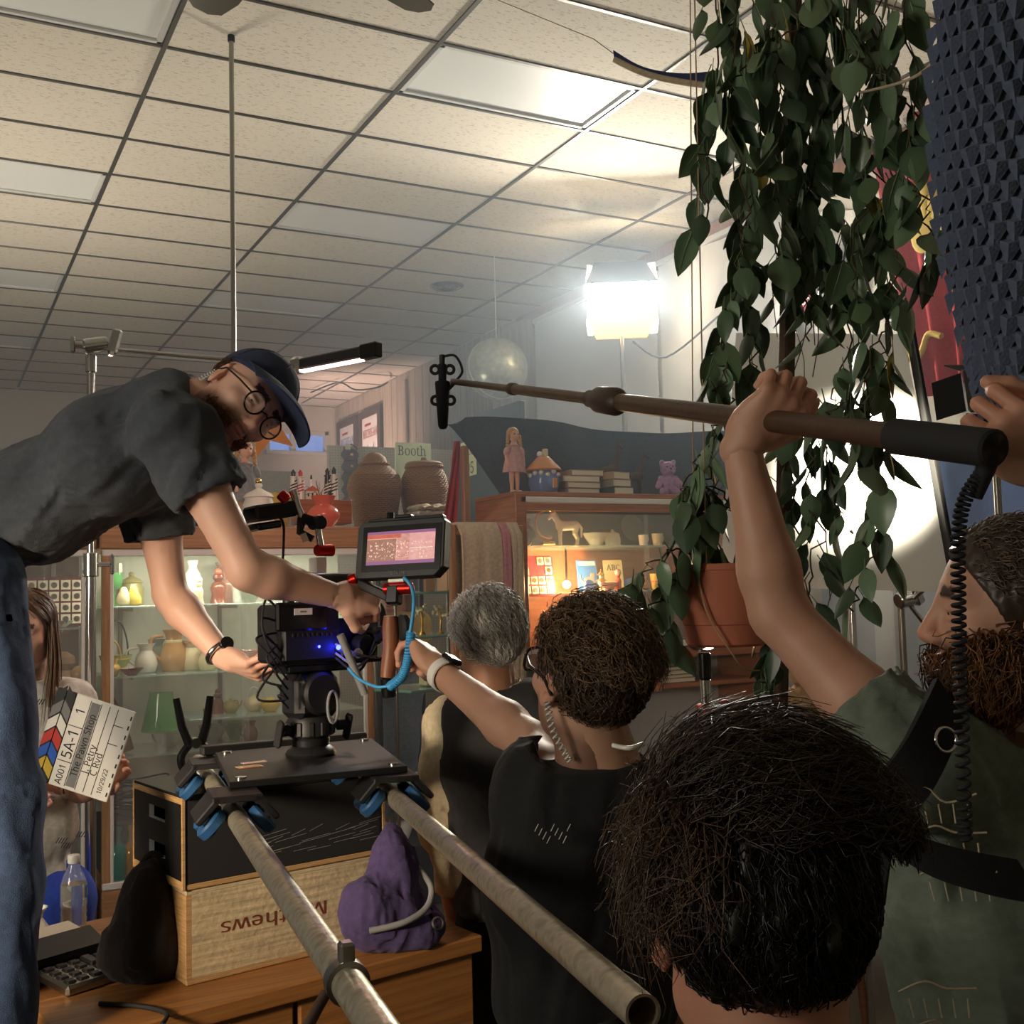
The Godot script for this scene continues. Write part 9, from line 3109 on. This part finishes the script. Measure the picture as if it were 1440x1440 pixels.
func make_boom() -> void:
	var a := Vector3(1.2622, 2.2215, -2.6884)
	var b := Vector3(1.0225, 1.8748, -1.1643)
	var e := Vector3(1.0066, 1.7716, -0.7387)
	# one straight line through the two gripping hands
	var d := (b - a).normalized()
	var t := thing("boom_pole", "brown telescopic boom pole held above the heads", "boom pole", a)
	var ends := [0.0, 0.52, 1.0, 2.2]
	var l := a.distance_to(b)
	var rs := [0.0085, 0.0115, 0.0155]
	var pts := [a, a + d * 0.5, a + d * 1.02, b + d * 0.42]
	for k in 3:
		var m := MB.new()
		m.cyl(pts[k] - d * 0.02, pts[k + 1], rs[k], 18)
		obj(m, "tube_section", M.pole_brown, t)
		if k > 0:
			m = MB.new()
			var g := MB.along(a, b)
			g.origin = pts[k] - d * (0.05 if k == 2 else 0.02)
			if k == 2: m.lathe([Vector2(0.011, -0.03), Vector2(0.017, -0.028), Vector2(0.018, 0.0), Vector2(0.025, 0.02), Vector2(0.026, 0.09), Vector2(0.018, 0.11), Vector2(0.0155, 0.112)], 20, g)
			else: m.lathe([Vector2(0.0085, -0.012), Vector2(0.014, -0.01), Vector2(0.0145, 0.014), Vector2(0.0115, 0.02)], 18, g)
			obj(m, "lock_collar", M.grip_dark, t)
	var m := MB.new()
	m.cyl(pts[3] - d * 0.16, pts[3], 0.021, 18, 0.02, 0.003)
	obj(m, "end_grip", M.rubber, t)
	# microphone in its shock mount
	var mt := Vector3(1.2311, 2.2702, -2.7008)
	var mb_ := Vector3(1.2347, 2.0941, -2.7134)
	var mic := thing("microphone", "black shotgun microphone hanging from the end of the boom pole", "microphone", mb_)
	m = MB.new()
	var g := MB.along(mb_, mt)
	g.origin = mb_
	var ln := mb_.distance_to(mt)
	m.lathe([Vector2(0, 0), Vector2(0.009, 0.002), Vector2(0.0135, 0.01), Vector2(0.0205, ln * 0.7), Vector2(0.02, ln * 0.73), Vector2(0.011, ln * 0.75), Vector2(0.011, ln), Vector2(0, ln)], 22, g)
	obj(m, "windshield", M.black_matte, mic)
	m = MB.new()
	m.cyl(mt - Vector3(0, 0.005, 0), mt + Vector3(0, 0.025, 0), 0.008, 12)
	obj(m, "plug", M.black, mic)
	for y in [0.035, -0.01 - ln * 0.22]:
		for s in [-1, 1]:
			m = ring(mt + Vector3(0, y - 0.05, 0) + SET_AXES * Vector3(s * 0.02, 0, 0), SET_AXES * Vector3(0, 0, 1), 0.011, 0.0045)
			obj(m, "shock_ring", M.rubber, mic)
	obj(tubem([mt + Vector3(0, -0.05, 0), mt + Vector3(0, -0.085, 0), a], 0.006, 8), "mount_arm", M.black, mic)
	obj(tubem(smooth([mt + Vector3(0, 0.02, 0), mt + SET_AXES * Vector3(0.035, 0.022, 0), mt + SET_AXES * Vector3(0.054, -0.02, 0), mt + SET_AXES * Vector3(0.03, -0.05, 0.0), a + Vector3(0, 0.005, 0)], 6), 0.0035, 8), "cable", M.rubber, mic)
	var cc := thing("coiled_mic_cable", "black coiled cable hanging from the boom pole end", "cable", Vector3(0.9932, 1.3721, -0.8581))
	obj(coil([Vector3(1.016, 1.7769, -0.8127), Vector3(0.9895, 1.7256, -0.831), Vector3(0.9878, 1.6247, -0.8402), Vector3(0.9917, 1.5098, -0.8475), Vector3(0.9966, 1.372, -0.8563)], 0.0065, 52, 0.0022), "coil", M.rubber, cc)
	m = MB.new()
	m.tube([Vector3(1.0199, 1.7959, -0.8091), Vector3(1.0114, 1.7693, -0.8158), Vector3(1.0029, 1.739, -0.8228)], [0.012, 0.011, 0.007], 10)
	obj(m, "plug", M.rubber, cc)

func make_foreground_head() -> void:
	var T := Transform3D(facing(Vector3(-1, -0.04, 0.1), Vector3(-0.1, -0.12, -1)), Vector3(0.5979, 1.3857, -0.7261))
	var H := T.origin
	var J := {"neck": H + Vector3(0, -0.17, 0.03), "skull": T * Vector3(0, -0.06, -0.03), "pelvis": H + Vector3(0, -0.68, 0.12), "toe": SET_AXES * Vector3(0, 0, -1), "w": 1.0}
	for q in [["l", -1.0], ["r", 1.0]]:
		var sd := SET_AXES * Vector3(q[1], 0, 0)
		J["s" + q[0]] = H + sd * 0.17 + Vector3(0, -0.24, 0.04)
		J["e" + q[0]] = H + sd * 0.21 + Vector3(0, -0.5, 0.08)
		J["w" + q[0]] = H + sd * 0.14 + Vector3(0, -0.62, -0.1)
		J["h" + q[0]] = H + sd * 0.09 + Vector3(0, -0.72, 0.08)
		J["k" + q[0]] = H + sd * 0.1 + Vector3(0, -0.74, 0.08) + SET_AXES * Vector3(0, 0, -0.28)
		J["f" + q[0]] = H + sd * 0.1 + Vector3(0, 0.1 - H.y, 0.08) + SET_AXES * Vector3(0, 0, -0.2)
	var st := thing("round_stool", "black round stool under the seated dark-haired person", "stool", Vector3(J.pelvis.x, 0, J.pelvis.z))
	var sm := MB.new()
	var sy: float = J.pelvis.y - 0.125
	sm.cyl(Vector3(J.pelvis.x, sy - 0.05, J.pelvis.z), Vector3(J.pelvis.x, sy, J.pelvis.z), 0.15, 20, -1.0, 0.01)
	obj(sm, "seat", M.black, st)
	for k in 3: obj(tubem([Vector3(J.pelvis.x, sy - 0.05, J.pelvis.z), Vector3(J.pelvis.x + cos(k * 2.1) * 0.16, 0, J.pelvis.z + sin(k * 2.1) * 0.16)], 0.013), "leg", M.steel, st)
	var p := thing("person", "dark-haired person with tousled hair in front of everyone, seen from behind", "person", Vector3(J.pelvis.x, 0, J.pelvis.z))
	var skin := lin("b37f68")
	body(p, J, T, skin, [[at_wrist(J.wl, J.wl + Vector3(0, -0.1, 0), SET_AXES * Vector3(1, 0, 0)), 1.0, [0.4, 0.4, 0.4, 0.4]], [at_wrist(J.wr, J.wr + Vector3(0, -0.1, 0), SET_AXES * Vector3(-1, 0, 0)), -1.0, [0.4, 0.4, 0.4, 0.4]]], {"h": 0.006})
	shirt(p, J, M.tee_black, 0.5, -0.03, 0.01)
	trousers(p, J, M.brown_cloth, "trousers")
	shoes(p, J, M.black)
	var mb := MB.new()
	hair_cap(mb, T, lin("120d0b"), Vector3(0.084, 0.104, 0.108), [[Vector3(0, 0.04, 0.06), Vector3(0, -0.5, 1)], [Vector3(0, -0.06, -0.06), Vector3(0, -1, 0.35)]], 0.012, 30.0)
	var scalp := func(d: Vector3): return d.z < 0.6 and d.y > -0.62 + 0.6 * maxf(d.z, 0.0) and not (absf(d.x) > 0.85 and d.y < 0.0 and d.z > -0.2)
	grow(mb, T, 2600, scalp, func(d): return Vector3(d.x * 0.8, -0.8, -0.4), {"len": 0.05, "lift": 0.008, "thick": 0.0011, "wave": 0.003, "c0": lin("0c0908"), "c1": lin("1d1511"), "r": Vector3(0.082, 0.096, 0.104), "seed": 51, "messy": 0.05})
	# tousled top falling to the right, and a tuft on the left
	grow(mb, T, 2200, func(d): return d.y > 0.45 and d.z < 0.6, func(d): return Vector3(-0.9, 0.25, -0.3), {"len": 0.085, "lift": 0.028, "thick": 0.0009, "wave": 0.004, "waves": 0.8, "loose": true, "steps": 9, "c0": lin("120d0a"), "c1": lin("453428"), "r": Vector3(0.085, 0.1, 0.106), "seed": 53, "messy": 0.06, "tip": 0.02})
	grow(mb, T, 900, func(d): return d.x > 0.5 and d.y > 0.25 and d.z < 0.5, func(d): return Vector3(1, -0.5, -0.2), {"len": 0.05, "lift": 0.02, "thick": 0.0009, "wave": 0.004, "loose": true, "steps": 7, "c0": lin("1f1611"), "c1": lin("6b523c"), "r": Vector3(0.08, 0.098, 0.104), "seed": 55, "messy": 0.1, "tip": 0.03})
	obj(mb, "hair", M.hair, p)

func make_far_person() -> void:
	var z := 6.2
	var T := Transform3D(facing(Vector3(0.95, 0, 0.3), Vector3(-0.3, -0.1, 0.95)), Vector3(2.3265, 1.6498, -5.8025))
	var J := {"neck": Vector3(2.3277, 1.5391, -5.811), "skull": T * Vector3(0, -0.05, -0.03), "pelvis": Vector3(2.3207, 1.2073, -5.842), "sl": Vector3(2.4334, 1.4885, -5.7591), "el": Vector3(2.4562, 1.3218, -5.7607), "wl": Vector3(2.3394, 1.2543, -5.658), "sr": Vector3(2.223, 1.4948, -5.8701), "er": Vector3(2.2037, 1.3293, -5.894), "wr": Vector3(2.2196, 1.2579, -5.7212), "hl": Vector3(2.384, 1.1856, -5.8102), "kl": Vector3(2.3767, 0.8128, -5.822), "fl": Vector3(2.3816, 0.415, -5.8748), "hr": Vector3(2.2648, 1.1892, -5.8731), "kr": Vector3(2.2579, 0.8164, -5.8847), "fr": Vector3(2.2694, 0.4183, -5.934), "toe": SET_AXES * Vector3(0, 0, 1), "w": 0.8}
	var p := thing("person", "person in a yellow top and light ripped jeans standing far behind the monitor", "person", Vector3(J.pelvis.x, 0, J.pelvis.z))
	var fl: float = minf(J.fl.y, J.fr.y)
	body(p, J, T, lin("c99d88"), [[at_wrist(J.wl, J.wl + SET_AXES * Vector3(-0.06, 0.02, 0.05), SET_AXES * Vector3(0, 0, -1)), 1.0, [0.5, 0.5, 0.5, 0.5]], [at_wrist(J.wr, J.wr + SET_AXES * Vector3(0.06, 0.02, 0.05), SET_AXES * Vector3(0, 0, -1)), -1.0, [0.5, 0.5, 0.5, 0.5]]], {"h": 0.008})
	eyes(T, p)
	shirt(p, J, M.yellow_cloth, 0.6, 0.0, 0.008, "top")
	trousers(p, J, M.jeans_light, "jeans", 0.014)
	shoes(p, J, M.white)
	var mb := MB.new()
	hair_cap(mb, T, lin("7a5c40"), Vector3(0.088, 0.1, 0.106), [[Vector3(0, 0.045, 0.05), Vector3(0, -0.45, 1)]], 0.006)
	for s in [-1, 1]: mb.tube([T * Vector3(s * 0.075, 0.02, -0.01), T * Vector3(s * 0.085, -0.1, -0.01), T * Vector3(s * 0.08, -0.22, 0.01)], [0.025, 0.03, 0.012], 8)
	obj(mb, "hair", M.hair, p)
	# it stands on a step
	one(boxm(Vector3(J.pelvis.x, (fl - 0.09) / 2, J.pelvis.z), Vector3(0.6, fl - 0.09, 0.5), 0.01), "step_platform", M.case_dark, "low dark platform under the far person in light jeans", "platform")

func leaf_mesh(col: Color, bend: float, wide: float) -> MB:
	# a pointed oval leaf, one unit long, hanging along -y from its stalk, folded a little at the midrib
	var g := []
	for i in 7:
		var f := i / 6.0
		var w := wide * pow(sin(PI * pow(f, 0.72)), 0.85)
		if i == 0: w = 0.02
		if i == 6: w = 0.004
		var row := []
		for j in 5:
			var s := (j - 2) / 2.0
			row.append(Vector3(s * w, -f - 0.04 * absf(s) * (1.0 - f), absf(s) * w * 0.28 + bend * f * f))
		g.append(row)
	g.reverse()
	var m := MB.new()
	m.col = col
	m.sheet(g, 0.012)
	m.col = col.lerp(Color(0.2, 0.26, 0.12), 0.35)
	m.tube([Vector3(0, 0.3, 0), Vector3(0, 0, 0.003), Vector3(0, -0.5, 0.004 + bend * 0.25), Vector3(0, -0.96, 0.004 + bend * 0.92)], [0.014, 0.016, 0.012, 0.004], 4)
	return m

func make_plant() -> void:
	var pc := Vector3(1.662, 1.5134, -2.0807)
	var plant := thing("hanging_vine", "trailing vine with dark oval leaves in a hanging terracotta pot", "plant", pc)
	var m := MB.new()
	m.lathe([Vector2(0, 0), Vector2(0.084, 0), Vector2(0.092, 0.006), Vector2(0.096, 0.05), Vector2(0.1, 0.052), Vector2(0.114, 0.175), Vector2(0.118, 0.176), Vector2(0.118, 0.19), Vector2(0.108, 0.19), Vector2(0.104, 0.17), Vector2(0, 0.168)], 36, Transform3D(Basis(), pc))
	obj(m, "pot", M.terracotta, plant)
	m = MB.new()
	m.cyl(pc + Vector3(0, 0.166, 0), pc + Vector3(0, 0.174, 0), 0.103, 24)
	obj(m, "soil", M.soil, plant)
	var hook := Vector3(pc.x, CEIL, pc.z)
	for k in 3:
		var a := TAU * k / 3 + 0.5
		obj(tubem([pc + Vector3(cos(a) * 0.112, 0.185, sin(a) * 0.112), hook - Vector3(0, 0.5, 0)], 0.0018, 5), "hanger_wire", M.twine, plant)
	obj(tubem([hook - Vector3(0, 0.5, 0), hook], 0.004, 5), "hanger_wire", M.twine, plant)
	obj(tubem(smooth([pc + Vector3(-0.11, 0.185, 0.04), pc + Vector3(-0.1, 0.08, 0.06), pc + Vector3(-0.06, 0.0, 0.08), pc + Vector3(0.0, -0.05, 0.06), pc + Vector3(0.07, -0.06, 0.03)], 5), 0.002, 5), "runner_stem", M.twine, plant)
	# leaning pole the vines climb on
	var a := Vector3(1.8969, 1.4613, -2.1646)
	var b := Vector3(1.9082, 3.0737, -2.0261)
	var d := (b - a) / (b.y - a.y)
	var lo := a - d * a.y
	var hi := a + d * (CEIL - a.y)
	var pole := thing("plant_pole", "dark leaning wooden pole wrapped in vines from floor to ceiling", "pole", lo)
	m = MB.new()
	m.bar(lo, hi, 0.036, 0.03, 0.005)
	obj(m, "shaft", M.pole_brown, pole)
	var cols := [lin("4c6249"), lin("5a7052"), lin("6d876a"), lin("425542")]
	var kinds := []
	for i in 8: kinds.append(leaf_mesh(cols[i % 4], [0.12, -0.1, 0.3, 0.02][i % 4], 0.26 + 0.04 * (i % 3)))
	kinds.append(leaf_mesh(lin("a08a3a"), 0.1, 0.26))
	var vines := [
		[Vector3(1.6715, 3.1175, -1.9437), Vector3(1.66, 2.8195, -1.9744), Vector3(1.6542, 2.5036, -1.9466), Vector3(1.6225, 2.2282, -1.9861), Vector3(1.6067, 2.0824, -2.0064)],
		[Vector3(1.6441, 3.1137, -2.0153), Vector3(1.6696, 2.8258, -2.0255), Vector3(1.5958, 2.6308, -2.0239), Vector3(1.6135, 2.4894, -2.0261)],
		[Vector3(1.7896, 3.1379, -1.9929), Vector3(1.7741, 2.7253, -2.0351), Vector3(1.7166, 2.4865, -2.0284), Vector3(1.7128, 2.271, -1.9914), Vector3(1.6968, 2.114, -2.0128)],
		[Vector3(1.9041, 3.1345, -1.9325), Vector3(1.9259, 2.8068, -1.9479), Vector3(1.9108, 2.4974, -1.9813), Vector3(1.94, 2.3331, -1.9793)],
		[Vector3(1.9071, 3.0773, -1.8221), Vector3(1.9348, 2.6787, -1.8402), Vector3(1.9284, 2.4468, -1.8626), Vector3(1.9153, 2.2981, -1.8818)],
		[Vector3(1.9214, 3.0198, -1.7058), Vector3(1.9637, 2.7635, -1.7045), Vector3(1.9574, 2.5565, -1.7248), Vector3(1.9926, 2.428, -1.7167), Vector3(1.9827, 2.3008, -1.7324)],
		[Vector3(1.9666, 3.0092, -1.7962), Vector3(1.9848, 2.6772, -1.8138), Vector3(2.0001, 2.3452, -1.833), Vector3(1.9779, 2.2133, -1.8556), Vector3(1.994, 2.0802, -1.858)],
		[Vector3(1.9923, 2.5643, -1.9893), Vector3(1.9741, 2.289, -1.9649), Vector3(1.9605, 2.1259, -1.9855), Vector3(1.939, 1.9974, -2.0075), Vector3(1.9608, 1.8075, -2.0115)],
		[Vector3(1.9312, 2.2027, -1.8245), Vector3(1.8728, 2.0013, -1.8153), Vector3(1.8971, 1.8412, -1.8156), Vector3(1.8677, 1.6827, -1.8442), Vector3(1.8489, 1.5876, -1.862)],
		[Vector3(1.915, 2.1014, -2.0116), Vector3(1.8958, 1.8955, -2.0388), Vector3(1.8861, 1.755, -1.9987), Vector3(1.8577, 1.6038, -2.0262)],
		[Vector3(1.6997, 2.0985, -2.0693), Vector3(1.6275, 1.9917, -2.0596), Vector3(1.5745, 1.8558, -2.0421), Vector3(1.5382, 1.7431, -2.0706)],
		[Vector3(1.6277, 1.6934, -2.084), Vector3(1.5383, 1.7398, -2.0709), Vector3(1.4519, 1.711, -2.0623), Vector3(1.4144, 1.6484, -2.0873)],
		[Vector3(1.5933, 1.6937, -2.0795), Vector3(1.5102, 1.6708, -2.0915), Vector3(1.4646, 1.6023, -2.0872), Vector3(1.4939, 1.5339, -2.0773)],
		[Vector3(1.6423, 1.7095, -2.075), Vector3(1.5548, 1.8157, -2.0559), Vector3(1.5425, 1.8892, -2.0564), Vector3(1.5721, 1.9534, -2.0354)],
		[Vector3(1.734, 1.692, -2.0845), Vector3(1.7505, 1.8266, -2.0647), Vector3(1.7341, 1.9623, -2.0622)],
		[Vector3(1.7468, 1.5572, -2.0321), Vector3(1.7565, 1.4658, -2.0344), Vector3(1.7423, 1.4248, -2.0454)],
		[Vector3(1.9038, 2.1112, -2.0735), Vector3(1.8901, 1.9363, -2.0952), Vector3(1.8901, 1.7245, -2.0785), Vector3(1.8674, 1.5518, -2.1048)],
		[Vector3(1.8413, 3.1478, -1.9874), Vector3(1.8381, 2.8704, -2.0119), Vector3(1.8806, 2.6264, -2.0094), Vector3(1.8528, 2.3498, -2.0469)],
		[Vector3(1.8117, 3.0636, -1.8738), Vector3(1.8577, 2.8877, -1.8072), Vector3(1.8815, 2.7819, -1.7465), Vector3(1.9673, 2.6917, -1.7085)],
		[Vector3(1.8485, 3.0625, -1.8544), Vector3(1.7627, 2.9222, -1.8887), Vector3(1.6592, 2.8448, -1.9159), Vector3(1.5965, 2.7817, -1.9544)],
		[Vector3(1.7391, 2.9829, -1.919), Vector3(1.7713, 2.7167, -1.9238), Vector3(1.744, 2.5186, -1.9545), Vector3(1.7991, 2.3571, -1.9613)],
		[Vector3(1.8506, 2.9437, -1.9312), Vector3(1.8652, 2.7058, -1.943), Vector3(1.8496, 2.4689, -1.9707), Vector3(1.8672, 2.231, -1.981)],
		[Vector3(2.0044, 3.0282, -1.888), Vector3(1.9532, 2.8232, -1.9321), Vector3(2.0016, 2.5962, -1.8683), Vector3(1.9887, 2.3939, -1.8918)],
		[Vector3(1.6272, 1.7431, -2.0802), Vector3(1.5734, 1.8233, -2.0454), Vector3(1.6405, 1.8753, -2.0623), Vector3(1.7026, 1.8281, -2.09)],
		[Vector3(1.8595, 2.018, -1.9345), Vector3(1.8297, 2.0663, -1.8328), Vector3(1.8754, 2.0171, -1.8126), Vector3(1.909, 1.9205, -1.8028)]]
	var k := RandomNumberGenerator.new()
	k.seed = 17
	var n := 0
	var n_own := 0
	var rest := MB.new()
	var meshes := []
	for q in kinds: meshes.append(q.mesh())
	for v in vines:
		var cv := smooth(v, 8)
		for i in range(1, cv.size() - 1): cv[i] += Vector3(k.randfn(), k.randfn() * 0.5, k.randfn()) * 0.009
		obj(tubem(cv, 0.0022, 5), "vine_stem", M.stem, plant)
		var run := 0.0
		var nxt := 0.01
		for i in cv.size() - 1:
			var seg: float = cv[i].distance_to(cv[i + 1])
			while run + seg > nxt:
				var p: Vector3 = cv[i].lerp(cv[i + 1], (nxt - run) / seg)
				nxt += k.randf_range(0.022, 0.04) if p.y > 2.3 else k.randf_range(0.032, 0.055)
				n += 1
				var L := k.randf_range(0.075, 0.118)
				var az := k.randf() * TAU
				var down := Basis(Vector3.UP, az) * Basis(Vector3.RIGHT, k.randf_range(0.05, 0.75)) * Basis(Vector3.UP, k.randf_range(-0.9, 0.9))
				var out := (Basis(Vector3.UP, az) * Vector3(0, 0, 1)) * k.randf_range(0.0, 0.04)
				var tf := Transform3D(down * Basis.from_scale(Vector3(L, L, L)), p - out - plant.position)
				var kd := 8 if n % 71 == 7 else k.randi() % 8
				if n % 2 == 0 and p.y > 2.3 or n > 600:
					rest.add(kinds[kd], tf)
					continue
				if n_own >= 298:
					rest.add(kinds[kd], tf)
					continue
				n_own += 1
				var o := MeshInstance3D.new()
				o.name = "leaf"
				o.mesh = meshes[kd]
				o.material_override = M.leaf
				o.transform = tf
				plant.add_child(o, true)
			run += seg
	if rest.v.size(): obj(rest, "crowded_leaves", M.leaf, plant, true).set_meta("kind", "stuff")
	# bare roots and runners among them
	for i in 26:
		var s: Vector3 = a + d * k.randf_range(0.1, 2.3) + SET_AXES * Vector3(k.randf_range(-0.1, 0.16), 0, k.randf_range(-0.06, 0.1))
		var e := s + SET_AXES * Vector3(k.randf_range(-0.1, 0.1), -k.randf_range(0.1, 0.35), k.randf_range(-0.05, 0.05))
		obj(tubem(smooth([s, s.lerp(e, 0.4) + SET_AXES * Vector3(k.randf_range(-0.05, 0.05), 0, 0), e], 4), 0.0013, 4), "runner_stem", M.stem, plant)

func make_hung_textile() -> void:
	# dark blue textile with rows of pointed tufts hanging at the right
	var t := thing("tufted_textile", "dark blue textile with rows of pointed tufts hanging beside the boom operator", "textile", Vector3(1.3364, 1.869, -1.0098))
	var edge := smooth([Vector3(1.3042, 2.5754, -1.0482), Vector3(1.2869, 2.423, -1.0699), Vector3(1.2863, 2.3006, -1.0803), Vector3(1.2787, 2.1713, -1.0722), Vector3(1.2832, 2.0448, -1.0576), Vector3(1.2921, 1.9408, -1.0387), Vector3(1.3017, 1.875, -1.0277)], 9)
	var g := []
	for p in edge:
		var row := []
		for j in 19:
			var a := j / 18.0 * 2.3
			row.append(p + SET_AXES * Vector3(0.22 * (1.0 - cos(a)) + 0.04 * j / 18.0, 0, 0.13 * sin(a) - 0.02))
		g.append(row)
	g.reverse()
	var m := MB.new()
	m.sheet(g, 0.006)
	obj(m, "cloth", M.navy_pile, t)
	var tuft := MB.new()
	var q := [Vector3(-0.01, 0.009, 0), Vector3(0.01, 0.009, 0), Vector3(0, -0.013, 0.004), Vector3(0, 0.004, 0.009)]
	tuft.face([q[0], q[3], q[1]])
	tuft.face([q[0], q[2], q[3]])
	tuft.face([q[3], q[2], q[1]])
	tuft.face([q[0], q[1], q[2]])
	var mesh := tuft.mesh()
	g.reverse()
	var k := RandomNumberGenerator.new()
	k.seed = 4
	var n := 0
	for i in range(2, g.size() - 1, 2):
		for j in range(0, 11):
			if n >= 300: break
			n += 1
			var row: Array = g[i]
			var f := (0.5 if i % 4 else 0.0) + j * 1.0
			var c := mini(int(f), 16)
			var p: Vector3 = row[c].lerp(row[c + 1], f - c)
			var x: Vector3 = (row[c + 1] - row[c]).normalized()
			var y := Vector3.UP
			var z := x.cross(y).normalized()
			var o := MeshInstance3D.new()
			o.name = "tuft"
			o.mesh = mesh
			o.material_override = M.navy_pile
			var s := k.randf_range(1.5, 2.0)
			o.transform = Transform3D(Basis(x, z.cross(x), z) * Basis(Vector3.BACK, k.randf_range(-0.15, 0.15)) * Basis.from_scale(Vector3(s, s, s)), p + z * 0.004 - t.position)
			t.add_child(o, true)
	obj(tubem(smooth([Vector3(1.2886, 2.4331, -1.0682), Vector3(1.3542, 2.4392, -1.1464), Vector3(1.4708, 2.503, -1.3063), Vector3(1.7767, 2.7069, -1.6947)], 5), 0.003, 5), "tie_cord", M.quilt_cream, t)

func _ready() -> void:
	var t0 := Time.get_ticks_msec()
	make_materials()
	make_screens()
	make_camera_and_light()
	make_shell()
	make_ceiling()
	make_lamps()
	make_haze()
	make_left_case()
	make_far_left_case()
	make_right_case()
	make_middle()
	make_baskets()
	make_far_wall_things()
	make_fan()
	make_stands()
	make_bounce()
	make_flags()
	make_counter()
	make_boxes()
	make_counter_things()
	make_rails()
	make_dolly()
	make_film_camera()
	make_operator()
	make_slate_holder()
	make_vest_man()
	make_glasses_man()
	make_boom_operator()
	make_foreground_head()
	make_far_person()
	make_plant()
	make_hung_textile()
